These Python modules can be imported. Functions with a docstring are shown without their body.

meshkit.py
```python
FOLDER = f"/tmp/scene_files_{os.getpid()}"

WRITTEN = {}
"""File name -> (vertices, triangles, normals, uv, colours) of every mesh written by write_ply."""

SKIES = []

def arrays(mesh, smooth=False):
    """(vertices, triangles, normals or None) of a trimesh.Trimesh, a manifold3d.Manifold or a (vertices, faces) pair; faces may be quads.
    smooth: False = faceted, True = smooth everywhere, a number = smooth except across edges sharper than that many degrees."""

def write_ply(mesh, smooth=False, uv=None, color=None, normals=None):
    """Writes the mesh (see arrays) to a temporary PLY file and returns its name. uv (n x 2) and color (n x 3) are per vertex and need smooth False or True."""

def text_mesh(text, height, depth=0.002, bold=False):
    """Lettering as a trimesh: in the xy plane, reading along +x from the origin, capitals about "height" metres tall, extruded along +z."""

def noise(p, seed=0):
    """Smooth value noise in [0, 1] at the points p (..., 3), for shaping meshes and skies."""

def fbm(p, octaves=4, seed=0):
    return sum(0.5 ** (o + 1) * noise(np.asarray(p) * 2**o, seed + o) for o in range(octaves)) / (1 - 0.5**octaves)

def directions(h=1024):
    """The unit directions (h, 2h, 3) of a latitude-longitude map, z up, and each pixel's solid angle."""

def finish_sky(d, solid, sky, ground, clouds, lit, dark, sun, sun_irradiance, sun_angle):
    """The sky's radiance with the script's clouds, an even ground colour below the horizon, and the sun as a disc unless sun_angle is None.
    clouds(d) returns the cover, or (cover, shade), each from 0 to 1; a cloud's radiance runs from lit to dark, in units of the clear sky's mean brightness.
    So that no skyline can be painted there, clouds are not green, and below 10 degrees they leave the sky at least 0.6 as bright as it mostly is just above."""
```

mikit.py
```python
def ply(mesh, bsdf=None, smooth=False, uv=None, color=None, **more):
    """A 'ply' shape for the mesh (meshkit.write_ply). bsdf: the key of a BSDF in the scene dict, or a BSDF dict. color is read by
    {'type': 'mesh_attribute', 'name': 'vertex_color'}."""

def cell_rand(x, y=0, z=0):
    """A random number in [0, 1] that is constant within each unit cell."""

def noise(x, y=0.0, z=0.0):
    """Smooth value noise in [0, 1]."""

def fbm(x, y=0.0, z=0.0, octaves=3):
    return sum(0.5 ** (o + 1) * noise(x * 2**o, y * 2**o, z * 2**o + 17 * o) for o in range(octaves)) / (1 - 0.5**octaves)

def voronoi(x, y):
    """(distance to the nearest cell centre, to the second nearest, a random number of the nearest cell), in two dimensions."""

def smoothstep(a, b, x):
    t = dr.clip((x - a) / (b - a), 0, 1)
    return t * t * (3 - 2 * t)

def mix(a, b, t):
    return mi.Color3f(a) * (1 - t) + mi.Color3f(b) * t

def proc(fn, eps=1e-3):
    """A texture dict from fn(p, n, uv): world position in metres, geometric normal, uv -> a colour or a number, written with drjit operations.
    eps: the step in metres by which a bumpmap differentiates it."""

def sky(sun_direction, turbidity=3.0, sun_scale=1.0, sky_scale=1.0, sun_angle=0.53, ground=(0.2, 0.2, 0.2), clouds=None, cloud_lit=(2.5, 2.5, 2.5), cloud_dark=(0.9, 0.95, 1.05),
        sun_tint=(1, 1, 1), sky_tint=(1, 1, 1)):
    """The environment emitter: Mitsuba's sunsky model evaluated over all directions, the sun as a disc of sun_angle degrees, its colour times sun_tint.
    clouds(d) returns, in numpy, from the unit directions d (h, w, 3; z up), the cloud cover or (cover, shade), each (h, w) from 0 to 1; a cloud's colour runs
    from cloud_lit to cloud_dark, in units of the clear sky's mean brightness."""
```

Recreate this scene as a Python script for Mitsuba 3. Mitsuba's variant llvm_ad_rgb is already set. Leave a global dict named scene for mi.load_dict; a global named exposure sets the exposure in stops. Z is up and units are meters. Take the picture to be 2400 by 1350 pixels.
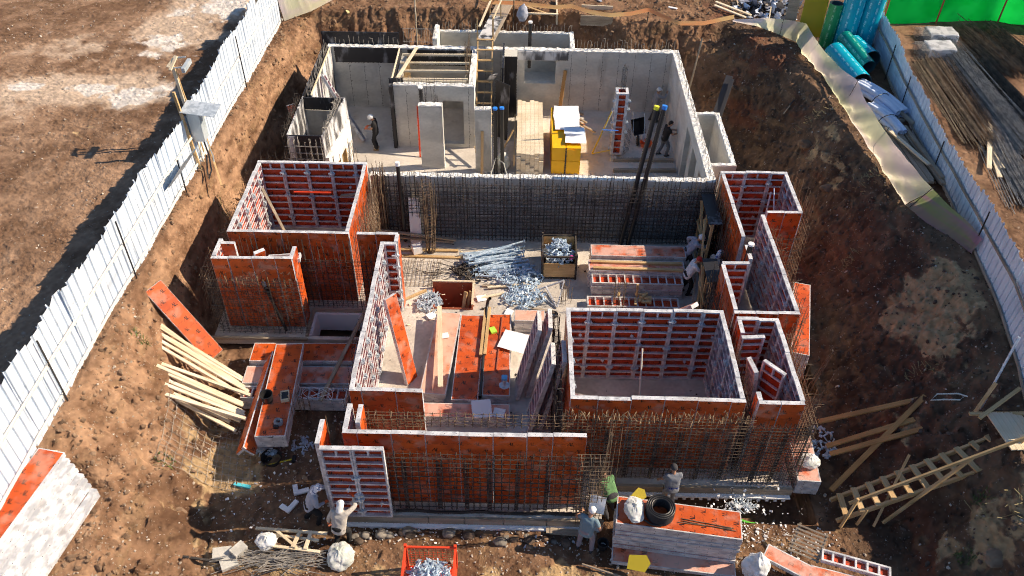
import math, random
import numpy as np
import trimesh, manifold3d as m3
import drjit as dr
import mitsuba as mi
import mikit, meshkit
from mikit import proc, noise, fbm, voronoi, cell_rand, smoothstep, mix

scene, labels = {}, {}
T4 = mi.ScalarTransform4f

# ------------------------------------------------------------------ camera, daylight, exposure
CH, CP, CY, CR = 20.35, math.radians(42.07), math.radians(-0.297), math.radians(0.96)
fw = np.array([math.sin(CY) * math.cos(CP), math.cos(CY) * math.cos(CP), -math.sin(CP)])
rt = np.array([math.cos(CY), -math.sin(CY), 0])
up = np.cross(rt, fw)
up = -rt * math.sin(CR) + up * math.cos(CR)
scene['camera'] = {'type': 'perspective', 'fov': 2 * math.degrees(math.atan(1200 / 1956)), 'fov_axis': 'x', 'near_clip': 0.1, 'far_clip': 500.0,
                   'to_world': T4().look_at(origin=[0, 0, CH], target=[float(fw[0]), float(fw[1]), CH + float(fw[2])], up=[float(x) for x in up])}
scene['sky'] = mikit.sky((1.27, 0.2, 1.0), turbidity=3, sky_scale=.78, sun_tint=(0.97, 0.985, 1.04))
exposure = 2.3

# ------------------------------------------------------------------ helpers
def ply(mesh, bsdf=None, **more):
    return mikit.ply(mesh, None if bsdf is None else 'm_' + bsdf, **more)

def rng(seed):
    return np.random.default_rng(seed)

def rot(rx=0, ry=0, rz=0):
    cx, sx, cy, sy, cz, sz = (f(math.radians(a)) for a in (rx, ry, rz) for f in (math.cos, math.sin))
    X = np.array([[1, 0, 0], [0, cx, -sx], [0, sx, cx]])
    Y = np.array([[cy, 0, sy], [0, 1, 0], [-sy, 0, cy]])
    Z = np.array([[cz, -sz, 0], [sz, cz, 0], [0, 0, 1]])
    return Z @ Y @ X

def mat(R=None, t=(0, 0, 0)):
    M = np.eye(4)
    if R is not None:
        M[:3, :3] = R
    M[:3, 3] = t
    return M

def frame_to(p, q, roll=0.0, upv=(0, 0, 1)):
    """4x4: local x runs from p to q, local z is as near to upv as can be, then rolled about x."""
    p, q = np.asarray(p, float), np.asarray(q, float)
    x = (q - p) / np.linalg.norm(q - p)
    u = np.asarray(upv, float)
    if abs(x @ u) > 0.99 * np.linalg.norm(u):
        u = np.array([0, 1.0, 0])
    y = np.cross(u, x); y /= np.linalg.norm(y)
    z = np.cross(x, y)
    R = np.stack([x, y, z], 1) @ rot(roll)
    return mat(R, p)

BF = np.array([[0, 1, 3, 2], [4, 6, 7, 5], [0, 4, 5, 1], [2, 3, 7, 6], [0, 2, 6, 4], [1, 5, 7, 3]])

class MB:
    """Collects boxes, tubes and meshes into one mesh; every box face keeps its own vertices and a uv in metres."""
    def __init__(self):
        self.v, self.f, self.uv, self.n = [], [], [], 0

    def raw(self, v, f, uv=None, M=None):
        v = np.asarray(v, float)
        if M is not None:
            v = v @ M[:3, :3].T + M[:3, 3]
        self.v.append(v); self.f.append(np.asarray(f, int) + self.n)
        self.uv.append(np.full((len(v), 2), -9.0) if uv is None else uv)
        self.n += len(v)
        return self

    def box(self, lo, hi, M=None, uvo=(0, 0), taper=None):
        lo, hi = np.asarray(lo, float), np.asarray(hi, float)
        c = np.array([[x, y, z] for x in (lo[0], hi[0]) for y in (lo[1], hi[1]) for z in (lo[2], hi[2])])
        if taper is not None:
            c[4:, 1:] *= taper
        quads = c[BF]                       # 6,4,3
        v = quads.reshape(-1, 3)
        uv = np.zeros((6, 4, 2))
        for k in range(6):
            a, b = ((1, 2), (0, 2), (0, 1))[(0, 0, 1, 1, 2, 2)[k]]
            uv[k] = quads[k][:, (a, b)]
        f = np.concatenate([[[4 * k, 4 * k + 1, 4 * k + 2], [4 * k, 4 * k + 2, 4 * k + 3]] for k in range(6)])
        return self.raw(v, f, uv.reshape(-1, 2) + np.asarray(uvo), M)

    def beam(self, p, q, w, h, roll=0.0, upv=(0, 0, 1)):
        """square-cut bar from p to q: w across, h deep."""
        L = float(np.linalg.norm(np.asarray(q, float) - np.asarray(p, float)))
        return self.box((0, -w / 2, -h / 2), (L, w / 2, h / 2), frame_to(p, q, roll, upv))

    def tube(self, p, q, r, n=4, cap=False, r2=None):
        p, q = np.asarray(p, float), np.asarray(q, float)
        M = frame_to(p, q)
        L = np.linalg.norm(q - p)
        a = np.arange(n) * 2 * math.pi / n
        r2 = r if r2 is None else r2
        v = np.concatenate([np.stack([a * 0, r * np.cos(a), r * np.sin(a)], 1), np.stack([a * 0 + L, r2 * np.cos(a), r2 * np.sin(a)], 1)])
        i = np.arange(n); j = (i + 1) % n
        f = np.concatenate([np.stack([i, j, j + n], 1), np.stack([i, j + n, i + n], 1)])
        uv = np.concatenate([np.stack([a * 0, a * r], 1), np.stack([a * 0 + L, a * r], 1)])
        if cap:
            v = np.vstack([v, [[0, 0, 0], [L, 0, 0]]])
            f = np.vstack([f, np.stack([j, i, i * 0 + 2 * n], 1), np.stack([i + n, j + n, i * 0 + 2 * n + 1], 1)])
            uv = np.vstack([uv, [[0, 0], [L, 0]]])
        return self.raw(v, f, uv, M)

    def path(self, pts, r, n=6):
        """a bent tube through pts (parallel-transported rings)."""
        P = np.asarray(pts, float)
        t = np.gradient(P, axis=0); t /= np.linalg.norm(t, axis=1, keepdims=True) + 1e-12
        a = np.cross(t[0], [0, 0, 1.0] if abs(t[0][2]) < .9 else [1.0, 0, 0]); a /= np.linalg.norm(a)
        rings, ang = [], np.arange(n) * 2 * math.pi / n
        rr = np.broadcast_to(r, (len(P),))
        L = np.concatenate([[0], np.cumsum(np.linalg.norm(np.diff(P, axis=0), axis=1))])
        uv = []
        for k in range(len(P)):
            a = a - t[k] * (a @ t[k]); a /= np.linalg.norm(a) + 1e-12
            b = np.cross(t[k], a)
            rings.append(P[k] + rr[k] * (np.cos(ang)[:, None] * a + np.sin(ang)[:, None] * b))
            uv.append(np.stack([ang * 0 + L[k], ang * rr[k]], 1))
        i, j = np.meshgrid(np.arange(len(P) - 1), np.arange(n), indexing='ij')
        q = np.stack([i * n + j, i * n + (j + 1) % n, (i + 1) * n + (j + 1) % n, (i + 1) * n + j], -1).reshape(-1, 4)
        return self.raw(np.concatenate(rings), np.vstack([q[:, [0, 1, 2]], q[:, [0, 2, 3]]]), np.concatenate(uv))

    def mesh(self, m, M=None):
        return self.raw(m.vertices, m.faces, None, M)

    def tri(self):
        return trimesh.Trimesh(np.concatenate(self.v), np.concatenate(self.f), process=False)

    def dict(self, bsdf, smooth=False):
        m = self.tri()
        if smooth not in (False, True):
            return ply(m, bsdf, smooth=smooth)
        return ply(m, bsdf, smooth=smooth, uv=np.concatenate(self.uv))

def numbered(name, parent=None):
    base = name if parent is None else parent + '__' + name
    key, k = base, 0
    while key in taken:
        k += 1
        key = '%s_%03d' % (base, k)
    taken.add(key)
    return key
taken = set()

def tag(key, label=None, cat=None, group=None, kind=None):
    d = labels.setdefault(key, {})
    for a, b in (('label', label), ('category', cat), ('group', group), ('kind', kind)):
        if b:
            d[a] = b
    return key

def thing(name, label, cat, group=None):
    return tag(numbered(name), label, cat, group)

def put(name, what, bsdf=None, parent=None, M=None, smooth=False):
    """One entry of the scene: what is an MB, a trimesh or a ready shape dict."""
    key = numbered(name, parent)
    if isinstance(what, MB):
        what = what.dict(bsdf, smooth)
    elif not isinstance(what, dict):
        what = ply(what, bsdf, smooth=smooth)
    if bsdf is not None and what.get('bsdf', {}).get('id') != 'm_' + bsdf:
        what = {**what, 'bsdf': {'type': 'ref', 'id': 'm_' + bsdf}}
    if M is not None:
        what = {**what, 'to_world': T4(np.asarray(M, float))}
    scene[key] = what
    return key

def solo(name, what, bsdf, label, cat, group=None, M=None, smooth=False, kind=None):
    return tag(put(name, what, bsdf, None, M, smooth), label, cat, group, kind)

def struct(name, what, bsdf, smooth=False, M=None):
    return tag(put(name, what, bsdf, None, M, smooth), kind='structure')

ORD = ['topmost', 'second from the top', 'third from the top', 'fourth from the top', 'fifth from the top', 'sixth from the top', 'seventh from the top', 'eighth from the top', 'ninth from the top', 'tenth from the top']

NTH = ['first', 'second', 'third', 'fourth', 'fifth', 'sixth', 'seventh', 'eighth', 'ninth', 'tenth', 'eleventh', 'twelfth', 'thirteenth', 'fourteenth']

# ------------------------------------------------------------------ materials
def mat_def(key, color, rough=0.6, metallic=0.0, bump=None, bscale=1.0, spec=0.4, clearcoat=0.0):
    c = color if isinstance(color, dict) else {'type': 'rgb', 'value': list(color)}
    b = {'type': 'principled', 'base_color': c, 'roughness': rough, 'metallic': metallic, 'specular': spec}
    if clearcoat:
        b['clearcoat'] = clearcoat
    if bump is not None:
        b = {'type': 'bumpmap', 'arbitrary': bump, 'scale': bscale, 'bsdf': b}
    scene['m_' + key] = {'type': 'twosided', 'bsdf': b}

def tone(a, b, fx=1.0, fy=None, fz=None, lo=.3, hi=.7, oct=3):
    fy = fx if fy is None else fy; fz = fx if fz is None else fz
    return proc(lambda p, n, uv: mix(a, b, smoothstep(lo, hi, fbm(p.x * fx, p.y * fy, p.z * fz, oct))))

def seg(x, y, ax, ay, bx, by):
    dx, dy = bx - ax, by - ay
    t = dr.clip(((x - ax) * dx + (y - ay) * dy) / (dx * dx + dy * dy), 0, 1)
    return dr.sqrt(dr.square(x - ax - t * dx) + dr.square(y - ay - t * dy))

# 3x5 letters of the small line of print between the marks
GLYPH = {'A': '010101111101101', 'L': '100100100100111', 'U': '101101101101111', 'M': '101111111101101', 'I': '111010010010111', 'G': '111100101101111', 'H': '101101111101101', 'T': '111010010010010'}
WORD = 'ALUMLIGHT'
BITS = np.zeros((5, 4 * len(WORD)), np.float32)
for k, ch in enumerate(WORD):
    for r in range(5):
        for c in range(3):
            BITS[r, 4 * k + c] = float(GLYPH[ch][3 * r + c])
_bits = BITS.ravel()

def marks(uv, per=0.45, row=0.285):
    """Dark print of the plywood film: the two-letter mark staggered from row to row, with a thin line of letters between."""
    x, y = uv.x, uv.y
    r = dr.floor(y / row)
    ly = (y - (r + .5) * row) / 1.15
    xx = x + dr.select((mi.Int32(r) & 1) == 0, 0.0, per / 2) + .1
    c = dr.floor(xx / per)
    lx0 = xx - (c + .5) * per
    lx = lx0 / 1.15
    d = dr.minimum(dr.minimum(seg(lx, ly, -.085, -.05, -.022, .05) - .005, seg(lx, ly, -.022, .05, -.008, -.05) - .012),
                   dr.minimum(seg(lx, ly, .028, .05, .016, -.05) - .010, seg(lx, ly, .016, -.05, .075, -.05) - .008))
    big = smoothstep(.004, -.002, d)
    tx = dr.select(lx0 > 0, lx0 - per / 2, lx0 + per / 2)
    col = mi.Int32(dr.floor((tx + .09) / .18 * 36)); line = mi.Int32(dr.floor((.012 - ly) / .028 * 5))
    ok = (col >= 0) & (col < 36) & (line >= 0) & (line < 5)
    small = dr.select(ok, dr.gather(mi.Float, mi.Float(_bits), mi.UInt32(dr.clip(line * 36 + col, 0, 179))), 0.0)
    return dr.maximum(big, small * .65)

def ply_face(base, dark, dusty, amount):
    def f(p, n, uv):
        w = fbm(p.x * 2.1, p.y * 2.1, p.z * 2.1, 3)
        c = mix(base, dark, smoothstep(.35, .75, w))
        c = mix(c, (.035, .012, .008), marks(uv) * (1 - .55 * smoothstep(.45, .7, fbm(p.x * 5 + 9, p.y * 5, p.z * 5, 2))))
        s = smoothstep(.62 - amount, .85 - .5 * amount, fbm(p.x * 3.3 + 5, p.y * 3.3, p.z * 3.3 + 3, 4))
        return mix(c, dusty, s * dr.minimum(1.0, .35 + amount))
    return proc(f)

mat_def('orange_film', ply_face((.56, .092, .014), (.40, .060, .012), (.50, .31, .24), .14), .42)
mat_def('orange_dusty', ply_face((.60, .13, .045), (.52, .10, .035), (.66, .46, .39), .40), .6)
mat_def('orange_inner', ply_face((.52, .062, .016), (.40, .043, .012), (.52, .32, .28), .06), .5)
mat_def('orange_pale', ply_face((.62, .20, .09), (.60, .16, .06), (.70, .47, .37), .50), .6)

def alu(lo, hi):
    def f(p, n, uv):
        c = mix(lo, hi, smoothstep(.3, .65, fbm(p.x * 6, p.y * 6, p.z * 6, 3)))
        g = smoothstep(.62, .8, fbm(p.x * 2.5 + 3, p.y * 2.5, p.z * 9, 3))
        c = mix(c, (.34, .31, .29), g * .6)
        dx = uv.x - (dr.floor(uv.x / .3) + .5) * .3
        hole = (dr.square(dx) + dr.square(uv.y) < .012 * .012) & (uv.x > -5)
        return dr.select(hole, mi.Color3f(.03, .03, .035), c)
    return proc(f)

mat_def('alu_frame', alu((.40, .41, .44), (.62, .63, .66)), .5, spec=.5)
mat_def('alu_old', alu((.44, .42, .42), (.62, .60, .59)), .55, spec=.5)
mat_def('galvanised', tone((.42, .49, .56), (.66, .73, .80), 9), .42, metallic=.35)
mat_def('galvanised_blue', tone((.36, .48, .60), (.60, .72, .84), 9), .42, metallic=.25)
mat_def('rust_bar', tone((.075, .055, .04), (.24, .17, .11), 5), .75)
mat_def('dark_bar', tone((.028, .025, .024), (.085, .07, .058), 5), .7)
mat_def('grey_bar', tone((.20, .19, .18), (.40, .37, .33), 5), .6)

def wood(a, b, k=1.0):
    def f(p, n, uv):
        g = fbm(uv.x * 1.2 + p.z * .7 + cell_rand(p.x * .7, p.y * .7) * 0, uv.y * 60 * k, 3.0 + p.z * 2, 3)
        w = fbm(p.x * 1.7, p.y * 1.7, p.z * 3, 2)
        return mix(a, b, dr.clip(.55 * smoothstep(.3, .7, g) + .6 * smoothstep(.35, .75, w), 0, 1))
    return proc(f)
mat_def('wood_new', wood((.60, .42, .22), (.44, .28, .12)), .65)
mat_def('wood_pale', wood((.76, .66, .50), (.62, .50, .33)), .65)
mat_def('wood_cream', wood((.80, .72, .58), (.62, .51, .36)), .65)
mat_def('wood_warm', wood((.50, .28, .10), (.34, .18, .06)), .65)
mat_def('wood_grey', wood((.40, .33, .25), (.24, .19, .14)), .75)
mat_def('black_ply', proc(lambda p, n, uv: mix((.018, .018, .022), (.30, .30, .32), .75 * smoothstep(.58, .80, fbm(p.x * 3.2, p.y * 3.2, p.z * 1.1, 4)))), .5)
mat_def('streaked_ply', proc(lambda p, n, uv: mix((.07, .07, .075), (.60, .60, .61), smoothstep(.36, .6, fbm(p.x * 4.0, p.y * 4.0, p.z * .9, 4)))), .6)

def conc(lo, hi, stain, joints=False):
    def f(p, n, uv):
        w = fbm(p.x * .9, p.y * .9, p.z * 1.6, 4)
        c = mix(lo, hi, smoothstep(.3, .7, w))
        d = fbm(p.x * 14, p.y * 14, p.z * 14, 2)
        c = c * (.88 + .24 * d)
        c = mix(c, stain, .55 * smoothstep(.56, .8, fbm(p.x * 2.3 + 7, p.y * 2.3, p.z * .55, 4)))
        return c
    return proc(f)
mat_def('concrete_wall', conc((.44, .43, .395), (.57, .555, .51), (.28, .265, .24)), .85)
mat_def('concrete_shaded', conc((.27, .275, .285), (.38, .385, .39), (.17, .17, .175)), .85)  # darker wall concrete: shade of the lower cross wall put into its colour
mat_def('concrete_floor', conc((.48, .44, .39), (.62, .575, .52), (.33, .29, .25)), .85)
mat_def('concrete_fresh', proc(lambda p, n, uv: mix((.62, .61, .58), (.84, .84, .82), smoothstep(.3, .65, fbm(p.x * 9, p.y * 9, p.z * 9, 3)))), .9,
        bump=proc(lambda p, n, uv: fbm(p.x * 22, p.y * 22, p.z * 22, 3), 4e-3), bscale=.05)
for key, c, r in (('foam_white', (.82, .82, .83), .8), ('paper_white', (.86, .86, .88), .8), ('plastic_black', (.022, .022, .024), .35), ('rubber_black', (.02, .02, .02), .55), ('plastic_blue', (.03, .22, .75), .4),
                  ('plastic_yellow', (.85, .80, .05), .4), ('cap_white', (.85, .85, .85), .4), ('yellow_film', (.86, .46, .006), .45), ('yellow_sheet', (.42, .33, .02), .55), ('red_paint', (.75, .07, .025), .4),
                  ('orange_plastic', (.80, .16, .05), .45), ('red_wood', (.36, .10, .05), .6), ('green_plastic', (.12, .55, .06), .5), ('lime_plastic', (.45, .75, .08), .5), ('sky_blue', (.16, .50, .85), .45), ('tool_yellow', (.75, .55, .04), .5),
                  ('pink_plastic', (.85, .10, .45), .5), ('cyan_plastic', (.10, .55, .65), .4), ('tube_white', (.70, .78, .92), .45), ('dark_hole', (.03, .022, .018), .9), ('red_brown', (.30, .045, .025), .6),
                  ('cloth_black', (.018, .018, .02), .9), ('cloth_dark', (.05, .05, .058), .9), ('cloth_grey', (.28, .29, .31), .9), ('cloth_jeans', (.14, .15, .17), .9), ('cloth_pale', (.46, .43, .39), .9), ('cloth_white', (.68, .69, .71), .85),
                  ('cloth_green', (.12, .25, .11), .9), ('cloth_teal', (.17, .25, .30), .9), ('cloth_lilac', (.34, .36, .43), .9), ('cloth_red', (.50, .04, .03), .85), ('skin', (.42, .23, .15), .55), ('hair_dark', (.02, .015, .012), .6), ('boot', (.30, .20, .11), .7),
                  ('shoe_dark', (.04, .04, .045), .6), ('blue_line', (.05, .18, .6), .6), ('glass_fibre', (.55, .55, .50), .7)):
    mat_def(key, c, r)
# ------------------------------------------------------------------ ground: pit, banks and the plain round it
FOOT = np.array([(-9.2, 37.0, -.3), (-10.3, 33, -.35), (-10.6, 29, -.35), (-10.8, 25.5, -.35), (-10.9, 22, -.35), (-10.4, 19.6, -.35), (-9.3, 17, -.3), (-8.5, 13.3, -.25), (-7.8, 10, -.2), (-7.5, 4, -.2), (-7.5, -6, -.2),
                 (10.5, -6, -.2), (10.2, 4, -.2), (10.4, 10.5, -.3), (10.8, 13.0, -.35), (9.8, 15.2, -.35), (10.0, 17.4, -.35), (10.5, 20.4, -.35), (10.9, 24, -.35), (10.6, 28, -.3), (9.6, 33, -.2), (8.4, 36.2, .3), (6.5, 36.9, .5), (2.9, 37.0, .6), (2.8, 38.35, 1.2), (-4.3, 38.2, 1.2), (-4.6, 37.0, .5)])
CREST = np.array([(-10.6, 39.3, 2.95), (-11.1, 37.0, 2.85), (-11.45, 31, 2.8), (-11.65, 26, 2.8), (-11.9, 19, 2.75), (-12.05, 14.7, 2.7), (-12.1, 10, 2.5), (-12.2, 4, 2.3), (-12.3, -6, 2.2),
                  (14.5, -6, 2.2), (14.1, 4, 2.2), (13.5, 10.5, 2.3), (13.4, 12.5, 2.35), (13.6, 14.5, 2.45), (14.1, 16.5, 2.6), (14.4, 18.5, 2.7), (14.35, 21.3, 2.75), (13.75, 24.2, 2.75), (13.45, 27.2, 2.75), (13.05, 29, 2.75), (12.9, 32, 2.75), (12.2, 35.2, 2.85), (9.9, 38.6, 3.0), (7.5, 38.5, 3.05),
                  (5.0, 38.4, 3.05), (2.4, 39.3, 3.05), (-1, 39.6, 3.1), (-4.5, 39.6, 3.1), (-7.5, 39.4, 3.05)])

def poly_near(P, Q):
    """Distance to the closed polyline Q, and its z at the nearest point, for points P (n, 2)."""
    best, z = np.full(len(P), 1e9), np.zeros(len(P))
    for a, b in zip(Q, np.roll(Q, -1, 0)):
        d = b[:2] - a[:2]
        t = np.clip(((P - a[:2]) @ d) / (d @ d), 0, 1)
        dist = np.linalg.norm(P - a[:2] - t[:, None] * d, axis=1)
        hit = dist < best
        best, z = np.where(hit, dist, best), np.where(hit, a[2] + t * (b[2] - a[2]), z)
    return best, z

def inside(P, Q):
    c = np.zeros(len(P), bool)
    for a, b in zip(Q, np.roll(Q, -1, 0)):
        hit = (a[1] > P[:, 1]) != (b[1] > P[:, 1])
        with np.errstate(divide='ignore', invalid='ignore'):
            x = a[0] + (P[:, 1] - a[1]) * (b[0] - a[0]) / (b[1] - a[1])
        c ^= hit & (P[:, 0] < x)
    return c

FOOTPRINTS = [(-4.75, 13.25, 8.6, 25.2), (-10.0, 19.95, -4.75, 25.2), (-9.3, 25.2, 8.2, 36.4), (-4.1, 36.0, 2.4, 37.9), (6.0, 18.0, 9.9, 25.9)]

def ground_z(x, y, rough=True):
    x, y = np.broadcast_arrays(np.asarray(x, float), np.asarray(y, float))
    P = np.stack([x.ravel(), y.ravel()], 1)
    df, zf = poly_near(P, FOOT); dc, zc = poly_near(P, CREST)
    inf, inc = inside(P, FOOT), inside(P, CREST)
    t = df / (df + dc + 1e-9)
    wob = meshkit.fbm(np.stack([P[:, 0] * .55, P[:, 1] * .55, P[:, 0] * 0], 1), 3, 5) - .5
    t = np.clip(t + .38 * wob * (t * (1 - t)) * 4 * .6, 0, 1)
    prof = np.where(t < .5, .5 * (2 * t) ** 1.12, 1 - .5 * (2 - 2 * t) ** 1.25)
    z = np.where(inf, zf, np.where(inc, zf + (zc - zf) * prof, zc + .012 * np.minimum(dc, 30) * 0))
    P3 = np.stack([P[:, 0], P[:, 1], z], 1)
    z = z + .10 * (meshkit.fbm(P3 * .35, 3, 2) - .5) * np.where(inf, .5, 1.6)
    if rough:
        bank = np.where(inf, .35, np.where(inc, 1.0, .28))
        q = np.stack([P[:, 0] * 1.0, P[:, 1] * 1.0, z * .5], 1)
        z = z + bank * (.42 * (meshkit.fbm(q * 1.3, 3, 8) - .5) + .26 * (meshkit.fbm(q * 4.2, 4, 9) - .5))
        left, right, far = P[:, 0] < -9, P[:, 0] > 8.6, P[:, 1] > 36.6
        across = np.where(far & ~left & ~right, P[:, 0], P[:, 1]); down = np.where(far & ~left & ~right, P[:, 1], P[:, 0])
        rill = 1 - np.abs(2 * meshkit.noise(np.stack([across * 2.1 + .6 * meshkit.noise(q * .9, 3), down * .45, z * .35], 1), 17) - 1)
        rill2 = 1 - np.abs(2 * meshkit.noise(np.stack([across * 5.2, down * 1.3, z * 1.0], 1), 19) - 1)
        z = z - np.where(inf | ~inc, 0, 1) * (t * (1 - t) * 4) ** .5 * (.20 * (rill ** 3 - .25) + .10 * (rill2 ** 2 - .33))
        crack = 1 - np.abs(2 * meshkit.fbm(q * 2.6, 4, 23) - 1)
        z = z - np.where(inf, .05, np.where(inc, .14, .035)) * (crack ** 6)
        clod = np.maximum(0, meshkit.noise(q * 7.5, 31) - .58) * np.where(inf, .12, np.where(inc, .35, .12))
        z = z + clod
    # loosened spoil along the front of the slab
    z = z - .14 * np.exp(-((P[:, 1] - 12.7) / .45) ** 2) * ((P[:, 0] > -5.2) & (P[:, 0] < 2.6))
    # the plain beyond the left hoarding lies higher than the strip inside it
    rise = np.clip(.50 + .025 * (P[:, 1] - 25), .25, .85)
    z = z + rise * np.clip((-12.25 - P[:, 0]) / .7, 0, 1) ** 1.3 * (P[:, 0] < -11.5)
    # bench dug into the slope for the stack of panels at the lower left
    xl = -12.08 + .18 * (P[:, 1] - 9.45)
    cut = 1.40 + np.maximum(0, xl - P[:, 0]) * 1.5 + np.maximum(0, P[:, 1] - 12.75) * 2.5 + np.maximum(0, 8.6 - P[:, 1]) * 2
    z = np.where((P[:, 0] < -10.2) & (P[:, 0] > -12.6), np.minimum(z, cut), z)
    for x0, y0, x1, y1 in FOOTPRINTS:
        z = np.where((P[:, 0] > x0) & (P[:, 0] < x1) & (P[:, 1] > y0) & (P[:, 1] < y1), np.minimum(z, -1.1), z)
    return z.reshape(x.shape)

def gz(x, y):
    return float(ground_z(x, y))

def axis(lo, a, b, hi, fine, n):
    g = (np.linspace(0, 1, n + 1)[1:]) ** 2.2
    return np.concatenate([(a - (a - lo) * g)[::-1], np.arange(a, b, fine), b + (hi - b) * np.concatenate([[0], g])])

gx, gy = axis(-160, -17.5, 17.0, 160, .075, 26), axis(-60, 10.2, 41.5, 190, .075, 26)
GX, GY = np.meshgrid(gx, gy, indexing='ij')
GZ = ground_z(GX, GY)
gi = np.arange(GX.size).reshape(GX.shape)
quad = np.stack([gi[:-1, :-1], gi[1:, :-1], gi[1:, 1:], gi[:-1, 1:]], -1).reshape(-1, 4)

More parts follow.
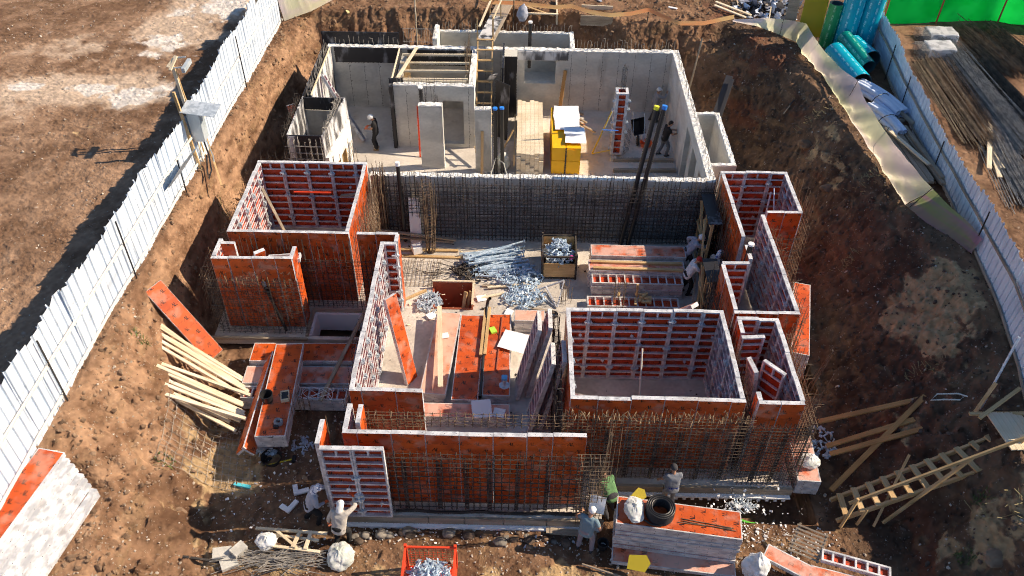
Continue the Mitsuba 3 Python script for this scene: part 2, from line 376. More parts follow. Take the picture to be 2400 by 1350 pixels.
def soil(p, n, uv):
    w = fbm(p.x * .55, p.y * .55, p.z * .55, 4)
    fine = fbm(p.x * 7, p.y * 7, p.z * 7, 4)
    mid = fbm(p.x * 2.3 + 11, p.y * 2.3, p.z * 2.3, 4)
    c = mix((.125, .070, .042), (.27, .165, .103), smoothstep(.34, .66, .5 * w + .5 * mid))
    # the plain left of the hoarding: trodden, with a dusty pale track across it
    plain = smoothstep(-11.6, -12.6, p.x)
    al, ac = p.x * .66 + p.y * .75, p.x * .75 - p.y * .66
    track = fbm(ac * .55 + .5 * w, al * .12, 2.0, 4)
    pl = mix((.165, .100, .063), (.33, .220, .150), smoothstep(.36, .62, .6 * track + .4 * mid))
    dust = mi.Float(0)
    for cx, cy, rx, ry, k in ((-16.0, 31.0, 3.0, 1.7, 1.0), (-19.5, 31.2, 3.2, 1.5, .8), (-15.6, 36.4, 2.6, 2.6, .9), (-14.6, 40.0, 2.8, 3.0, 1.0), (-19.6, 34.6, 3.0, 1.6, .55), (-22.5, 30.0, 3.5, 2.5, .6)):
        q = dr.square((p.x - cx * .971) / rx) + dr.square((p.y - cy * .971) / ry)
        dust = dr.maximum(dust, k * dr.exp(-q))
    pl = mix(pl, (.52, .42, .33), .9 * smoothstep(.28, .66, dust * .95 + (track - .5) * .7 + (mid - .5) * .6))
    c = mix(c, pl, plain)
    lime = mi.Float(0)
    for cx, cy, rx, ry, k in ((-15.9, 30.7, 1.5, .75, 1.1), (-17.6, 31.3, 1.3, .5, .8), (-14.6, 39.6, 1.6, 2.3, .75), (-20.8, 31.2, .75, .42, 1.25), (-15.9, 35.0, 1.0, 1.1, .8), (-13.6, 40.3, 1.2, 1.4, .8), (-16.0, 38.8, .9, 1.0, .7)):
        q = dr.square((p.x - cx * .971) / rx) + dr.square((p.y - cy * .971) / ry)
        lime = dr.maximum(lime, k * dr.exp(-q))
    lime = smoothstep(.36, .62, lime * 1.0 + (fbm(p.x * 1.9 + 3, p.y * 1.9, 0.0, 6) - .5) * 1.25)
    c = mix(c, mix((.54, .51, .47), (.74, .72, .69), fine), lime * plain)
    # ochre marl coming through: mound on the right bank, front left, lower right
    och = mi.Float(0)
    for cx, cy, rx, ry, k in ((13.7, 20.2, 1.1, 1.5, 1.0), (13.3, 18.6, .9, 1.0, .9), (12.7, 20.0, .9, .7, .7), (-8.3, 14.6, 1.3, 1.3, .8), (-9.6, 15.9, 1.0, 1.1, .6), (-8.9, 13.2, .8, .7, .6), (13.0, 12.0, 1.4, 1.2, .75), (11.6, 16.0, .9, 1.0, .42), (1.0, 11.3, 2.4, .7, .75), (-6.6, 11.7, 2.2, .7, .7), (12.5, 29.5, .8, 3.0, .4), (-2.4, 11.2, 2.0, .6, .6)):
        q = dr.square((p.x - cx) / rx) + dr.square((p.y - cy) / ry)
        och = dr.maximum(och, k * dr.exp(-q))
    och = smoothstep(.36, .56, och + (fbm(p.x * 1.4, p.y * 1.4, p.z * 2.4, 6) - .5) * 1.5)
    c = mix(c, mix((.36, .25, .135), (.52, .39, .23), fine), och * .9)
    # the left bank is a warm loam, the right one darker, with a red seam
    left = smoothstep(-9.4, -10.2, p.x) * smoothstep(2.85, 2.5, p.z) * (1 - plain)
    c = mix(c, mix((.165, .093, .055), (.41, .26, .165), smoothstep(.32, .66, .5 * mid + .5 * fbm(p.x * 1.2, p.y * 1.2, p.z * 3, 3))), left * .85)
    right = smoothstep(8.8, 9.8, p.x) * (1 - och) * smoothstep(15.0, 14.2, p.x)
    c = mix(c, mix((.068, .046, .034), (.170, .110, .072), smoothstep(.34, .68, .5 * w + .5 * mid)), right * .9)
    red = smoothstep(.5, .66, fbm(p.x * .8 + 20, p.y * .5, p.z * 1.4, 3)) * right * smoothstep(13.5, 11.5, p.x)
    c = mix(c, (.17, .066, .040), red * .65)
    tan = smoothstep(.56, .70, fbm(p.x * 1.7 + 3, p.y * 1.2, p.z * 3.4, 4)) * (1 - plain)
    c = mix(c, (.30, .205, .115), tan * .35)
    speck = smoothstep(.83, .88, noise(p.x * 17, p.y * 17, p.z * 17))
    c = mix(c, (.46, .40, .33), speck * .3)
    return c * mi.Color3f(1.0, .965, .94) * (.57 + .70 * fine)
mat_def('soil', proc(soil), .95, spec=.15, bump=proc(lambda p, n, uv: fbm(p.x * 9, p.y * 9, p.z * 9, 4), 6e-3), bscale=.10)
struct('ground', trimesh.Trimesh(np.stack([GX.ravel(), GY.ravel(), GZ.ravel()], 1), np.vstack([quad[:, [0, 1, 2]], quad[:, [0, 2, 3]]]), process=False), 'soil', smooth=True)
# ------------------------------------------------------------------ floors and concrete of the back room
def slab(name, polys, top, thick, m, holes=()):
    from shapely.geometry import Polygon, box as sbox
    from shapely.ops import unary_union
    s = unary_union([Polygon(q) for q in polys])
    for h in holes:
        s = s.difference(sbox(*h))
    mb = trimesh.util.concatenate([trimesh.creation.extrude_polygon(g, thick, engine='earcut') for g in getattr(s, 'geoms', [s])])
    mb.apply_translation([0, 0, top - thick])
    return struct(name, mb, m)

R4 = lambda x0, y0, x1, y1: [(x0, y0), (x1, y0), (x1, y1), (x0, y1)]
slab('front_floor', [R4(-4.95, 13.0, 2.55, 25.6), R4(2.5, 14.2, 8.12, 25.6), R4(8.0, 17.95, 8.85, 26.0), R4(8.8, 22.95, 10.15, 26.0), R4(-10.2, 19.75, -4.9, 26.0)], 0, .3, 'concrete_floor', holes=[(-2.95, 21.35, -1.5, 22.5), (-7.0, 19.9, -5.2, 21.1)])
slab('back_floor', [R4(-9.1, 25.75, 8.3, 36.2)], -.4, .3, 'concrete_floor')

def wall_box(parent, name, lo, hi, m='concrete_wall', top=True):
    b = MB().box(lo, (hi[0], hi[1], hi[2] - (.05 if top else 0)))
    k = put(name, b, m, parent)
    if top:                                  # the ragged, pale top of the pour
        r = rng(int(abs(lo[0] * 977 + lo[1] * 131 + hi[0] * 17) * 10) % 2**31)
        horiz = hi[0] - lo[0] > hi[1] - lo[1]
        n = max(4, int(max(hi[0] - lo[0], hi[1] - lo[1]) / .12))
        L = np.linspace(0, 1, n + 1)
        v, f = [], []
        for i, t in enumerate(L):
            if horiz:
                x = lo[0] + t * (hi[0] - lo[0]); pts = [(x, y, hi[2] + r.uniform(-.035, .03)) for y in np.linspace(lo[1], hi[1], 4)]
                base = [(x, lo[1], hi[2] - .05), (x, hi[1], hi[2] - .05)]
            else:
                y = lo[1] + t * (hi[1] - lo[1]); pts = [(x, y, hi[2] + r.uniform(-.035, .03)) for x in np.linspace(lo[0], hi[0], 4)]
                base = [(lo[0], y, hi[2] - .05), (hi[0], y, hi[2] - .05)]
            v += [base[0]] + pts + [base[1]]
        for i in range(n):
            for j in range(5):
                a = 6 * i + j
                f.append((a, a + 6, a + 7, a + 1))
        f = np.array(f)
        v += [v[k] for k in range(6)] + [v[6 * n + k] for k in range(6)]
        e0, e1 = 6 * (n + 1), 6 * (n + 1) + 6
        caps = np.array([(e0, e0 + 1, e0 + 4, e0 + 5), (e0 + 1, e0 + 2, e0 + 3, e0 + 4), (e1 + 5, e1 + 4, e1 + 1, e1), (e1 + 4, e1 + 3, e1 + 2, e1 + 1)])
        f = np.vstack([f, caps])
        put('rough_top', trimesh.Trimesh(np.array(v), np.vstack([f[:, [0, 1, 2]], f[:, [0, 2, 3]]]), process=False), 'concrete_fresh', k)
    return k

def tie_marks(parent, xs, zs, y):
    """formwork joints and tie holes of a wall face that looks along -y: thin grooves and dark plugs standing 3 mm proud."""
    g = MB()
    for x in xs:
        g.box((x - .007, y - .004, -.38), (x + .007, y, 2.6))
    for i, x in enumerate(xs):
        for z in zs:
            g.tube((x + .06, y - .005, z), (x + .06, y, z), .022, 6, True)
    tag(put('joint_line', g, 'joint_grey', parent), kind='stuff')
mat_def('joint_grey', (.13, .125, .115), .9)

B0, WT = -.4, 2.7
bw = thing('basement_wall', 'long grey concrete back wall with a window opening, behind the yellow stack', 'wall')
for lo, hi, top in (((-8.9, 35.95, B0), (0.23, 36.25, WT), True), ((1.70, 35.95, B0), (7.35, 36.25, WT), True), ((.23, 35.95, B0), (1.70, 36.25, 1.02), False), ((.23, 35.95, 2.2), (1.70, 36.25, WT), True)):
    wall_box(bw, 'wall_section', lo, hi, 'concrete_wall', top)
tie_marks(bw, (-8.0, -7.3, -6.6, -5.9, -1.6, -.9, 2.4, 3.1, 3.85, 4.6, 5.35, 6.1, 6.8), (.2, 1.0, 1.75), 35.95)
put('lintel_board', MB().box((-.5, 35.90, 2.24), (2.25, 35.944, 2.66)), 'streaked_ply', bw)
put('top_board', MB().box((-8.6, 35.90, 1.95), (-5.5, 35.944, 2.68)), 'black_ply', bw)
put('far_board', MB().box((-9.2, 36.32, 2.2), (-5.6, 36.37, 3.25)), 'black_ply', bw)
rw = thing('basement_wall', 'sunlit-topped concrete side wall with two tall openings beside the light well', 'wall')
for lo, hi in (((7.05, 30.5, B0), (7.35, 35.95, WT)), ((7.05, 28.95, B0), (7.35, 29.5, 2.1)), ((7.05, 27.3, B0), (7.35, 27.9, 2.1)), ((7.05, 25.75, B0), (7.35, 26.3, 2.1))):
    wall_box(rw, 'wall_section', lo, hi, top=hi[2] > 2.5)
wall_box(rw, 'wall_section', (7.05, 25.75, 2.1), (7.35, 30.5, WT))
mw = thing('basement_wall', 'concrete cross wall behind the dark rebar mesh in the middle of the pit', 'wall')
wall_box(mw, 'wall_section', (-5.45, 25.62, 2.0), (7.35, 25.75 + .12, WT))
wall_box(mw, 'wall_section', (-5.45, 25.62, B0), (7.35, 25.75 + .12, 2.0), 'concrete_shaded', False)
g = MB()
for z in (.45, .95, 1.4, 1.85, 2.25):
    g.box((-5.4, 25.607, z), (7.3, 25.62, z + .012))
tag(put('pour_line', g, 'concrete_fresh', mw), kind='stuff')
lw = thing('light_well', 'small open concrete light well standing outside the right wall', 'light well')
for lo, hi in (((7.35, 30.5, -.6), (8.3, 30.68, WT)), ((8.12, 26.9, -.6), (8.3, 30.5, WT)), ((7.35, 26.72, -.6), (8.3, 26.9, WT))):
    wall_box(lw, 'wall_section', lo, hi)
put('floor', MB().box((7.35, 26.9, -.6), (8.12, 30.5, .55)), 'concrete_wall', lw)
nw = thing('light_well', 'wide concrete light well along the far bank behind the ladder', 'light well')
for lo, hi in (((-4.05, 37.75, -.6), (2.55, 37.95, WT)), ((-4.05, 36.25, -.6), (-3.85, 37.75, WT + .35)), ((2.35, 36.25, -.6), (2.55, 37.75, WT))):
    wall_box(nw, 'wall_section', lo, hi)
put('floor', MB().box((-3.85, 36.25, -.6), (2.35, 37.75, .7)), 'concrete_wall', nw)
core = thing('stair_core', 'square concrete stair core with a doorway and planks across its top', 'stair core')
for lo, hi, top in (((-5.45, 32.45, B0), (-3.35, 32.72, WT), True), ((-2.43, 32.45, B0), (-1.95, 32.72, WT), True), ((-3.35, 32.45, 1.97), (-2.43, 32.72, WT), True), ((-3.35, 32.45, B0), (-2.43, 32.72, -.2), False), ((-2.2, 32.72, B0), (-1.95, 35.95, WT), True), ((-5.45, 32.72, B0), (-5.2, 35.95, 2.45), False)):
    wall_box(core, 'wall_section', lo, hi, 'concrete_wall', top)
tie_marks(core, (-4.9, -4.1, -2.2), (.3, 1.5, 2.3), 32.45)
put('side_board', MB().box((-5.62, 32.3, B0), (-5.47, 35.9, 2.68)), 'black_ply', core)
put('lintel_board', MB().box((-5.2, 35.85, 1.9), (-2.2, 35.90, 2.65)), 'black_ply', core)
for y in (33.0, 33.75, 34.5, 35.3):
    put('plank', MB().beam((-5.35, y, 2.68), (-2.25, y + .05, 2.70), .07, .10), 'wood_pale', core)
put('plank', MB().beam((-5.3, 32.85, 2.80), (-4.75, 35.8, 2.80), .14, .06), 'wood_pale', core)
put('plank', MB().beam((-5.55, 32.7, 2.72), (-5.55, 35.8, 2.72), .05, .10), 'wood_pale', core)
put('plank', MB().beam((-5.5, 32.78, 2.74), (-2.3, 32.78, 2.74), .05, .08), 'wood_pale', core)
for y in np.arange(32.9, 35.6, .5):
    put('prop_board', MB().beam((-5.12, y, 0.6), (-5.12, y, 2.6), .1, .04), 'wood_new', core)
core_in = MB().beam((-3.9, 34.0, -.2), (-3.2, 33.2, 2.72), .06, .05)
p1 = thing('concrete_pier', 'wide concrete wall pier in front of the stair core doorway', 'pier')
wall_box(p1, 'wall_section', (-4.2, 30.75, B0), (-3.2, 31.05, WT))
p2 = thing('concrete_pier', 'narrow concrete pier under the foot of the wooden ladder', 'pier')
wall_box(p2, 'wall_section', (-1.83, 30.5, B0), (-1.15, 30.8, WT))
# ------------------------------------------------------------------ aluminium form panels: plywood face to -y, frame to +y, stands on z = 0
_cache = {}
def panel_meshes(w, h, ribs=True, film='orange_film', frame='alu_frame', edge=.006, rimw=.05):
    """(face, back, frame) shape dicts of a panel w wide and h tall."""
    key = (round(w, 3), round(h, 3), ribs, film, frame, edge, rimw)
    if key not in _cache:
        d, e = .13, rimw
        r = rng(len(_cache))
        face = MB().box((edge, 0, edge), (w - edge, .012, h - edge), uvo=(r.uniform(0, 4), 0))
        fr = MB()
        def rim(lo, hi, ax):
            lo, hi = np.array(lo, float), np.array(hi, float)
            b = MB().box(lo, hi)
            v = b.v[0].copy(); uv = np.full((24, 2), -9.0)
            for k in range(6):                                  # uv only on the outer narrow side: bolt holes
                n_ax = k // 2
                if n_ax != ax:
                    continue
                q = v[4 * k:4 * k + 4]
                along = 2 if ax == 0 else 0
                uv[4 * k:4 * k + 4] = np.stack([q[:, along] - lo[along], q[:, 1] - (lo[1] + hi[1]) / 2], 1)
            fr.raw(v, b.f[0], uv)
        rim((0, .002, 0), (e, d, h), 0); rim((w - e, .002, 0), (w, d, h), 0)
        rim((e, .002, h - e), (w - e, d, h), 2); rim((e, .002, 0), (w - e, d, e), 2)
        if ribs:
            nr = max(1, int(round(h / .30)) - 1)
            for i in range(nr):
                z = (i + 1) * h / (nr + 1)
                fr.box((e, .014, z - .028), (w - e, d - .012, z - .016)).box((e, d - .024, z - .022), (w - e, d - .010, z + .022))
            if w > .7:
                fr.box((w / 2 - .02, .014, h - .3), (w / 2 + .02, d - .02, h - e))
        back = MB().box((e, .0125, e), (w - e, .016, h - e), uvo=(r.uniform(0, 4), 0))
        _cache[key] = (face.dict(film), fr.dict(frame), back.dict('orange_inner' if film != 'orange_pale' else 'orange_dusty'))
    return _cache[key]

def add_panel(parent, M, w, h=3.0, film='orange_film', frame='alu_frame'):
    f, fr, bk = panel_meshes(w, h, True, film, frame)
    k = put('panel', f, None, parent, M)
    put('frame', fr, None, k, M)
    put('back_sheet', bk, None, k, M)
    return k

def clamp_mesh():
    b = MB()
    b.box((-.13, .125, -.02), (.13, .165, .02)).box((-.10, .10, -.045), (-.065, .19, .045)).box((.065, .10, -.045), (.10, .19, .045))
    b.box((-.03, .15, -.06), (.03, .215, .06)).tube((0, .17, -.13), (0, .17, .11), .016, 6, True).tube((-.05, .20, .0), (.10, .22, .06), .014, 6, True)
    return b.dict('galvanised')
CLAMP = clamp_mesh()
def tie_mesh():
    return MB().tube((0, .05, 0), (0, .27, 0), .011, 6, True).tube((0, .15, 0), (0, .175, 0), .055, 8, True).dict('galvanised')
TIE = tie_mesh()

def along(p, q, z):
    """matrix of a run that starts at p and goes to q, its face looking to the right of the way... local -y."""
    p, q = np.array(p, float), np.array(q, float)
    d = (q - p) / np.linalg.norm(q - p)
    R = np.array([[d[0], -d[1], 0], [d[1], d[0], 0], [0, 0, 1]])
    return mat(R, (p[0], p[1], z))

def run(parent, p, q, widths, h=3.0, z=.07, clamps=(.55, 1.5, 2.55), film='orange_film', seed=0, lean=0):
    """Panels side by side from p towards q; the face looks to the right-hand side (local -y)."""
    M = along(p, q, z)
    if lean:
        M = M @ mat(rot(lean))
    r = rng(seed + 17)
    L = np.linalg.norm(np.array(q) - np.array(p)); s = L / sum(widths); x = 0
    for i, w in enumerate(widths):
        w = round(w * s, 2)
        j = mat(rot(0, 0, r.normal(0, .12)), (x + .004, r.normal(0, .008), r.normal(0, .012)))
        add_panel(parent, M @ j, w - .012, h, film)
        if clamps and i:
            for c in clamps:
                put('clamp', CLAMP, None, parent, M @ mat(rot(0, r.normal(0, 5)), (x, 0, c * h / 3.0 + r.uniform(-.1, .1))))
        if clamps and w > .5:
            for c in (clamps[0] + .35, clamps[-1] - .55):
                if r.random() < .6:
                    put('tie_rod', TIE, None, parent, M @ mat(None, (x + w * .3, 0, c)))
        x += w
    return M

F = 3.03
lb = thing('wall_formwork', 'square open orange formwork box at the far left of the pit', 'formwork')
run(lb, (-9.6, 21.62), (-5.55, 21.62), [.9, .9, .9, .9, .45], F, seed=1)
run(lb, (-5.55, 21.75), (-5.55, 25.74), [.75, .9, .9, .9, .55], F, seed=2)
run(lb, (-5.55, 25.87), (-9.6, 25.87), [.45, .9, .9, .9, .9], F, seed=3)
run(lb, (-9.6, 25.74), (-9.6, 21.75), [.55, .9, .9, .9, .75], F, seed=4)
put('shore', MB().beam((-9.2, 24.6, 2.75), (-7.9, 23.4, .1), .1, .06), 'wood_grey', lb)
put('shore', MB().beam((-6.6, 25.4, 1.9), (-5.75, 25.3, 2.1), .12, .06), 'wood_grey', lb)
put('tie_bar', MB().tube((-8.3, 25.3, 2.1), (-6.9, 25.3, 2.1), .035, 8), 'red_paint', lb)

sb = thing('wall_formwork', 'narrow tall formwork box with loose frames across its top, on the left', 'formwork')
run(sb, (-9.75, 20.26), (-7.15, 20.26), [.55, .75, .75, .55], F, clamps=None, seed=5)
run(sb, (-9.75, 21.25), (-9.75, 20.4), [.85], F, clamps=None, seed=6)
run(sb, (-7.13, 20.30), (-7.13, 20.95), [.65], F, clamps=None, seed=7)
for (x, y, z, a, ty, w) in ((-9.45, 20.95, 2.55, -12, 86, 1.0), (-8.15, 21.0, 2.6, 8, 86, 1.05)):
    add_panel(sb, mat(rot(80, 0, a), (x, y, z - .1)), w, .42, 'orange_film')
add_panel(sb, mat(rot(10, 0, 38), (-8.45, 20.55, 2.25)), .35, .9)
add_panel(sb, mat(rot(0, 0, 0), (-9.62, 20.95, 2.4)), .45, .72)

ub = thing('wall_formwork', 'short hooked formwork wall with clamps near the props pile', 'formwork')
run(ub, (-5.3, 21.62), (-3.92, 21.62), [.65, .75], F, clamps=None, seed=8)
run(ub, (-3.90, 21.25), (-3.90, 21.66), [.42], F, clamps=None, seed=9)
add_panel(ub, mat(rot(0, 0, 180), (-3.92, 21.25, .07)), .40, F)
for z in (.6, 1.0, 1.6, 2.1, 2.6):
    put('clamp', CLAMP, None, ub, mat(rot(0, 0, 180), (-3.98, 21.3, z)))

ml = thing('wall_formwork', 'long sunlit formwork wall with white frames and clamps, turned round the near left corner', 'formwork')
run(ml, (-4.45, 21.25), (-4.45, 14.85), [.55, .9, .9, .9, .9, .9, .9, .45], F, clamps=(.4, .95, 1.5, 2.1, 2.6), seed=10)
run(ml, (-4.45, 14.83), (-2.45, 14.83), [.35, .95, .75], F, clamps=None, seed=11)

lp = thing('formwork_element', 'narrow orange form panel leaning on the long sunlit formwork wall', 'form panel')
f, fr, bk = panel_meshes(.5, 3.0)
def leaning(p, q, side):
    """matrix: panel height runs from p to q, its width along side (roughly)"""
    p, q, s = (np.asarray(a, float) for a in (p, q, side))
    z = (q - p) / np.linalg.norm(q - p); x = s - z * (s @ z); x /= np.linalg.norm(x); y = np.cross(z, x)
    return mat(np.stack([x, y, z], 1), p)
M = leaning((-3.38, 17.75, .04), (-4.02, 18.85, 2.9), (.5, .88, 0))
put('face_sheet', f, None, lp, M); put('frame', fr, None, lp, M); put('back_sheet', bk, None, lp, M)

fwk = thing('wall_formwork', 'long orange formwork wall of printed panels at the very front of the pit', 'formwork')
run(fwk, (-4.4, 13.40), (1.94, 13.40), [.4, .9, .9, .9, .9, .9, .68, .9], F, clamps=None, seed=12)
run(fwk, (-4.42, 14.4), (-4.42, 13.52), [.88], F, clamps=None, seed=13)
add_panel(fwk, mat(rot(0, 0, 90), (-3.98, 13.75, .07)), .62, F)
wk = thing('wall_formwork', 'double form panel showing its ribs and clamps at the front left corner', 'formwork')
run(wk, (-3.26, 13.0), (-4.9, 13.0), [.82, .82], F, clamps=(.35, .75, 1.1, 1.9), seed=14)
run(wk, (-4.90, 13.05), (-4.90, 13.85), [.8], F, clamps=None, seed=15)

rb = thing('wall_formwork', 'large open orange formwork box with blue-grey clamps inside', 'formwork')
run(rb, (1.55, 14.72), (6.28, 14.72), [.75, .9, .9, .9, .9, .4], F, seed=20)
run(rb, (6.28, 14.85), (6.28, 18.18), [.75, .9, .9, .75], F, seed=21)
run(rb, (6.28, 18.31), (1.55, 18.31), [.6, .9, .9, .8, .8, .7], F, seed=22)
run(rb, (1.55, 18.18), (1.55, 14.85), [.75, .9, .9, .75], F, seed=23)
put('shore', MB().tube((3.85, 16.2, .05), (3.95, 17.9, 1.8), .03, 8), 'glass_fibre', rb)
put('shore', MB().beam((5.2, 15.2, .1), (5.95, 16.6, 1.0), .07, .05), 'wood_new', rb)
put('shore', MB().tube((1.75, 15.9, 1.9), (2.2, 14.95, 2.9), .03, 8), 'galvanised', rb)

rc = thing('wall_formwork', 'open three-sided formwork at the near right corner with loose tilted panels inside', 'formwork')
run(rc, (6.62, 14.66), (7.86, 14.66), [.6, .65], F, clamps=None, seed=24)
run(rc, (7.88, 14.8), (7.88, 17.9), [.9, .9, .75, .55], F, clamps=(.6, 1.6, 2.4), seed=25)
run(rc, (7.88, 18.02), (6.62, 18.02), [.6, .65], F, clamps=None, seed=26)
run(rc, (6.62, 17.9), (6.62, 17.35), [.5], F, clamps=None, seed=27)
run(rc, (6.62, 15.1), (6.62, 14.8), [.3], F, clamps=None, seed=28)
add_panel(rc, mat(rot(0, 0, 184), (7.3, 17.3, .07)), .68, F)
add_panel(rc, mat(rot(6, 4, 128), (7.55, 15.55, .5)), .75, 2.55)
add_panel(rc, mat(rot(-8, 0, 100), (7.25, 16.0, .4)), .6, 2.6)

ur = thing('wall_formwork', 'tall winding formwork shaft on the right edge of the pit below the light well', 'formwork')
run(ur, (6.6, 18.2), (8.57, 18.2), [.65, .65, .65], F, clamps=None, seed=30)
run(ur, (8.59, 18.35), (8.52, 23.15), [.75, .9, .9, .9, .9, .45], F, clamps=(.5, .9, 1.5, 1.9, 2.5), seed=31)
run(ur, (8.65, 23.22), (9.85, 23.26), [.6, .6], F, clamps=None, seed=32)
run(ur, (9.88, 23.3), (9.9, 25.65), [.75, .9, .75], F, clamps=(.7, 1.7, 2.5), seed=33)
run(ur, (9.9, 25.78), (7.45, 25.76), [.6, .9, .9], F, clamps=(.7, 1.7, 2.5), seed=34)
run(ur, (7.45, 25.6), (7.5, 21.9), [.9, .9, .9, .9], F, clamps=None, seed=35)
run(ur, (7.52, 21.45), (7.52, 20.72), [.75], F, clamps=None, seed=36)
run(ur, (7.5, 20.6), (6.62, 20.58), [.85], F, clamps=None, seed=37)
run(ur, (6.6, 20.45), (6.6, 18.35), [.7, .7, .7], F, clamps=None, seed=38)
put('prop', MB().tube((8.9, 23.9, .1), (9.3, 25.2, 2.6), .035, 8).tube((9.3, 23.6, 1.4), (9.3, 25.0, 2.9), .03, 8), 'galvanised', ur)

sp = thing('standpipe', 'black pipe with a silver end leaning on the front of the narrow formwork box', 'pipe')
put('pipe', MB().tube((-7.8, 20.12, .03), (-8.2, 20.2, 2.0), .055, 10, True), 'plastic_black', sp, smooth=30)
put('end', MB().tube((-8.2, 20.2, 2.0), (-8.22, 20.2, 2.16), .06, 10, True), 'galvanised', sp, smooth=30)
# ------------------------------------------------------------------ reinforcement
def mat_bars(p, q, z0, z1, sx, sz, depth=.14, r=.0065, *a, **k):
    return _bars(p, q, z0, z1, sx, sz, depth, r * 1.5, *a, **k)

def _bars(p, q, z0, z1, sx, sz, depth=.14, r=.0065, seed=0, tails=.0, hook=0.0, layers=2, jitter=.018):
    """A two-layer wall mat from p to q: uprights every sx, level bars every sz, cross ties, upright tails above z1."""
    p, q = np.array(p, float), np.array(q, float)
    L = np.linalg.norm(q - p); d = (q - p) / L; nrm = np.array([d[1], -d[0]])
    R = rng(seed); b = MB()
    for k in range(layers):
        off = nrm * (k * depth)
        for s in np.arange(.05, L, sx):
            c = p + d * (s + R.normal(0, jitter)) + off
            top = z1 + (R.uniform(.3, 1) * tails if R.random() < .8 else 0)
            e = (R.normal(0, .02), R.normal(0, .02))
            b.tube((c[0], c[1], z0), (c[0] + e[0], c[1] + e[1], top), r, 4)
            if hook and k == 0 and R.random() < .8:
                h = nrm * hook * R.uniform(.5, 1.2) + d * R.normal(0, .06)
                b.tube((c[0] + e[0], c[1] + e[1], top), (c[0] + e[0] + h[0], c[1] + e[1] + h[1], top + R.uniform(-.02, .06)), r, 4)
        for z in np.arange(z0 + .1, z1 + .01, sz):
            dz = R.normal(0, jitter, 2)
            a, c = p + off - d * R.uniform(0, .12), q + off + d * R.uniform(0, .12)
            b.tube((a[0], a[1], z + dz[0]), (c[0], c[1], z + dz[1]), r, 4)
    if layers > 1:
        for s in np.arange(.05, L, sx * 2):
            for z in np.arange(z1, z0 + .2, -.6):
                c = p + d * s
                b.tube((c[0], c[1], z), (c[0] + nrm[0] * depth, c[1] + nrm[1] * depth, z), r * .9, 4)
    return b

def rebar(label, m, *a, **k):
    key = thing('rebar_mat', label, 'rebar mat')
    tag(put('bars', mat_bars(*a, **k), m, key), kind='stuff')
    return key

rebar('tight black rebar mesh standing along the whole concrete cross wall', 'dark_bar', (-5.5, 25.40), (7.3, 25.40), .02, 2.5, .15, .17, .16, .0085, 1, .6)
rebar('rusty rebar mat tied in front of the long front formwork wall', 'dark_bar', (-4.3, 13.22), (2.55, 13.22), .03, 2.62, .2, .2, .13, .0064, 2, 0)
rebar('open rebar frame turned round the right end of the front formwork wall', 'rust_bar', (1.75, 13.18), (2.45, 13.18), .05, 2.7, .12, .17, .40, .007, 3, 0)
rebar('long narrow rebar cage hanging across the gap above the stacked panels', 'rust_bar', (-4.2, 14.45), (1.55, 14.45), 2.42, 2.74, .22, .14, .24, .007, 4, 0)
rebar('fine rebar mat on the near left return behind the front wall', 'rust_bar', (-4.2, 14.60), (-2.45, 14.60), .05, 2.5, .2, .25, .12, .006, 5, .2)
rebar('dense hooked rebar mat covering the front of the large right formwork box', 'rust_bar', (1.35, 14.48), (6.5, 14.48), .03, 2.78, .13, .14, .11, .0058, 6, .25, .12)
rebar('stepped rebar cage covering the front of the near right corner formwork', 'dark_bar', (6.45, 14.36), (8.15, 14.36), .03, 2.55, .15, .13, .14, .0065, 7, .3)
rebar('rebar cage of short spikes down the outer side of the near right corner', 'rust_bar', (8.12, 14.4), (8.2, 17.9), .03, 2.6, .2, .22, .14, .0065, 8, .7, .25)
rebar('thin rebar mat between the large right box and its neighbour', 'dark_bar', (6.45, 14.7), (6.45, 18.2), .03, 2.7, .16, .2, .10, .006, 9, .6)
rebar('rebar uprights on the back of the near right corner formwork', 'rust_bar', (6.5, 18.12), (8.7, 18.12), .03, 2.5, .14, .4, .04, .006, 10, .8)
rebar('rebar mat behind the leaning black shutters beside the three men', 'dark_bar', (6.42, 20.6), (6.42, 18.4), .03, 2.4, .16, .25, .10, .006, 11, .9)
rebar('rebar uprights along the outer wall of the winding shaft', 'rust_bar', (8.82, 18.4), (8.75, 23.0), .03, 2.7, .22, .25, .08, .006, 12, .5, .2)
rebar('dense rebar cage at the outer far corner of the winding shaft', 'rust_bar', (10.1, 23.1), (10.15, 25.9), .03, 2.6, .2, .2, .12, .006, 13, .9)
rebar('rebar uprights in front of the far end of the winding shaft', 'dark_bar', (8.7, 23.05), (9.9, 23.05), .03, 2.3, .2, .25, .06, .006, 14, 0)
rebar('rebar mat standing between the shaft and the concrete side wall', 'dark_bar', (7.25, 25.3), (7.28, 22.0), .03, 2.3, .17, .2, .08, .006, 15, 1.2)
rebar('rebar cage wrapped round the narrow tall formwork box', 'dark_bar', (-9.95, 20.05), (-6.95, 20.05), .03, 2.45, .19, .17, .10, .006, 16, .35, .14)
rebar('rebar cage on the trench side of the narrow tall formwork box', 'rust_bar', (-10.0, 21.3), (-10.0, 20.1), .03, 2.55, .2, .17, .2, .006, 17, .2)
rebar('rebar mat in the dark recess under the square left formwork box', 'dark_bar', (-9.5, 21.40), (-4.0, 21.40), .03, 2.2, .17, .2, .10, .006, 18, 1.0)
rebar('hooked rebar mat on the bank side of the square left formwork box', 'rust_bar', (-9.8, 25.8), (-9.8, 21.7), .03, 2.55, .15, .3, .13, .006, 19, .35, .22)
rebar('bushy rebar mat along the right side of the square left formwork box', 'rust_bar', (-5.3, 21.8), (-5.3, 25.6), .03, 2.75, .13, .18, .16, .006, 20, .7)
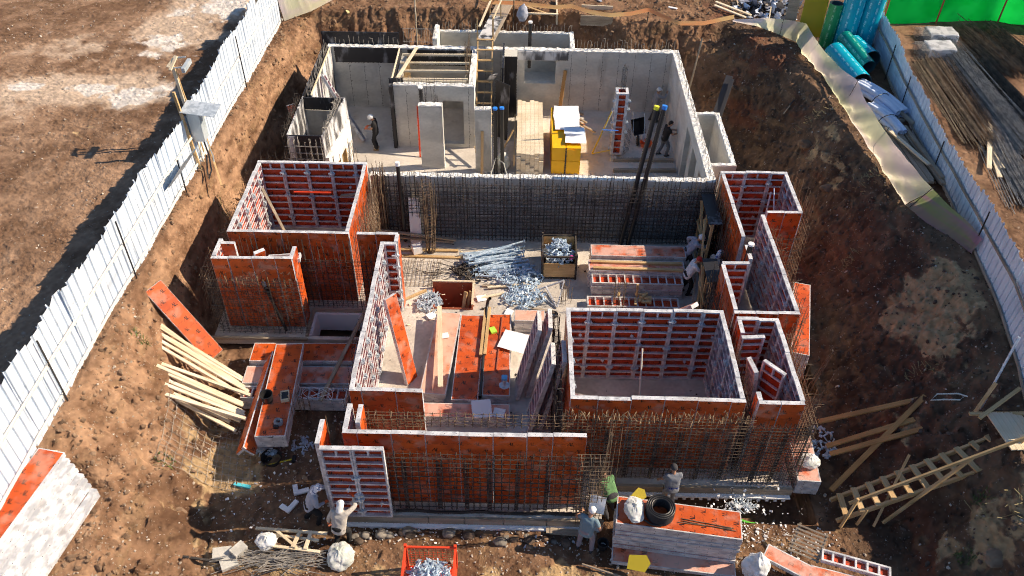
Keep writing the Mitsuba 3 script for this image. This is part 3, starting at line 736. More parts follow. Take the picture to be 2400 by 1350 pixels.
rebar('rebar starters behind the far side of the square left formwork box', 'dark_bar', (-5.6, 26.1), (-9.6, 26.1), .03, 2.9, .3, .6, .05, .006, 21, .45)
rebar('low rebar frame over the recess between the two left formwork boxes', 'dark_bar', (-4.7, 15.0), (-4.7, 21.2), .03, 2.2, .35, .35, .05, .005, 22, .9)
rebar('hooked starter bars along the left rim of the large right formwork box', 'dark_bar', (1.35, 18.3), (1.35, 14.6), .03, 2.75, .14, .25, .16, .006, 23, .3, .2)

for key, xs, y, z1, m, lab in (('a', (-2.89, -1.96, -1.22, -.59, .15, .95), 13.20, 2.25, 'dark_bar', 'ladder-like dark spacers standing in the rebar in front of the front formwork wall'),
                               ('b', (1.9, 2.6, 3.24, 3.99, 4.63, 5.32, 6.0), 14.38, 2.2, 'dark_bar', 'ladder-like dark spacers standing in the rebar in front of the large box'),
                               ('c', (6.9, 7.45), 14.32, 2.2, 'dark_bar', 'ladder-like dark spacers in the rebar of the near right corner')):
    t = thing('rebar_spacer', lab, 'rebar')
    for x in xs:
        b = MB()
        for dx in (-.045, .045):
            b.beam((x + dx, y, .05), (x + dx + .04, y, z1), .022, .022)
        for z in np.arange(.1, z1, .075):
            b.beam((x - .045, y, z), (x + .045, y, z), .02, .03)
        put('spacer', b, m, t)

b = MB(); R_ = rng(4)
for x in np.arange(1.6, 6.4, .115):
    z = R_.uniform(2.78, 2.98); d = R_.normal(0, .09); y = 14.40 + R_.normal(0, .05)
    b.tube((x, y + .05, 2.5), (x, y, z), .011, 4).tube((x, y, z), (x + d, y - R_.uniform(.08, .2), z - R_.uniform(-.05, .16)), .011, 4)
t = thing('bar_tips', 'bent light brown bar tips along the front of the large box', 'rebar'); tag(put('bars', b, 'tan_bar', t), kind='stuff')
b = MB()
for x in np.arange(-9.5, -7.2, .17):
    z = R_.uniform(2.4, 2.6)
    b.tube((x, 20.02, 2.1), (x, 20.0, z), .010, 4).tube((x, 20.0, z), (x + R_.normal(.08, .05), 19.9, z + R_.uniform(-.02, .06)), .010, 4)
t = thing('bar_tips', 'bent light brown bar tips in front of the narrow formwork box', 'rebar'); tag(put('bars', b, 'tan_bar', t), kind='stuff')
mat_def('tan_bar', tone((.22, .15, .085), (.42, .30, .18), 5), .7)
# ------------------------------------------------------------------ hoardings
mat_def('sheet_white', proc(lambda p, n, uv: mix((.52, .60, .70), (.65, .72, .80), smoothstep(.3, .7, fbm(p.x * 1.5, p.y * 1.5, p.z * .8, 3))) * (1 - .18 * smoothstep(.58, .85, fbm(p.x * 1.3, p.y * 1.3, p.z * 4, 3)))), .5)
mat_def('sheet_grey', proc(lambda p, n, uv: mix((.40, .46, .50), (.56, .62, .66), smoothstep(.3, .7, fbm(p.x * 2, p.y * 2, p.z, 3)))), .45, metallic=.3)

def sheet(w, h, seed, ribs=3):
    """Trapezoid-ribbed sheet standing in xz, w wide; ridges stand towards -y."""
    prof = []
    for k in range(ribs):
        x0 = w * k / ribs; p = w / ribs
        prof += [(x0, 0), (x0 + p * .72, 0), (x0 + p * .77, -.05), (x0 + p * .91, -.05), (x0 + p * .96, 0)]
    prof.append((w, 0))
    r = rng(seed)
    P = np.array(prof); n = len(P)
    zs = np.array([0, h * .33, h * .66, h])
    v = np.array([(x, y + .012 * math.sin(3 * z + seed), z + (r.uniform(-.03, .03) if z == h else 0)) for z in zs for x, y in P])
    f = [(j * n + i, j * n + i + 1, (j + 1) * n + i + 1, (j + 1) * n + i) for j in range(3) for i in range(n - 1)]
    f = np.array(f)
    return trimesh.Trimesh(v, np.vstack([f[:, [0, 1, 2]], f[:, [0, 2, 3]]]), process=False)

def hoarding(name, label, pts, sign, mname, rails, rail_m, seed, posts, w=1.0, base_off=-.1):
    """Sheets along the polyline pts of (x, y, base z, top z), the ridged side to the pit."""
    key = thing(name, label, 'fence')
    P = np.array(pts, float)
    L = np.concatenate([[0], np.cumsum(np.linalg.norm(np.diff(P[:, :2], axis=0), axis=1))])
    at = lambda s: np.array([np.interp(s, L, P[:, k]) for k in range(4)])
    variants = [sheet(w * 1.05, 1.0, seed + i).copy() for i in range(6)]
    dicts = [ply(v, mname) for v in variants]
    r = rng(seed); s = 0; i = 0
    while s < L[-1] - .2:
        a, b = at(s), at(min(s + w, L[-1]))
        d = b[:2] - a[:2]; d /= np.linalg.norm(d)
        h = (a[3] + b[3]) / 2 - (a[2] + b[2]) / 2 - base_off + r.normal(0, .07)
        lean = r.normal(0, .5)
        R = np.array([[d[0], -d[1], 0], [d[1], d[0], 0], [0, 0, 1]]) @ rot(lean, r.normal(0, .5))
        S = np.diag([1, 1, h])
        put('sheet', dicts[i % 6], None, key, mat(R @ S, (a[0] + .012 * (i % 2) * sign, a[1], (a[2] + b[2]) / 2 + base_off)))
        s += w * .985; i += 1
    for fr in rails:
        b = MB(); q = []
        for s in np.arange(0, L[-1], .8):
            a = at(s); q.append((a[0] + sign * .075, a[1], a[2] + fr * (a[3] - a[2]) + r.normal(0, .012)))
        for u, v in zip(q[:-1], q[1:]):
            b.beam(u, v, .05, .07)
        put('rail', b, rail_m, key)
    for s, k in posts:
        a = at(s)
        put('post', MB().beam((a[0] + sign * .14, a[1], a[2] - .2), (a[0] + sign * .14 - .02, a[1] + .05, a[2] + k * (a[3] - a[2])), .035, .035), 'plastic_black', key)
    return key, at

mat_def('rail_white', (.68, .65, .60), .7)
lf, latf = hoarding('site_hoarding', 'long sunlit white ribbed metal hoarding along the left side of the pit',
    [(-11.47, 38.0, 2.75, 5.15), (-11.66, 31.8, 2.72, 5.25), (-11.83, 26.6, 2.7, 5.05), (-12.03, 21.9, 2.68, 5.05), (-12.19, 17.5, 2.65, 5.1), (-12.3, 13.0, 2.6, 5.1), (-12.4, 8.0, 2.5, 5.0)],
    1, 'sheet_white', (.12, .58), 'rail_white', 3, ((.3, 1.0), (6.3, .95), (13.8, .6), (18.4, .95), (23.4, .95)))
put('loose_sheet', ply(sheet(.95, 2.2, 77), 'sheet_grey'), None, lf, mat(rot(0, 0, 84) @ rot(38) @ rot(0, 12, 0), (-12.0, 23.0, 3.6)) @ mat(np.diag([1.5, 1, .62])))
rf, ratf = hoarding('site_hoarding', 'blue-white ribbed metal hoarding in shade along the right side of the pit',
    [(14.1, 14.2, 2.3, 4.6), (14.65, 16.8, 2.55, 4.7), (15.05, 19.0, 2.6, 4.7), (15.3, 21.5, 2.7, 4.45), (15.7, 26.5, 2.8, 4.2), (15.95, 31.3, 2.8, 4.4), (16.3, 34.9, 2.8, 4.45), (16.6, 38.5, 2.8, 4.4)],
    -1, 'sheet_white', (.1, .62), 'wood_grey', 5, ((7.6, 1.0), (12.3, .95), (16.8, .98), (19.5, 1.0)))

# meter post on the left hoarding
mp = thing('meter_post', 'wooden post with a grey meter box, small roof sheet and cables on the left hoarding', 'meter post')
put('post', MB().beam((-11.72, 25.75, 2.1), (-11.95, 25.75, 5.9), .09, .09), 'wood_new', mp)
put('post', MB().beam((-11.80, 26.25, 2.4), (-12.0, 26.35, 6.5), .10, .06), 'wood_pale', mp)
put('post', MB().beam((-11.80, 26.55, 2.5), (-12.02, 26.45, 6.5), .10, .06), 'wood_new', mp)
put('roof_sheet', MB().box((-.62, -.36, 0), (.62, .36, .025), mat(rot(8, 4, -5), (-11.25, 25.95, 5.15))), 'galvanised', mp)
put('meter_box', MB().box((-11.78, 25.86, 3.85), (-11.35, 26.32, 5.0)), 'sheet_grey', mp)
put('head_bracket', MB().beam((-12.15, 26.3, 6.55), (-11.95, 26.75, 6.75), .12, .05).beam((-12.05, 26.2, 6.5), (-11.9, 26.65, 6.8), .1, .05), 'wood_pale', mp)
put('lamp_arm', MB().tube((-12.0, 26.35, 6.5), (-11.6, 26.35, 6.55), .025, 6, True).tube((-12.0, 26.7, 6.7), (-11.6, 26.7, 6.75), .025, 6, True).box((-11.62, 26.1, 6.45), (-11.5, 26.85, 6.62)), 'sheet_grey', mp)
put('cable', MB().path([(-11.45, 25.95, 3.9), (-11.35, 25.85, 3.3), (-11.3, 25.6, 2.8), (-11.35, 25.3, 2.6), (-11.45, 25.55, 2.75), (-11.5, 26.0, 3.2)], .03, 6), 'plastic_black', mp)
put('cable', MB().path([(-11.40, 26.05, 3.9), (-11.25, 25.95, 3.2), (-11.2, 25.75, 2.85)], .02, 6), 'sheet_grey', mp)
put('brace', MB().beam((-11.55, 26.5, 3.6), (-10.9, 25.2, 2.4), .07, .05), 'wood_new', mp)

# ------------------------------------------------------------------ sheeting hung along the top of the right bank
def film(name, label, top, bot, color, group, sag=.06, seed=0, trans=.55):
    T, B = np.array(top, float), np.array(bot, float)
    n, m = 130, 12
    def res(P):
        L = np.concatenate([[0], np.cumsum(np.linalg.norm(np.diff(P, axis=0), axis=1))]); s = np.linspace(0, L[-1], n)
        return np.stack([np.interp(s, L, P[:, k]) for k in range(3)], 1)
    T, B = res(T), res(B)
    t = np.linspace(0, 1, m)[None, :, None]
    V = T[:, None] * (1 - t) + B[:, None] * t
    s = np.linspace(0, 1, n)[:, None]
    w = np.sin(np.pi * t[..., 0])
    nz = meshkit.fbm(np.stack([s * 18 + t[..., 0] * 1.2, t[..., 0] * 1.6 + 0 * s, 0 * s + 0 * t[..., 0]], -1), 4, seed) - .5
    V[..., 0] += sag * 2.2 * nz * (w + .25) - sag * w
    V[..., 2] += sag * 1.5 * nz * w - sag * w * .8
    i, j = np.meshgrid(np.arange(n - 1), np.arange(m - 1), indexing='ij')
    q = np.stack([i * m + j, (i + 1) * m + j, (i + 1) * m + j + 1, i * m + j + 1], -1).reshape(-1, 4)
    return solo(name, trimesh.Trimesh(V.reshape(-1, 3), np.vstack([q[:, [0, 1, 2]], q[:, [0, 2, 3]]]), process=False), color, label, 'plastic sheeting', group, smooth=True)

def thin(key, fn, diff=.9, rough=.9):
    scene['m_' + key] = {'type': 'principledthin', 'base_color': proc(fn), 'roughness': rough, 'diff_trans': diff, 'eta': 1.4}
thin('film_pale', lambda p, n, uv: mix((.88, .88, .60), (.92, .78, .76), smoothstep(.35, .65, fbm(p.x * 1.1, p.y * .35, p.z * 1.4, 3))), 1.35)
thin('film_tinted', lambda p, n, uv: mix((.42, .50, .22), (.55, .34, .42), smoothstep(.4, .6, fbm(p.x * 1.6 + p.y * .9, p.z * 3.0, 1.0, 3))), 1.3)
thin('ribbon_orange', lambda p, n, uv: mix((.90, .42, .20), (.88, .62, .30), smoothstep(.35, .65, fbm(p.x * .9, p.y, p.z, 2))), 1.2)
thin('tarp_green', lambda p, n, uv: mix((.004, .70, .07), (.012, .85, .11), smoothstep(.3, .7, fbm(p.x * 1.2, p.y, p.z * 1.2, 3))), 1.3)
netg = 'sheeting along the edge of the pit'
film('plastic_sheeting', 'pale yellowish translucent sheeting sagging along the crest of the right bank', [(13.33, 37.38, 3.6), (13.25, 35.0, 3.75), (13.75, 33.56, 3.45), (14.1, 32.0, 3.6), (14.02, 30.46, 3.55), (14.0, 28.16, 3.6), (14.2, 25.82, 3.6), (14.5, 24.1, 3.6)],
     [(12.9, 36.9, 2.9), (12.94, 35.4, 2.95), (13.25, 33.9, 2.95), (13.35, 32.2, 2.9), (13.5, 30.4, 2.9), (13.55, 28.8, 2.9), (13.7, 26.4, 2.85), (13.8, 24.2, 2.85)], 'film_pale', netg, .17, 1)
film('plastic_sheeting', 'green and mauve striped sheeting running from the pale sheeting to the right hoarding', [(14.5, 24.1, 3.6), (14.75, 23.2, 3.55), (15.05, 22.3, 3.55), (15.2, 21.5, 3.5)], [(13.8, 24.2, 2.85), (14.2, 23.3, 2.8), (14.8, 22.4, 2.8), (15.15, 21.6, 2.8)], 'film_tinted', netg, .05, 2)
film('plastic_sheeting', 'short pale sheeting tied along the far right crest in front of the rubbish heap', [(10.1, 38.0, 3.45), (11.6, 37.9, 3.6), (12.6, 37.6, 3.65), (13.33, 37.38, 3.6)], [(10.1, 38.1, 3.3), (11.3, 38.2, 3.05), (12.2, 37.6, 2.95), (12.9, 36.9, 2.9)], 'film_pale', netg, .05, 3)
film('plastic_sheeting', 'creased pale sheeting stretched from the far end of the left hoarding', [(-11.42, 38.2, 4.9), (-10.9, 39.8, 4.9), (-9.6, 41.6, 4.7)], [(-11.30, 38.0, 2.95), (-10.2, 38.9, 3.05), (-8.9, 40.9, 3.1)], 'film_pale', netg, .07, 4)
for i, (a, b) in enumerate((((13.30, 35.05, 3.85), (12.9, 35.0, 2.8)), ((14.05, 31.7, 3.75), (13.4, 30.9, 2.75)), ((14.15, 28.0, 3.75), (13.45, 27.2, 2.7)), ((14.5, 24.15, 3.7), (13.75, 24.0, 2.75)), ((12.3, 37.6, 3.7), (12.25, 37.5, 2.8)))):
    solo('stake', MB().tube(a, b, .014, 6, True), 'dark_bar', 'thin dark steel stake of the pale sheeting, %s' % ['beside the large blue pipe', 'beside the bluish tubes', 'beside the grey timber pile', 'where the striped sheeting begins', 'in front of the rubbish heap'][i], 'stake', 'stakes of the sheeting')
rib = np.array([(-3.2, 40.3, 3.75), (-2.09, 39.4, 3.7), (-1.46, 39.0, 3.62), (-.12, 38.9, 3.65), (1.61, 38.5, 3.65), (2.42, 38.5, 3.72), (3.3, 38.15, 3.6), (4.21, 37.95, 3.55), (5.2, 38.1, 3.58), (6.07, 38.35, 3.68), (6.8, 37.7, 3.6), (7.4, 37.2, 3.55), (8.6, 37.4, 3.5), (10.1, 38.05, 3.55)])
film('barrier_ribbon', 'orange and cream barrier ribbon strung along the far crest of the pit', rib + [0, .06, .09], rib - [0, .10, .04], 'ribbon_orange', None, .015, 6)
labels['barrier_ribbon']['category'] = 'barrier tape'
for x, y, z0, z1, m in ((-1.5, 38.95, 2.6, 4.0, 'wood_new'), (6.07, 38.4, 2.7, 3.8, 'rust_bar'), (-5.0, 38.0, 1.8, 4.4, 'wood_pale'), (-.35, 38.6, 2.2, 4.6, 'rust_bar')):
    solo('marker_stake', MB().tube((x, y, z0), (x + .02, y + .02, z1), .03, 6, True), m, {-1.5: 'short wooden stake holding the barrier ribbon beside the plank ramp', 6.07: 'rusty stake holding the barrier ribbon where it bends', -5.0: 'pale wooden stake standing in the far bank behind the stair core', -.35: 'tall rusty stake on the right of the plank ramp'}[x], 'stake')

# ------------------------------------------------------------------ green tarpaulin fence and the yard beyond the right hoarding
tf = thing('tarpaulin_fence', 'bright green tarpaulin fence lit from behind at the upper right', 'fence')
TB, n = np.array([(17.6, 39.3, 2.75), (20.3, 39.6, 2.8), (23.3, 39.75, 2.8), (27.5, 38.6, 2.8)]), 40
def strip(P, h, m=8, wob=.1, seed=0):
    L = np.concatenate([[0], np.cumsum(np.linalg.norm(np.diff(P, axis=0), axis=1))]); s = np.linspace(0, L[-1], n)
    Q = np.stack([np.interp(s, L, P[:, k]) for k in range(3)], 1)
    V = np.repeat(Q[:, None], m, 1); z = np.linspace(0, h, m)
    V[..., 2] += z
    nz = meshkit.fbm(np.stack([s[:, None] * .9 + 0 * z, 0 * s[:, None] + z * .5, 0 * s[:, None] + 0 * z], -1), 3, seed) - .5
    V[..., 1] += wob * 2 * nz; V[:, -1, 2] += .12 * nz[:, -1]
    i, j = np.meshgrid(np.arange(n - 1), np.arange(m - 1), indexing='ij')
    q = np.stack([i * m + j, (i + 1) * m + j, (i + 1) * m + j + 1, i * m + j + 1], -1).reshape(-1, 4)
    return trimesh.Trimesh(V.reshape(-1, 3), np.vstack([q[:, [0, 1, 2]], q[:, [0, 2, 3]]]), process=False)
put('tarpaulin', strip(TB, 2.6), 'tarp_green', tf, smooth=True)
for x, y in ((17.6, 39.2), (20.35, 39.5), (23.4, 39.62)):
    put('post', MB().tube((x, y - .1, 2.5), (x, y - .1, 5.6), .045, 6, True), 'red_wood', tf)

def bundle(key_label, p, q, rad, nbar, m, seed, spread=.3, group='bundles of reinforcing bars on the ground'):
    r = rng(seed); b = MB(); p, q = np.array(p, float), np.array(q, float)
    d = (q - p) / np.linalg.norm(q - p); s = np.cross([0, 0, 1], d); s /= np.linalg.norm(s)
    for _ in range(nbar):
        o = r.normal(0, rad); u = abs(r.normal(0, rad * .5)) * max(0, 1 - (o / rad / 2) ** 2)
        e0, e1 = r.normal(0, .25), r.normal(0, .25)
        a = p + s * o + [0, 0, u + .02] + d * e0; c = q + s * (o * (1 + r.normal(0, spread))) + [0, 0, u + .02] + d * e1
        mid = (a + c) / 2 + s * r.normal(0, .05)
        mid[2] = max(mid[2], u + .02 + p[2]) - 0
        b.path([a, mid, c], .017, 4)
    k = thing('rebar_bundle', key_label, 'rebar bundle', group)
    tag(put('bars', b, m, k), kind='stuff')
Zg = 2.78
bundle('long grey bundle of bars running to the right edge beyond the hoarding', (19.9, 37.0, Zg), (19.8, 28.0, Zg), .42, 170, 'grey_bar', 1)
bundle('brown bundle of bars next to the hoarding, below the wrapped mesh', (18.5, 35.2, Zg), (18.3, 28.4, Zg), .40, 130, 'tan_bar', 2)
bundle('rusty bundle of bars between the grey bundle and the brown one', (19.3, 35.2, Zg), (18.95, 30.0, Zg), .26, 80, 'rust_bar', 3)
bundle('blue-grey bundle of bars at the right edge beside the white planks', (18.9, 29.0, Zg), (18.4, 24.3, Zg), .30, 110, 'grey_bar', 4)
bundle('loose bars in the shade under the green tarpaulin', (21.3, 38.7, Zg), (21.8, 34.2, Zg), .45, 100, 'rust_bar', 5)
bundle('loose bars at the upper right edge under the green tarpaulin', (22.7, 38.6, Zg), (23.2, 34.6, Zg), .4, 90, 'rust_bar', 6)
bundle('thin bundle of dark bars behind the long grey bundle', (20.9, 35.2, Zg), (21.2, 28.3, Zg), .24, 80, 'dark_bar', 7)
thin('film_clear', lambda p, n, uv: mix((.55, .57, .60), (.85, .87, .9), smoothstep(.35, .6, fbm(p.x * 4, p.y * 4, p.z * 4, 3))), .8, .25)
for k, (x, y, w, d) in enumerate(((19.6, 37.6, 1.7, .9), (19.0, 36.1, 1.6, .9))):
    t = thing('mesh_pack', ['farther pack of dark steel mesh wrapped in clear film', 'nearer pack of dark steel mesh wrapped in clear film'][k], 'mesh pack')
    b = MB(); r = rng(60 + k)
    for i in range(9):
        for j in range(9):
            b.tube((x - w / 2 + r.normal(0, .03), y - d / 2 + j * d / 8, Zg + .03 + i * .05), (x + w / 2 + r.normal(0, .03), y - d / 2 + j * d / 8, Zg + .03 + i * .05), .012, 4)
    tag(put('bars', b, 'grey_bar', t), kind='stuff')
    g = trimesh.creation.box((w * .75, d * 1.06, .42)).subdivide().subdivide().subdivide()
    g.apply_translation((x + w * .15, y, Zg + .28))
    g.vertices += (meshkit.fbm(g.vertices * 5, 3, 7)[:, None] - .5) * [.12, .12, .10]
    put('wrapping', g, 'film_clear', t, smooth=True)
for a, b, lab in (((19.25, 30.2, Zg + .06), (17.6, 26.4, Zg + .22), 'white-lit plank lying on top of two crossed planks beyond the right hoarding'), ((18.6, 28.6, Zg + .05), (18.25, 26.6, Zg + .12), 'short white-lit plank on the right of the crossed planks'), ((18.9, 30.0, Zg + .04), (17.95, 26.1, Zg + .05), 'white-lit plank underneath the other crossed planks')):
    solo('plank', MB().beam(a, b, .17, .05), 'wood_pale', lab, 'plank')

# ------------------------------------------------------------------ pipes, board and timber between sheeting and hoarding
def pipe_skin(base, text):
    def f(p, n, uv):
        # bands of pale slanted lettering repeated round the pipe
        x, y = uv.y, uv.x
        r = dr.floor(x / .34); ly = x - (r + .5) * .34
        yy = y + r * .19; c = dr.floor(yy / .42); lx = yy - (c + .5) * .42
        k = mi.Int32(dr.floor((lx + .14) / .28 * 36)); ln = mi.Int32(dr.floor((.04 - ly - lx * .0) / .08 * 5))
        ok = (k >= 0) & (k < 36) & (ln >= 0) & (ln < 5)
        m = dr.select(ok, dr.gather(mi.Float, mi.Float(PB), mi.UInt32(dr.clip(ln * 36 + k, 0, 179))), 0.0)
        return mix(base, text, m * .8)
    return proc(f)
PB = np.zeros((5, 36), np.float32)
for k in range(9):                                   # illegible lettering: uneven upright and level strokes
    rr = np.random.default_rng(50 + k)
    PB[:, 4 * k] = 1; PB[rr.integers(0, 5), 4 * k:4 * k + 3] = 1; PB[rr.integers(1, 5):, 4 * k + 2] = 1
PB = PB.ravel()
mat_def('pipe_blue', pipe_skin((.0, .36, .50), (.60, .88, .92)), .38)
mat_def('pipe_green', pipe_skin((.02, .28, .10), (.40, .70, .50)), .38)
mat_def('pipe_teal', pipe_skin((.0, .24, .20), (.40, .72, .66)), .38)
def pipe(label, p, q, r, m, key='storm_pipe'):
    t = thing(key, label, 'pipe', 'printed storm water pipes by the right hoarding')
    p, q = np.array(p, float), np.array(q, float)
    b = MB().path([p + (q - p) * s for s in np.linspace(0, 1, 5)], r, 28)
    put('outer_wall', b, m, t, smooth=True)
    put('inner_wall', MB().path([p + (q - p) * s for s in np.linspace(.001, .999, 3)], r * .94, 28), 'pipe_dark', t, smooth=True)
    M0, M1 = frame_to(p, q), frame_to(q, p)
    a = np.arange(28) * 2 * math.pi / 28
    for M in (M0, M1):
        v = np.concatenate([np.stack([a * 0, k * np.cos(a), k * np.sin(a)], 1) for k in (r, r * .94)]); i = np.arange(28); j = (i + 1) % 28
        put('rim', trimesh.Trimesh(v @ M[:3, :3].T + M[:3, 3], np.vstack([np.stack([i, j, j + 28], 1), np.stack([i, j + 28, i + 28], 1)]), process=False), 'pipe_dark', t)
    return t
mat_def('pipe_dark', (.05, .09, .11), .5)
pipe('narrow green printed pipe standing upright beside the yellow board', (14.2, 36.75, 2.75), (14.25, 36.8, 4.85), .31, 'pipe_green')
pipe('wide turquoise printed pipe standing upright in the middle of the group', (14.95, 36.6, 2.75), (15.0, 36.7, 6.3), .46, 'pipe_blue')
pipe('wide turquoise printed pipe standing upright nearest the hoarding', (15.85, 36.7, 2.75), (15.95, 36.8, 6.3), .48, 'pipe_blue')
pipe('green-blue printed pipe lying across the others with its dark mouth to the front', (14.75, 36.1, 3.55), (15.25, 33.8, 3.25), .33, 'pipe_teal')
pipe('wide blue printed pipe lying beside the hoarding with its dark mouth showing', (15.15, 36.0, 3.25), (15.55, 34.5, 3.22), .47, 'pipe_blue')
pipe('wide turquoise pipe lying half hidden behind the pale sheeting', (14.15, 35.3, 3.2), (14.55, 32.5, 3.15), .48, 'pipe_blue')
pipe('small blue pipe section lying between the standing pipes and the sheeting', (14.5, 36.0, 3.0), (14.95, 34.2, 2.98), .16, 'pipe_teal')
solo('yellow_board', MB().box((0, 0, 0), (1.05, .06, 3.0), mat(rot(-6, 0, -12), (13.15, 37.75, 2.75))), 'yellow_sheet', 'tall yellow board leaning beside the upright green pipe', 'board')
solo('grey_board', MB().box((0, 0, 0), (.5, .08, 2.6), mat(rot(-8, 0, -12), (12.5, 38.0, 2.75))), 'wood_grey', 'grey timber board leaning next to the yellow board', 'board')
# blue-white corrugated tubes in two tied bundles
for k, (a, b, cnt) in enumerate((((14.35, 32.4, 3.05), (15.35, 30.2, 3.0), 7), ((14.45, 30.7, 2.95), (15.0, 28.75, 2.95), 5))):
    t = thing('tube_bundle', ['larger tied bundle of bluish white flexible tubes behind the sheeting', 'smaller tied bundle of bluish white flexible tubes nearest the timber pile'][k], 'tube bundle')
    a, b = np.array(a), np.array(b); d = (b - a) / np.linalg.norm(b - a); s = np.cross([0, 0, 1], d)
    for i in range(cnt):
        row, col = (i // 3, i % 3) if cnt == 5 else (i // 4, i % 4)
        o = s * ((col - 1) * .21 + row * .1) + np.array([0, 0, row * .19])
        q = [a + o + (b - a) * u + np.array([0, 0, .06 * math.sin(3.1 * u)]) + s * .12 * math.sin(2 * u + .5) for u in np.linspace(-.05, 1.05, 14)]
        put('tube', MB().path(q, .105, 12), 'tube_white', t, smooth=True)
    c = a + (b - a) * .6
    put('strap', MB().path([c + s * .45 * math.cos(u) + np.array([0, 0, .15 + .3 * math.sin(u)]) for u in np.linspace(0, 2 * math.pi, 14)], .018, 5), 'plastic_black', t)
# grey planks
r = rng(9)
for i in range(13):
    row, col = i // 6, i % 6
    x0 = 15.45 - col * .17 - row * .05 + r.normal(0, .02)
    p, q = (x0, 29.3 + r.normal(0, .12), 2.9 + row * .10), (x0 + .22 + r.normal(0, .05), 25.5 + r.normal(0, .15), 2.9 + row * .10)
    solo('timber_plank', MB().beam(p, q, .155, .09), 'wood_grey', '%s weathered plank from the hoarding in the %s layer of the grey timber pile' % (NTH[col], ['lower', 'middle', 'upper'][row]), 'plank', 'grey planks by the right hoarding')
solo('timber_plank', MB().beam((14.5, 28.9, 3.18), (15.25, 26.3, 3.2), .15, .06), 'wood_pale', 'single paler plank lying askew on the grey timber pile', 'plank')
for i, (p, q) in enumerate((((14.95, 30.2, 3.0), (15.6, 30.35, 3.05)), ((15.5, 30.3, 3.12), (15.75, 29.4, 3.1)), ((15.0, 29.8, 2.95), (15.6, 29.9, 2.95)))):
    solo('timber_plank', MB().beam(p, q, .14, .10), 'wood_grey', '%s short cross piece at the far end of the grey timber pile' % ['longest', 'raised', 'lowest'][i], 'plank', 'cross pieces by the right hoarding')
# ------------------------------------------------------------------ stacks of form panels (each panel a thing of its own)
def lying(x, y, z, ang, face_up=True):
    """matrix that lays a panel down: its width along direction ang (degrees), its height along ang + 90, face (or ribs) up."""
    R = rot(0, 0, ang)
    if face_up:      # x -> x, z(height) -> y, -y(face) -> +z
        B = np.array([[1, 0, 0], [0, 0, 1], [0, -1, 0]], float)
    else:            # ribs up, mirrored along x to stay right-handed
        B = np.array([[-1, 0, 0], [0, 0, 1], [0, 1, 0]], float)
    return mat(R @ B, (x, y, z))

def stack(where, group, x, y, z, ang, w, L, n, film='orange_film', frame='alu_old', step=(0, 0), jit=.013, top_ribs=0, seed=0, h=.133, flip_rest=False):
    """n panels lying on each other from z up; (x, y) is the corner with the smallest width and height coordinates of the bottom one."""
    r = rng(seed + 500)
    for i in range(n):
        k = n - 1 - i
        up = (k == 0) if flip_rest else i < n - top_ribs
        t = thing('formwork_element', '%s form panel, %s' % (('single' if n == 1 else ORD[k]), where), 'form panel', group)
        j = r.normal(0, jit, 2); a = ang + r.normal(0, .35)
        R = rot(0, 0, a)
        o = R @ np.array([0 if up else w, 0, 0])
        M = lying(x + step[0] * i + j[0] + o[0], y + step[1] * i + j[1] + o[1], z + h * i + (h if up else 0), a, up)
        f, fr, bk = panel_meshes(w, L, k < 2, film if k == 0 else 'orange_film', frame, .03, .14 if flip_rest else .05)
        put('face_sheet', f, None, t, M); put('frame', fr, None, t, M)
        if k < 2:
            put('back_sheet', bk, None, t, M)

stack('pale dusty stack in the front room', 'pale left stack in the front room', -2.98, 17.12, .01, -4, .82, 3.7, 3, 'orange_pale', seed=1, step=(.02, 0))
stack('middle stack in the front room', 'middle stack in the front room', -1.92, 16.9, .01, -1, .84, 3.8, 3, 'orange_film', seed=2)
stack('front room stack under the jack', 'right stack in the front room', -.98, 17.08, .01, 0, .87, 3.66, 3, 'orange_film', seed=3)
stack('cross stack behind the front wall', 'cross stack in the front room', -.08, 16.16, .01, 90, .56, 2.68, 3, 'orange_dusty', seed=4)
stack('short pale stack beyond the paper', 'short pale stack in the front room', 1.05, 20.3, .01, 90, .54, 1.05, 4, 'orange_pale', seed=5)
stack('stack beside the crate of clamps', 'far stack on the right of the yard', 6.2, 23.35, .01, 90, .64, 3.45, 7, 'orange_dusty', seed=6)
stack('stack with two planks on the right', 'planked stack on the right of the yard', 6.1, 22.68, .01, 90, .60, 3.45, 6, 'orange_dusty', seed=7)
stack('ribbed stack with its frame up', 'ribbed stack on the right of the yard', 5.97, 22.12, .01, 90, .52, 3.25, 5, 'orange_dusty', seed=8, top_ribs=1)
stack('low ribbed stack behind the box', 'low ribbed stack on the right of the yard', 5.8, 21.38, .01, 90, .52, 3.25, 2, 'orange_dusty', seed=9, top_ribs=2)
stack('farthest stack left of the slab', 'far left outer stack', -5.17, 18.4, -.25, 91.5, .82, 3.4, 5, 'orange_film', seed=10)
stack('middle stack left of the slab', 'middle left outer stack', -5.1, 17.52, -.25, 90.5, .74, 3.5, 4, 'orange_dusty', seed=11)
stack('nearest ribbed stack left of the slab', 'near left outer stack', -5.2, 16.88, -.25, 90, .50, 3.3, 4, 'orange_film', seed=12, top_ribs=1)
stack('stack with the bucket on the left', 'left outer stack under the bucket', -7.50, 15.0, .27, 3.5, .89, 3.75, 4, 'orange_film', seed=13)
stack('white-sided stack at the lower left', 'white-sided stack at the lower left', -12.05, 9.45, 1.50, -10.5, .74, 3.15, 9, 'orange_film', 'alu_frame', step=(-.092, .06), seed=14, jit=.008, flip_rest=True)
stack('front stack under the pipe coil', 'stack under the coil', 6.05, 11.80, -.1, 83, .85, 3.28, 9, 'orange_film', seed=15)
stack('pushed out under the stack with the coil', 'board under the front stack', 6.0, 11.40, -.24, 83.5, .8, 3.3, 1, 'orange_dusty', seed=16)
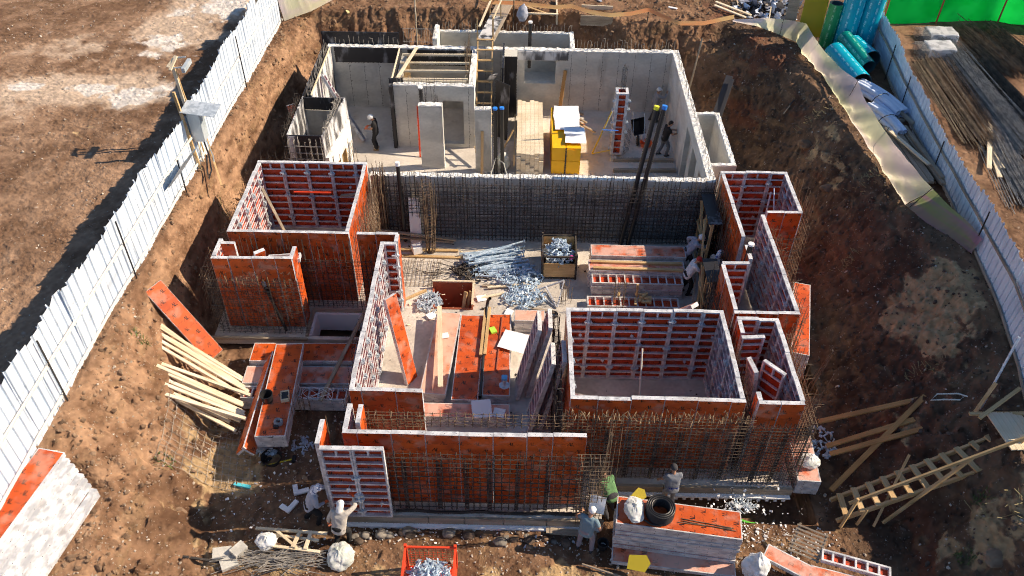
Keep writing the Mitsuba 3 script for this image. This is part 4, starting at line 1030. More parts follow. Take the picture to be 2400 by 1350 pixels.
stack('narrow stack with the clear bag', 'narrow stack on the right', 8.22, 14.2, -.3, -3.5, .66, 1.75, 5, 'orange_dusty', seed=17)
stack('stack outside the winding shaft', 'tall stack outside the shaft', 8.95, 18.72, -.3, -14, .58, 3.55, 9, 'orange_film', seed=18, jit=.015)
stack('lower right corner, face up', 'panels at the lower right', 7.0, 12.25, .02, -122, .46, 2.1, 1, 'orange_dusty', 'alu_frame', seed=19)
stack('lower right corner, ribs up', 'panels at the lower right', 8.35, 12.05, .2, -107, .36, 1.75, 1, 'orange_dusty', 'alu_frame', seed=20, top_ribs=1)
stack('lower right corner, beneath the ribbed one', 'panels at the lower right', 8.0, 11.65, .02, -104, .4, 2.0, 1, 'orange_dusty', 'alu_frame', seed=21)

cp = thing('formwork_corner', 'orange inside-corner form panel lying ridge up beside the stack with the bucket', 'form panel')
for s, w in ((-1, .42), (1, .42)):
    M = frame_to((-7.78 if s > 0 else -7.78, 14.72, .62), (-7.78 - .02, 18.55, .62), -s * 48)
    b = MB().box((0, 0 if s > 0 else -w, -.012), (3.8, w if s > 0 else 0, .0), M)
    v, f, uv = b.v[0], b.f[0], b.uv[0]
    put('face_sheet', MB().raw(v, f, uv[:, ::-1]), 'orange_film', cp)
    put('frame', MB().box((0, (w - .04) if s > 0 else -w, -.10), (3.8, w if s > 0 else -w + .04, -.015), M).box((0, 0 if s > 0 else -w, -.09), (.04, w if s > 0 else 0, -.014), M), 'alu_old', cp)
put('ridge', MB().beam((-7.78, 14.72, .63), (-7.80, 18.55, .63), .035, .02), 'alu_frame', cp)

ln = thing('formwork_element', 'long orange form panel leaning on the left bank by the timber pile', 'form panel')
f, fr, bk = panel_meshes(.62, 3.0, True, 'orange_film', 'alu_frame')
M = leaning((-10.02, 18.55, .05), (-11.75, 19.35, 2.45), (.6, .8, .1))
for nm, d in (('face_sheet', f), ('frame', fr), ('back_sheet', bk)):
    put(nm, d, None, ln, M)

# panels leaning against the left side of the large box
for k, (yb, yt, xo, zt, lab) in enumerate(((18.15, 18.35, .30, 0, 'far outer'), (18.25, 18.45, .62, 0, 'far inner'), (16.85, 17.0, .68, 0, 'near outer'), (16.95, 17.1, 1.0, 0, 'near inner'))):
    t = thing('formwork_element', '%s form panel of the two pairs leaning on the large box' % lab, 'form panel', 'panels leaning on the large box')
    f, fr, bk = panel_meshes(.9, 3.0, True, 'orange_film', 'alu_old')
    M = leaning((xo - .1, yb - .92, .02), (xo + .52, yt - .92, 2.95), (0, 1, 0))
    for nm, d in (('face_sheet', f), ('frame', fr), ('back_sheet', bk)):
        put(nm, d, None, t, M)

# ------------------------------------------------------------------ loose timber
def plank_pile(name, label, group, rows, w, d, m, cat='plank'):
    for i, (p, q) in enumerate(rows):
        solo(name, MB().beam(p, q, w, d), m if isinstance(m, str) else m[i % len(m)], label % NTH[i], cat, group)
r = rng(31)
rows = []
for (a, b) in (((-11.55, 19.0, 1.50), (-8.75, 17.55, .22)), ((-11.4, 18.65, 1.32), (-8.55, 17.6, .20)), ((-11.1, 18.45, 1.28), (-8.35, 17.3, .16)), ((-11.3, 18.15, 1.30), (-8.45, 17.05, .18)), ((-11.45, 18.85, 1.42), (-8.65, 17.7, .26)), ((-11.25, 18.3, 1.34), (-8.3, 17.15, .24))):
    rows.append((a, b))
plank_pile('timber_batten', 'pale batten of the upper fan on the left bank, %s from the leaning panel', 'upper fan of battens on the left bank', rows, .10, .055, ['wood_pale', 'wood_cream'])
rows = [((-11.25, 17.55, 1.18), (-8.15, 16.95, .30)), ((-11.2, 17.35, 1.30), (-8.35, 16.6, .34)), ((-11.5, 17.45, 1.25), (-8.30, 16.35, .26)), ((-11.6, 17.2, 1.22), (-8.2, 16.25, .32)), ((-11.5, 16.95, 1.12), (-8.6, 16.0, .18)), ((-11.35, 16.75, 1.15), (-8.25, 15.95, .30)), ((-11.05, 16.45, 1.12), (-8.05, 15.95, .40)), ((-10.9, 16.6, .98), (-8.35, 15.7, .12)), ((-11.35, 17.3, 1.28), (-8.3, 16.5, .36)), ((-11.3, 16.9, 1.2), (-8.15, 16.1, .36))]
plank_pile('timber_batten', 'pale batten of the lower fan on the left bank, %s from the leaning panel', 'lower fan of battens on the left bank', rows, .105, .06, ['wood_cream', 'wood_pale', 'wood_pale'])
plank_pile('timber_batten', '%s batten under the edge of the left outer stacks', 'battens under the left stacks', [((-9.1, 17.0, -.1), (-8.4, 17.9, -.1)), ((-9.0, 16.6, -.05), (-8.5, 17.3, -.05))], .1, .07, 'wood_new')
solo('timber_batten', MB().beam((-5.95, 16.7, .42), (-5.1, 20.7, .55), .12, .06), 'wood_grey', 'long grey batten laid from the left stacks across the floor opening', 'plank')
plank_pile('timber_plank', 'orange-brown plank, %s from the far one, lying on the right bank', 'orange-brown planks on the right bank', [((9.35, 16.35, .35), (12.35, 16.6, 1.25)), ((9.4, 15.5, .25), (12.75, 16.1, 1.30)), ((9.45, 15.25, .20), (12.0, 15.55, 1.10)), ((9.25, 14.15, -.05), (12.35, 16.6, 1.35))], .15, .06, 'wood_warm')
plank_pile('timber_plank', '%s plank lying on the planked stack of panels', 'planks on the planked stack', [((2.72, 23.12, .84), (6.0, 23.06, .86)), ((2.78, 22.78, .84), (5.98, 22.70, .86))], .11, .09, 'wood_new')
plank_pile('timber_plank', '%s plank lying on the floor at the foot of the rebar column', 'planks on the floor by the rebar column', [((-4.4, 24.55, .05), (-2.2, 24.55, .05)), ((-4.3, 24.2, .04), (-1.9, 24.15, .04))], .12, .06, 'wood_new')
plank_pile('timber_plank', '%s grey plank leaning low across the rebar mesh left of the column', 'planks in front of the mesh', [((-5.8, 25.0, .7), (-2.3, 24.95, .25)), ((-5.9, 24.9, .5), (-2.4, 25.0, .12))], .12, .06, 'wood_grey')
solo('timber_plank', MB().beam((-2.25, 17.1, .72), (-2.60, 20.9, .56), .16, .05), 'wood_pale', 'long white-lit plank lying along the pale dusty stack', 'plank')
plank_pile('timber_batten', '%s short batten lying beside the black pipe on the middle stack', 'battens by the black pipe', [((-1.08, 18.7, .48), (-1.0, 20.95, .48)), ((-.95, 18.72, .50), (-.87, 20.95, .50))], .10, .09, 'wood_new')
solo('timber_batten', MB().beam((-.55, 18.1, .44), (-.42, 20.6, .44), .035, .03), 'red_wood', 'thin brown stick lying on the right-hand stack', 'batten')
plank_pile('timber_baulk', '%s timber beam lying across the floor of the back room below the man in black', 'beams on the back floor', [((4.25, 31.6, -.33), (6.95, 31.65, -.33)), ((4.2, 30.75, -.33), (6.95, 30.85, -.33))], .16, .14, 'wood_grey')
r = rng(77)
for i in range(7):
    a = r.uniform(-28, -12)
    c = np.array([2.75 + r.normal(0, .25), 34.9 + r.normal(0, .35), -.32 + .05 * i])
    d = np.array([math.cos(math.radians(a - 20)), math.sin(math.radians(a - 20)), 0]) * r.uniform(.5, .85)
    solo('timber_offcut', MB().beam(c - d, c + d, .10, .05), ['wood_grey', 'red_wood', 'wood_new'][i % 3], 'board offcut in the heap at the back wall, %s' % ORD[6 - i], 'offcut', 'offcuts at the back wall')
for i in range(13):
    c = np.array([4.35 + r.normal(0, .32), 21.65 + r.normal(0, .14), .36 + abs(r.normal(0, .07))]); a = r.uniform(0, 3.14)
    d = np.array([math.cos(a), math.sin(a), r.normal(0, .25)]) * r.uniform(.10, .2)
    solo('wood_block', MB().beam(c - d, c + d, .08, .06), 'wood_new', 'short wooden block in the heap on the low ribbed stack', 'wood block', 'wood blocks on the low ribbed stack')
solo('wood_block', MB().beam((4.3, 21.75, .4), (4.28, 21.8, .95), .07, .06), 'wood_new', 'wooden block standing upright in the heap on the low ribbed stack', 'wood block')
for i in range(5):
    x = 1.35 + .05 * i
    solo('timber_batten', MB().beam((x, 15.0 + .06 * (i % 2), .05), (x + .1, 15.15 + .05 * (i % 3), 1.75 + .06 * i), .07, .05), 'wood_new', '%s upright batten of the bunch at the left corner of the large box' % NTH[i], 'batten', 'upright battens by the large box')
solo('leaning_plank', MB().beam((1.9, 35.2, -.35), (2.15, 35.9, 1.75), .16, .05), 'wood_warm', 'orange plank leaning upright on the back wall right of the window', 'plank')
for i, (p, q) in enumerate((((6.05, 21.1, .05), (6.6, 18.7, 2.9)), ((5.0, 18.45, 3.1), (5.6, 19.1, 2.9)))):
    pass
t = thing('formwork_element', 'white-edged narrow panel lying on the far rim of the large box', 'form panel')
f, fr, bk = panel_meshes(.35, 1.2, True, 'orange_dusty', 'alu_frame')
M = leaning((5.35, 18.6, 3.0), (4.75, 19.0, 2.2), (1, .4, .3))
put('face_sheet', f, None, t, M); put('frame', fr, None, t, M)

# ------------------------------------------------------------------ the wooden stair on the right bank
ws = thing('wooden_stair', 'rough wooden stair with handrails climbing the right bank to a plank landing', 'stair')
def on(a, b, t):
    a, b = np.array(a, float), np.array(b, float)
    return a + (b - a) * t
Sa, Sb = ((9.17, 13.2, -.15), (13.8, 13.9, 2.1)), ((9.17, 13.85, -.1), (13.4, 14.6, 2.1))
for s, e in (Sa, Sb):
    put('string', MB().beam(s, e, .07, .16), 'wood_new', ws)
for i in range(11):
    t_ = .05 + i * .088
    p, q = on(*Sa, t_), on(*Sb, t_)
    d = (q - p) * .07
    put('tread', MB().beam(p - d + [0, 0, .1], q + d + [0, 0, .1], .17, .05), 'wood_new', ws)
for (s, e), name in (((Sa[0], Sa[1]), 'a'), ((Sb[0], Sb[1]), 'b')):
    s2, e2 = np.array(s) + [.3, 0, .75], np.array(e) + [0, 0, .95]
    if name == 'b':
        continue
put('handrail', MB().beam((9.34, 13.28, .6), (13.5, 13.85, 2.95), .05, .12), 'wood_new', ws)
for p, q in (((9.3, 13.1, -.3), (9.55, 13.3, .8)), ((10.25, 13.15, -.3), (11.05, 14.3, 1.5)), ((10.5, 13.2, -.2), (12.3, 13.7, 2.2)), ((9.8, 13.2, -.3), (9.95, 13.3, .3)), ((13.3, 13.8, 1.6), (13.75, 14.1, 3.0))):
    put('brace', MB().beam(p, q, .07, .10), 'wood_new', ws)
for i in range(6):
    put('landing_board', MB().beam((13.3 + .16 * i, 13.75, 2.52), (13.1 + .16 * i, 15.0, 2.55), .15, .04), 'wood_pale', ws)
for p, q in (((12.75, 14.75, 2.6), (14.1, 15.6, 2.9)), ((12.7, 15.1, 2.35), (14.1, 14.95, 2.6)), ((13.0, 15.3, 2.2), (13.35, 15.6, 3.1))):
    put('brace', MB().beam(p, q, .10, .06), 'wood_new', ws)
solo('steel_pole', MB().tube((13.15, 15.35, 2.0), (13.75, 16.2, 4.3), .035, 8, True), 'galvanised', 'slim pale steel pole standing at the head of the wooden stair', 'pole')
solo('hose', MB().path([(12.6, 15.55, 2.42), (12.2, 15.65, 2.3), (11.9, 15.7, 2.2), (12.1, 15.85, 2.3), (12.6, 15.75, 2.45), (12.8, 15.6, 2.5)], .022, 5), 'glass_fibre', 'loop of pale hose lying at the head of the wooden stair', 'hose')

# ------------------------------------------------------------------ ladder and plank ramp at the far side
ld = thing('wooden_ladder', 'rough wooden ladder rising from the narrow pier to the top of the far wall', 'ladder')
La, Lb = ((-1.85, 31.0, .3), (-1.95, 36.3, 3.1)), ((-1.2, 31.0, .3), (-1.28, 36.3, 3.1))
for s, e in (La, Lb):
    put('rail', MB().beam(s, e, .05, .11), 'wood_new', ld)
for i in range(11):
    t_ = .03 + i * .094
    put('rung', MB().beam(on(*La, t_) + [-.06, 0, .07], on(*Lb, t_) + [.06, 0, .07], .10, .045), 'wood_new', ld)
for x in (-1.98, -1.25):
    put('upright', MB().beam((x, 36.35, 2.6), (x, 36.4, 4.0), .06, .05), 'wood_new', ld)
pr = thing('plank_ramp', 'grey plank ramp with a rope rail leading from the ladder to the far bank', 'ramp')
put('deck', MB().beam((-1.6, 36.2, 3.0), (-.55, 41.0, 3.25), .80, .05), 'wood_grey', pr)
put('sheet', MB().beam((-1.68, 36.1, 3.05), (-1.15, 38.4, 3.2), .66, .015), 'streaked_ply', pr)
put('handrail', MB().beam((-1.28, 36.4, 3.9), (-.75, 39.2, 4.15), .05, .05).beam((-1.9, 36.6, 3.5), (-1.1, 41, 3.9), .09, .04), 'wood_pale', pr)
for x, y in ((-1.28, 36.5), (-.95, 38.2)):
    put('post', MB().beam((x, y, 2.9), (x, y, 4.05), .05, .05), 'wood_new', pr)
wf = thing('shutter_box', 'open wooden shutter box on the far bank beside the plank ramp', 'shutter box')
put('side', MB().box((.2, 38.55, 2.75), (1.75, 38.61, 3.25), mat(rot(0, 0, -4), (0, .15, 0))), 'wood_grey', wf)
put('side', MB().box((.2, 39.75, 2.75), (1.75, 39.81, 3.25), mat(rot(0, 0, -4), (0, .15, 0))), 'wood_pale', wf)
put('side', MB().box((1.72, 38.6, 2.75), (1.79, 40.6, 3.3)), 'wood_pale', wf)
put('edge', MB().beam((.05, 38.66, 3.28), (1.8, 38.56, 3.3), .12, .05), 'wood_pale', wf)
put('brace', MB().beam((.3, 39.6, 3.2), (1.6, 38.8, 3.1), .1, .04), 'wood_new', wf)
cl = trimesh.creation.icosphere(3, .34); cl.vertices *= [.8, .9, 1.1]; cl.vertices += (meshkit.fbm(cl.vertices * 6, 3, 4)[:, None] - .5) * .22; cl.apply_translation((0.1, 38.6, 3.3))
solo('cloth_heap', cl, 'cloth_lilac', 'crumpled blue-grey jacket hanging on the corner of the shutter box', 'jacket', smooth=True)
# ------------------------------------------------------------------ back room
def pipe_up(label, p, q, r, cap_m, cap='cap', m='plastic_black', group=None, h=.12):
    t = thing('standpipe', label, 'pipe', group)
    put('pipe', MB().tube(p, q, r, 16, True), m, t, smooth=30)
    p, q = np.array(p, float), np.array(q, float); d = (q - p) / np.linalg.norm(q - p)
    put('cap', MB().tube(q - d * .02, q + d * h, r * 1.15, 16, True), cap_m, t, smooth=30)
    return t
pipe_up('short black pipe with a white cap standing in front of the mesh on the left', (-4.28, 25.1, .05), (-4.35, 25.35, 3.35), .075, 'cap_white')
pipe_up('black pipe with a blue cap beside the narrow pier, nearer the pier', (-.95, 30.45, -.4), (-.98, 30.5, 2.75), .085, 'plastic_blue', h=.06)
pipe_up('black pipe with a blue cap beside the narrow pier, nearer the timber', (-.66, 30.45, -.4), (-.70, 30.5, 2.78), .085, 'plastic_blue', h=.06)
pipe_up('tall leaning black pipe with a yellow cap in front of the cross wall', (4.02, 25.1, .05), (4.85, 26.2, 5.35), .085, 'plastic_yellow')
pipe_up('tall leaning black pipe with a blue cap in front of the cross wall', (4.32, 25.1, .05), (5.12, 26.15, 5.4), .085, 'plastic_blue')
pipe_up('thick black pipe stub with a pale end above the far light well', (.45, 36.6, 1.5), (.45, 36.6, 3.75), .085, 'cap_white', h=.05)
pipe_up('black pipe stub standing on the wide pier', (-4.05, 31.1, 2.0), (-4.1, 31.15, 3.3), .085, 'cap_white', h=.04)
pipe_up('black pipe with a white end rising inside the winding shaft', (7.45, 20.95, .1), (7.6, 21.1, 3.4), .09, 'cap_white', h=.05)
bl = thing('pipe_piece', 'black pipe lying on the middle stack with a bent top', 'pipe')
put('pipe', MB().path([(-1.03, 16.95, .46), (-1.0, 18.5, .47), (-.98, 20.4, .47), (-.97, 20.9, .52), (-.93, 21.05, .75), (-.85, 21.0, .9)], .055, 10), 'plastic_black', bl, smooth=True)

# lumber stack
ls = (0.55, 30.6)
for i in range(6):
    for j in range(6):
        x = -.06 + .195 * i; z = -.38 + .175 * j; k = 5 - j
        solo('squared_timber', MB().box((x, 30.35 + .03 * ((i * 7 + j * 3) % 4), z), (x + .188, 34.8 + .1 * ((i * 5 + j) % 3), z + .169)), 'wood_cream', '%s beam in the %s column of the pale lumber stack' % (ORD[k], NTH[i]), 'beam', 'beams of the pale lumber stack')
solo('timber_plank', MB().beam((-.16, 30.4, .3), (-.16, 33.9, .3), .05, .5), 'wood_new', 'board standing on edge along the left side of the pale lumber stack', 'plank')
solo('timber_batten', MB().beam((-.95, 31.3, -.35), (-.22, 32.2, .75), .06, .05), 'wood_new', 'thin batten leaning on the left side of the pale lumber stack', 'batten')
# yellow stack
yk = thing('yellow_stack', 'bright yellow stack of strapped slabs with white sheets on top in the back room', 'slab stack')
for j in range(2):
    for x0, x1 in ((1.46, 2.05), (2.065, 2.70)):
        z = -.38 + .65 * j
        put('slab', MB().box((x0 + .01 * j, 30.5 + .02 * j, z), (x1 - .005 * j, 33.9, z + .643)), 'yellow_film', yk)
put('strap', MB().box((2.03, 30.47, -.36), (2.09, 30.52, .92)), 'plastic_black', yk)
put('flap', MB().box((0, 0, -.55), (.34, .015, 0), mat(rot(12, 4, 0), (2.08, 30.46, .88))), 'yellow_film', yk)
def cover(name, label, x0, y0, x1, y1, z, m, seed, amp=.05):
    n = 14
    X, Yy = np.meshgrid(np.linspace(x0, x1, n), np.linspace(y0, y1, n), indexing='ij')
    nz = meshkit.fbm(np.stack([X * 2.2, Yy * 2.2, X * 0], -1), 3, seed) - .4
    Zz = z + amp * nz
    i, j = np.meshgrid(np.arange(n - 1), np.arange(n - 1), indexing='ij')
    q = np.stack([i * n + j, (i + 1) * n + j, (i + 1) * n + j + 1, i * n + j + 1], -1).reshape(-1, 4)
    X2 = X + .12 * (meshkit.fbm(np.stack([Yy, X, X * 0], -1) * 1.3, 2, seed + 3) - .5)
    return solo(name, trimesh.Trimesh(np.stack([X2, Yy, Zz], -1).reshape(-1, 3), np.vstack([q[:, [0, 1, 2]], q[:, [0, 2, 3]]]), process=False), m, label, 'sheet', smooth=True)
cover('cover_sheet', 'white plastic sheet spread over the far part of the yellow stack', 1.60, 31.9, 2.72, 33.95, .98, 'paper_white', 1, .07)
cover('cover_sheet', 'white and blue crumpled sheet on the near right of the yellow stack', 2.0, 30.75, 2.95, 31.8, 1.02, 'paper_white', 2, .12)
cover('cover_sheet', 'pale blue sheet folded on the yellow stack', 2.0, 31.35, 2.85, 31.9, 1.10, 'tube_white', 4, .10)
solo('strap_end', MB().box((2.0, 31.62, 1.19), (2.7, 31.68, 1.2), mat(rot(0, 0, -3), (0, .1, 0))), 'blue_line', 'blue strap lying over the pale blue sheet on the yellow stack', 'strap')

# column form
cf = thing('column_form', 'tall narrow column form with four white panels, clamps and starter bars', 'column form')
for (x, y, a, w) in ((4.25, 32.0, 0, .30), (4.55, 32.0, 90, .30), (4.55, 32.30, 180, .30), (4.25, 32.30, 270, .30)):
    M = mat(rot(0, 0, a), (x, y, -.25)) @ mat(np.diag([1, -1, 1]), (0, 0, 0)) @ mat(np.eye(3), (0, 0, 0))
    b = MB().box((-.12, .0, 0), (0, .12, 3.05)).box((w, .0, 0), (w + .12, .12, 3.05)).box((0, .0, 2.98), (w, .12, 3.05)).box((0, 0, 0), (w, .12, .06))
    for i in range(8):
        b.box((0, .03, .35 + .34 * i), (w, .11, .375 + .34 * i))
    put('frame', b, 'alu_frame', cf, M)
    put('face_sheet', MB().box((0, -.002, .02), (w, .012, 3.03)), 'orange_inner', cf, M)
for z in (.05, .85, 1.35, 2.0, 2.4):
    for s in (-1, 1):
        put('clamp', CLAMP, None, cf, mat(rot(0, 0, 0), (4.4 + s * .27, 31.82, z)))
b = MB()
for i in range(5):
    b.tube((4.32 + .045 * i, 32.1 + .05 * (i % 2), 2.5), (4.32 + .05 * i, 32.12 + .05 * (i % 2), 3.9 + .08 * (i % 3)), .011, 5)
put('starter_bars', b, 'dark_bar', cf)
put('prop', MB().tube((3.35, 32.15, -.38), (4.1, 32.55, 1.55), .03, 8, True).tube((3.35, 32.1, -.36), (4.2, 31.9, .0), .02, 6), 'tool_yellow', cf)
put('prop', MB().tube((3.7, 32.34, .5), (4.15, 32.58, 1.65), .035, 8, True), 'galvanised', cf)
put('base_block', MB().box((4.15, 31.55, -.4), (4.4, 31.75, -.2)), 'concrete_wall', cf)
b = MB()
for i in range(5):
    b.tube((4.75 + .07 * i, 32.1 + .1 * i, -.4), (4.75 + .07 * i, 32.1 + .1 * i, .75 + .05 * (i % 3)), .010, 5)
solo('starter_bars', b, 'dark_bar', 'short cluster of starter bars beside the column form', 'rebar')

wb = thing('wheelbarrow', 'black wheelbarrow tipped on its nose beside the column form', 'wheelbarrow')
tray = trimesh.creation.cone(.42, .7, sections=4); 
tv = np.array([(-.3, -.35, .0), (.3, -.35, .0), (.36, .4, 0), (-.36, .4, 0), (-.2, -.22, -.3), (.2, -.22, -.3), (.22, .25, -.3), (-.22, .25, -.3)], float)
tfc = np.array([(0, 1, 5, 4), (1, 2, 6, 5), (2, 3, 7, 6), (3, 0, 4, 7), (4, 5, 6, 7)])
Mw = mat(rot(62, 0, 25), (5.5, 33.3, .35))
put('tray', trimesh.Trimesh(tv, np.vstack([tfc[:, [0, 1, 2]], tfc[:, [0, 2, 3]]]), process=False), 'plastic_black', wb, Mw)
a = np.linspace(0, 2 * math.pi, 17)
put('wheel', MB().path([(5.45 + .03, 33.0 + .2 * math.cos(u), -.18 + .2 * math.sin(u)) for u in a], .05, 7), 'rubber_black', wb, smooth=True)
put('handle', MB().path([(5.3, 33.1, -.2), (5.25, 33.4, .4), (5.2, 33.6, .95)], .022, 6).path([(5.75, 33.0, -.2), (5.75, 33.3, .4), (5.7, 33.5, .95)], .022, 6), 'galvanised', wb)
def bowl(label, name, x, y, z, r0, r1, h, m, cat, tilt=(0, 0), th=.02):
    n = 20; a = np.arange(n) * 2 * math.pi / n
    rings = [(r0, 0), (r1, h), (r1 - th, h), (r0 - th, th)]
    v = np.concatenate([np.stack([k * np.cos(a), k * np.sin(a), a * 0 + zz], 1) for k, zz in rings] + [[[0, 0, 0], [0, 0, th]]])
    i = np.arange(n); j = (i + 1) % n; f = []
    for k in range(3):
        f += [np.stack([i + k * n, j + k * n, j + k * n + n], 1), np.stack([i + k * n, j + k * n + n, i + k * n + n], 1)]
    f += [np.stack([j, i, i * 0 + 4 * n], 1), np.stack([i + 3 * n, j + 3 * n, i * 0 + 4 * n + 1], 1)]
    return solo(name, trimesh.Trimesh(v, np.vstack(f), process=False), m, label, cat, M=mat(rot(*tilt), (x, y, z)), smooth=40)
bowl('orange rubber tub on the floor beside the man in the black shirt', 'tub', 5.85, 32.9, -.39, .22, .3, .2, 'orange_plastic', 'tub')
bowl('white bucket tipped over behind the orange tub', 'bucket', 5.8, 33.3, -.2, .16, .19, .28, 'cap_white', 'bucket', (60, 10))
bowl('black bucket standing on the stack on the left', 'bucket', -7.42, 16.35, .80, .15, .20, .3, 'plastic_black', 'bucket')
bowl('black bucket on the narrow stack on the right', 'bucket', 8.65, 15.75, .36, .17, .21, .3, 'plastic_black', 'bucket')
bowl('black tub of clamps on the ground left of the corner workers', 'tub', -7.15, 14.95, -.32, .25, .32, .24, 'plastic_black', 'tub')
bowl('small black bucket at the feet of the man in the white cap', 'bucket', 2.55, 12.35, -.36, .13, .16, .24, 'plastic_black', 'bucket')
for i, (pts, lab) in enumerate((([(6.75, 29.7, -.3), (7.0, 29.2, .4), (7.1, 28.6, .6), (7.15, 28.0, .2), (7.2, 27.6, -.35)], 'white conduit bent over the floor at the foot of the right side wall'), ([(4.7, 29.2, -.35), (5.0, 29.2, -.1), (5.5, 29.0, .0), (5.9, 28.7, -.2), (6.1, 28.5, -.38)], 'pale conduit arching over the floor behind the cross wall'), ([(-1.25, 29.5, -.3), (-.95, 30.4, .45), (-.6, 29.9, .5), (-.3, 29.0, -.1)], 'pale conduit looped between the pipes and the lumber stack'))):
    solo('conduit', MB().path([pts[0]] + [tuple(np.mean([pts[k], pts[k + 1]], 0)) if h else pts[k + 1] for k in range(len(pts) - 1) for h in (1, 0)], .022, 6), 'glass_fibre', lab, 'conduit', smooth=True)

def blob(name, label, cat, c, s, m, seed, amp=.26, freq=1.4, sub=4):
    g = trimesh.creation.icosphere(sub, 1.0); v0 = g.vertices.copy()
    n = meshkit.fbm(v0 * freq + seed * 3.1, 2, seed) - .5
    w = v0 + .9 * (meshkit.noise(v0 * 2 + seed, seed + 5)[:, None] - .5)
    fold = np.abs(2 * meshkit.noise(w * [2.6, 2.6, 1.3] + 7, seed + 1) - 1) + (.35 * np.abs(2 * meshkit.noise(w * [5, 5, 2.4] + 3, seed + 2) - 1))
    knot = np.exp(-((v0[:, 2] - 1.0) / .22) ** 2)
    g.vertices = v0 * (1 + amp * 2.2 * n + .13 * fold - .08)[:, None]
    g.vertices[:, :2] *= (1 - .55 * knot)[:, None]; g.vertices[:, 2] += .35 * knot * meshkit.noise(v0 * 6, seed)
    g.vertices *= s; g.vertices[:, 2] = np.maximum(g.vertices[:, 2], -s[2] * .75)
    g.apply_translation(c)
    return solo(name, g, m, label, cat, smooth=True)
blob('rubbish_bag', 'pale bulging rubbish bag beside the lumber stack in the back room', 'bag', (-.62, 30.9, -.1), (.28, .35, .42), 'film_bag', 5)
thin('film_bag', lambda p, n, uv: mix((.62, .66, .62), (.86, .88, .88), smoothstep(.3, .7, fbm(p.x * 6, p.y * 6, p.z * 6, 3))), .5)
blob('sack', 'white woven sack at the right end of the front stack', 'sack', (6.5, 11.55, .18), (.34, .32, .52), 'sack_white', 8)
mat_def('sack_white', proc(lambda p, n, uv: mix((.62, .63, .62), (.80, .82, .84), smoothstep(.35, .65, fbm(p.x * 7, p.y * 7, p.z * 7, 3)))), .6)
blob('plastic_bag', 'white plastic bag lying beside the coil on the front stack', 'bag', (3.28, 12.55, 1.22), (.27, .36, .2), 'film_bag', 11)
blob('plastic_bag', 'clear plastic bag on the narrow stack on the right', 'bag', (8.62, 14.75, .52), (.30, .26, .22), 'film_bag', 14)
blob('plastic_bag', 'torn clear bag on the ground below the man in the beige hood', 'bag', (-4.55, 11.75, -.1), (.35, .42, .3), 'film_bag', 17)
blob('plastic_bag', 'small white bag on the timber frame at the lower left of centre', 'bag', (-6.6, 12.1, .0), (.28, .25, .2), 'sack_white', 21)

def coil(label, c, R, r, turns, rows, m, name='pipe_coil'):
    b = MB()
    for i in range(turns):
        for j in range(rows):
            k = [(c[0] + (R + 2 * r * .9 * i) * math.cos(u), c[1] + (R + 2 * r * .9 * i) * math.sin(u), c[2] + r + 2 * r * j + .01 * math.sin(3 * u + i)) for u in np.linspace(0, 2 * math.pi, 26)]
            b.path(k, r, 6)
    return solo(name, b, m, label, 'coil', smooth=True)
coil('coil of black pipe lying on the front stack of panels', (3.95, 12.50, 1.10), .25, .03, 3, 6, 'plastic_black')
solo('pipe_end', MB().path([(3.5, 12.3, 1.13), (3.7, 12.15, 1.13), (3.95, 12.12, 1.13), (4.2, 12.3, 1.13)], .028, 6), 'plastic_black', 'loose end of the black pipe coil on the front stack', 'pipe', smooth=True)
solo('stirrup_bars', MB().tube((4.5, 12.3, 1.115), (5.9, 12.02, 1.115), .012, 5).tube((4.5, 12.36, 1.12), (5.85, 12.1, 1.115), .012, 5).tube((4.4, 12.25, 1.115), (5.8, 12.08, 1.115), .012, 5), 'rust_bar', 'three rusty bars lying along the front stack of panels', 'rebar')
for i, (M, lab) in enumerate(((mat(rot(14, -10, 40), (3.45, 13.12, 1.0)), 'yellow sheet sticking out behind the bag on the front stack'), (mat(rot(34, 0, -6), (3.4, 11.62, .16)), 'yellow sheet leaning on the foot of the front stack'))):
    solo('yellow_sheet', MB().raw(np.array([(x, y, z) for z in (0, .012) for x, y in ((-.28, -.2), (.2, -.24), (.34, .0), (.22, .2), (-.24, .16))]) * (1 if i else .75), np.array([(0, 2, 1), (0, 3, 2), (0, 4, 3), (5, 6, 7), (5, 7, 8), (5, 8, 9)] + [(a, b, c) for k in range(5) for a, b, c in ((k, (k + 1) % 5, (k + 1) % 5 + 5), (k, (k + 1) % 5 + 5, k + 5))]), None, M), 'yellow_sheet', lab, 'sheet')

# ------------------------------------------------------------------ crates, heaps of steel
def steel_bits(n, c, s, seed, L=(.12, .3), m='galvanised', dome=.5):
    r = rng(seed); b = MB()
    for _ in range(n):
        a, rad = r.uniform(0, 2 * math.pi), math.sqrt(r.random())
        x, y = c[0] + s[0] * rad * math.cos(a), c[1] + s[1] * rad * math.sin(a)
        z = c[2] + s[2] * (1 - dome * rad * rad) * r.uniform(.2, 1)
        d = r.normal(0, 1, 3); d[2] *= .5; d /= np.linalg.norm(d); l = r.uniform(*L) / 2
        p = np.array([x, y, z])
        k = r.random()
        if k < .45:
            b.beam(p - d * l, p + d * l, .05, .035, r.uniform(0, 90))
            e = np.cross(d, [0, 0, 1]); e /= np.linalg.norm(e) + 1e-9
            b.beam(p + d * l * .8 - e * .05, p + d * l * .8 + e * .07, .03, .06)
        elif k < .8:
            b.tube(p - d * l, p + d * l, .018, 5, True)
        else:
            b.box((-.05, -.04, -.012), (.05, .04, .012), mat(rot(*r.uniform(-60, 60, 3)), p))
    return b
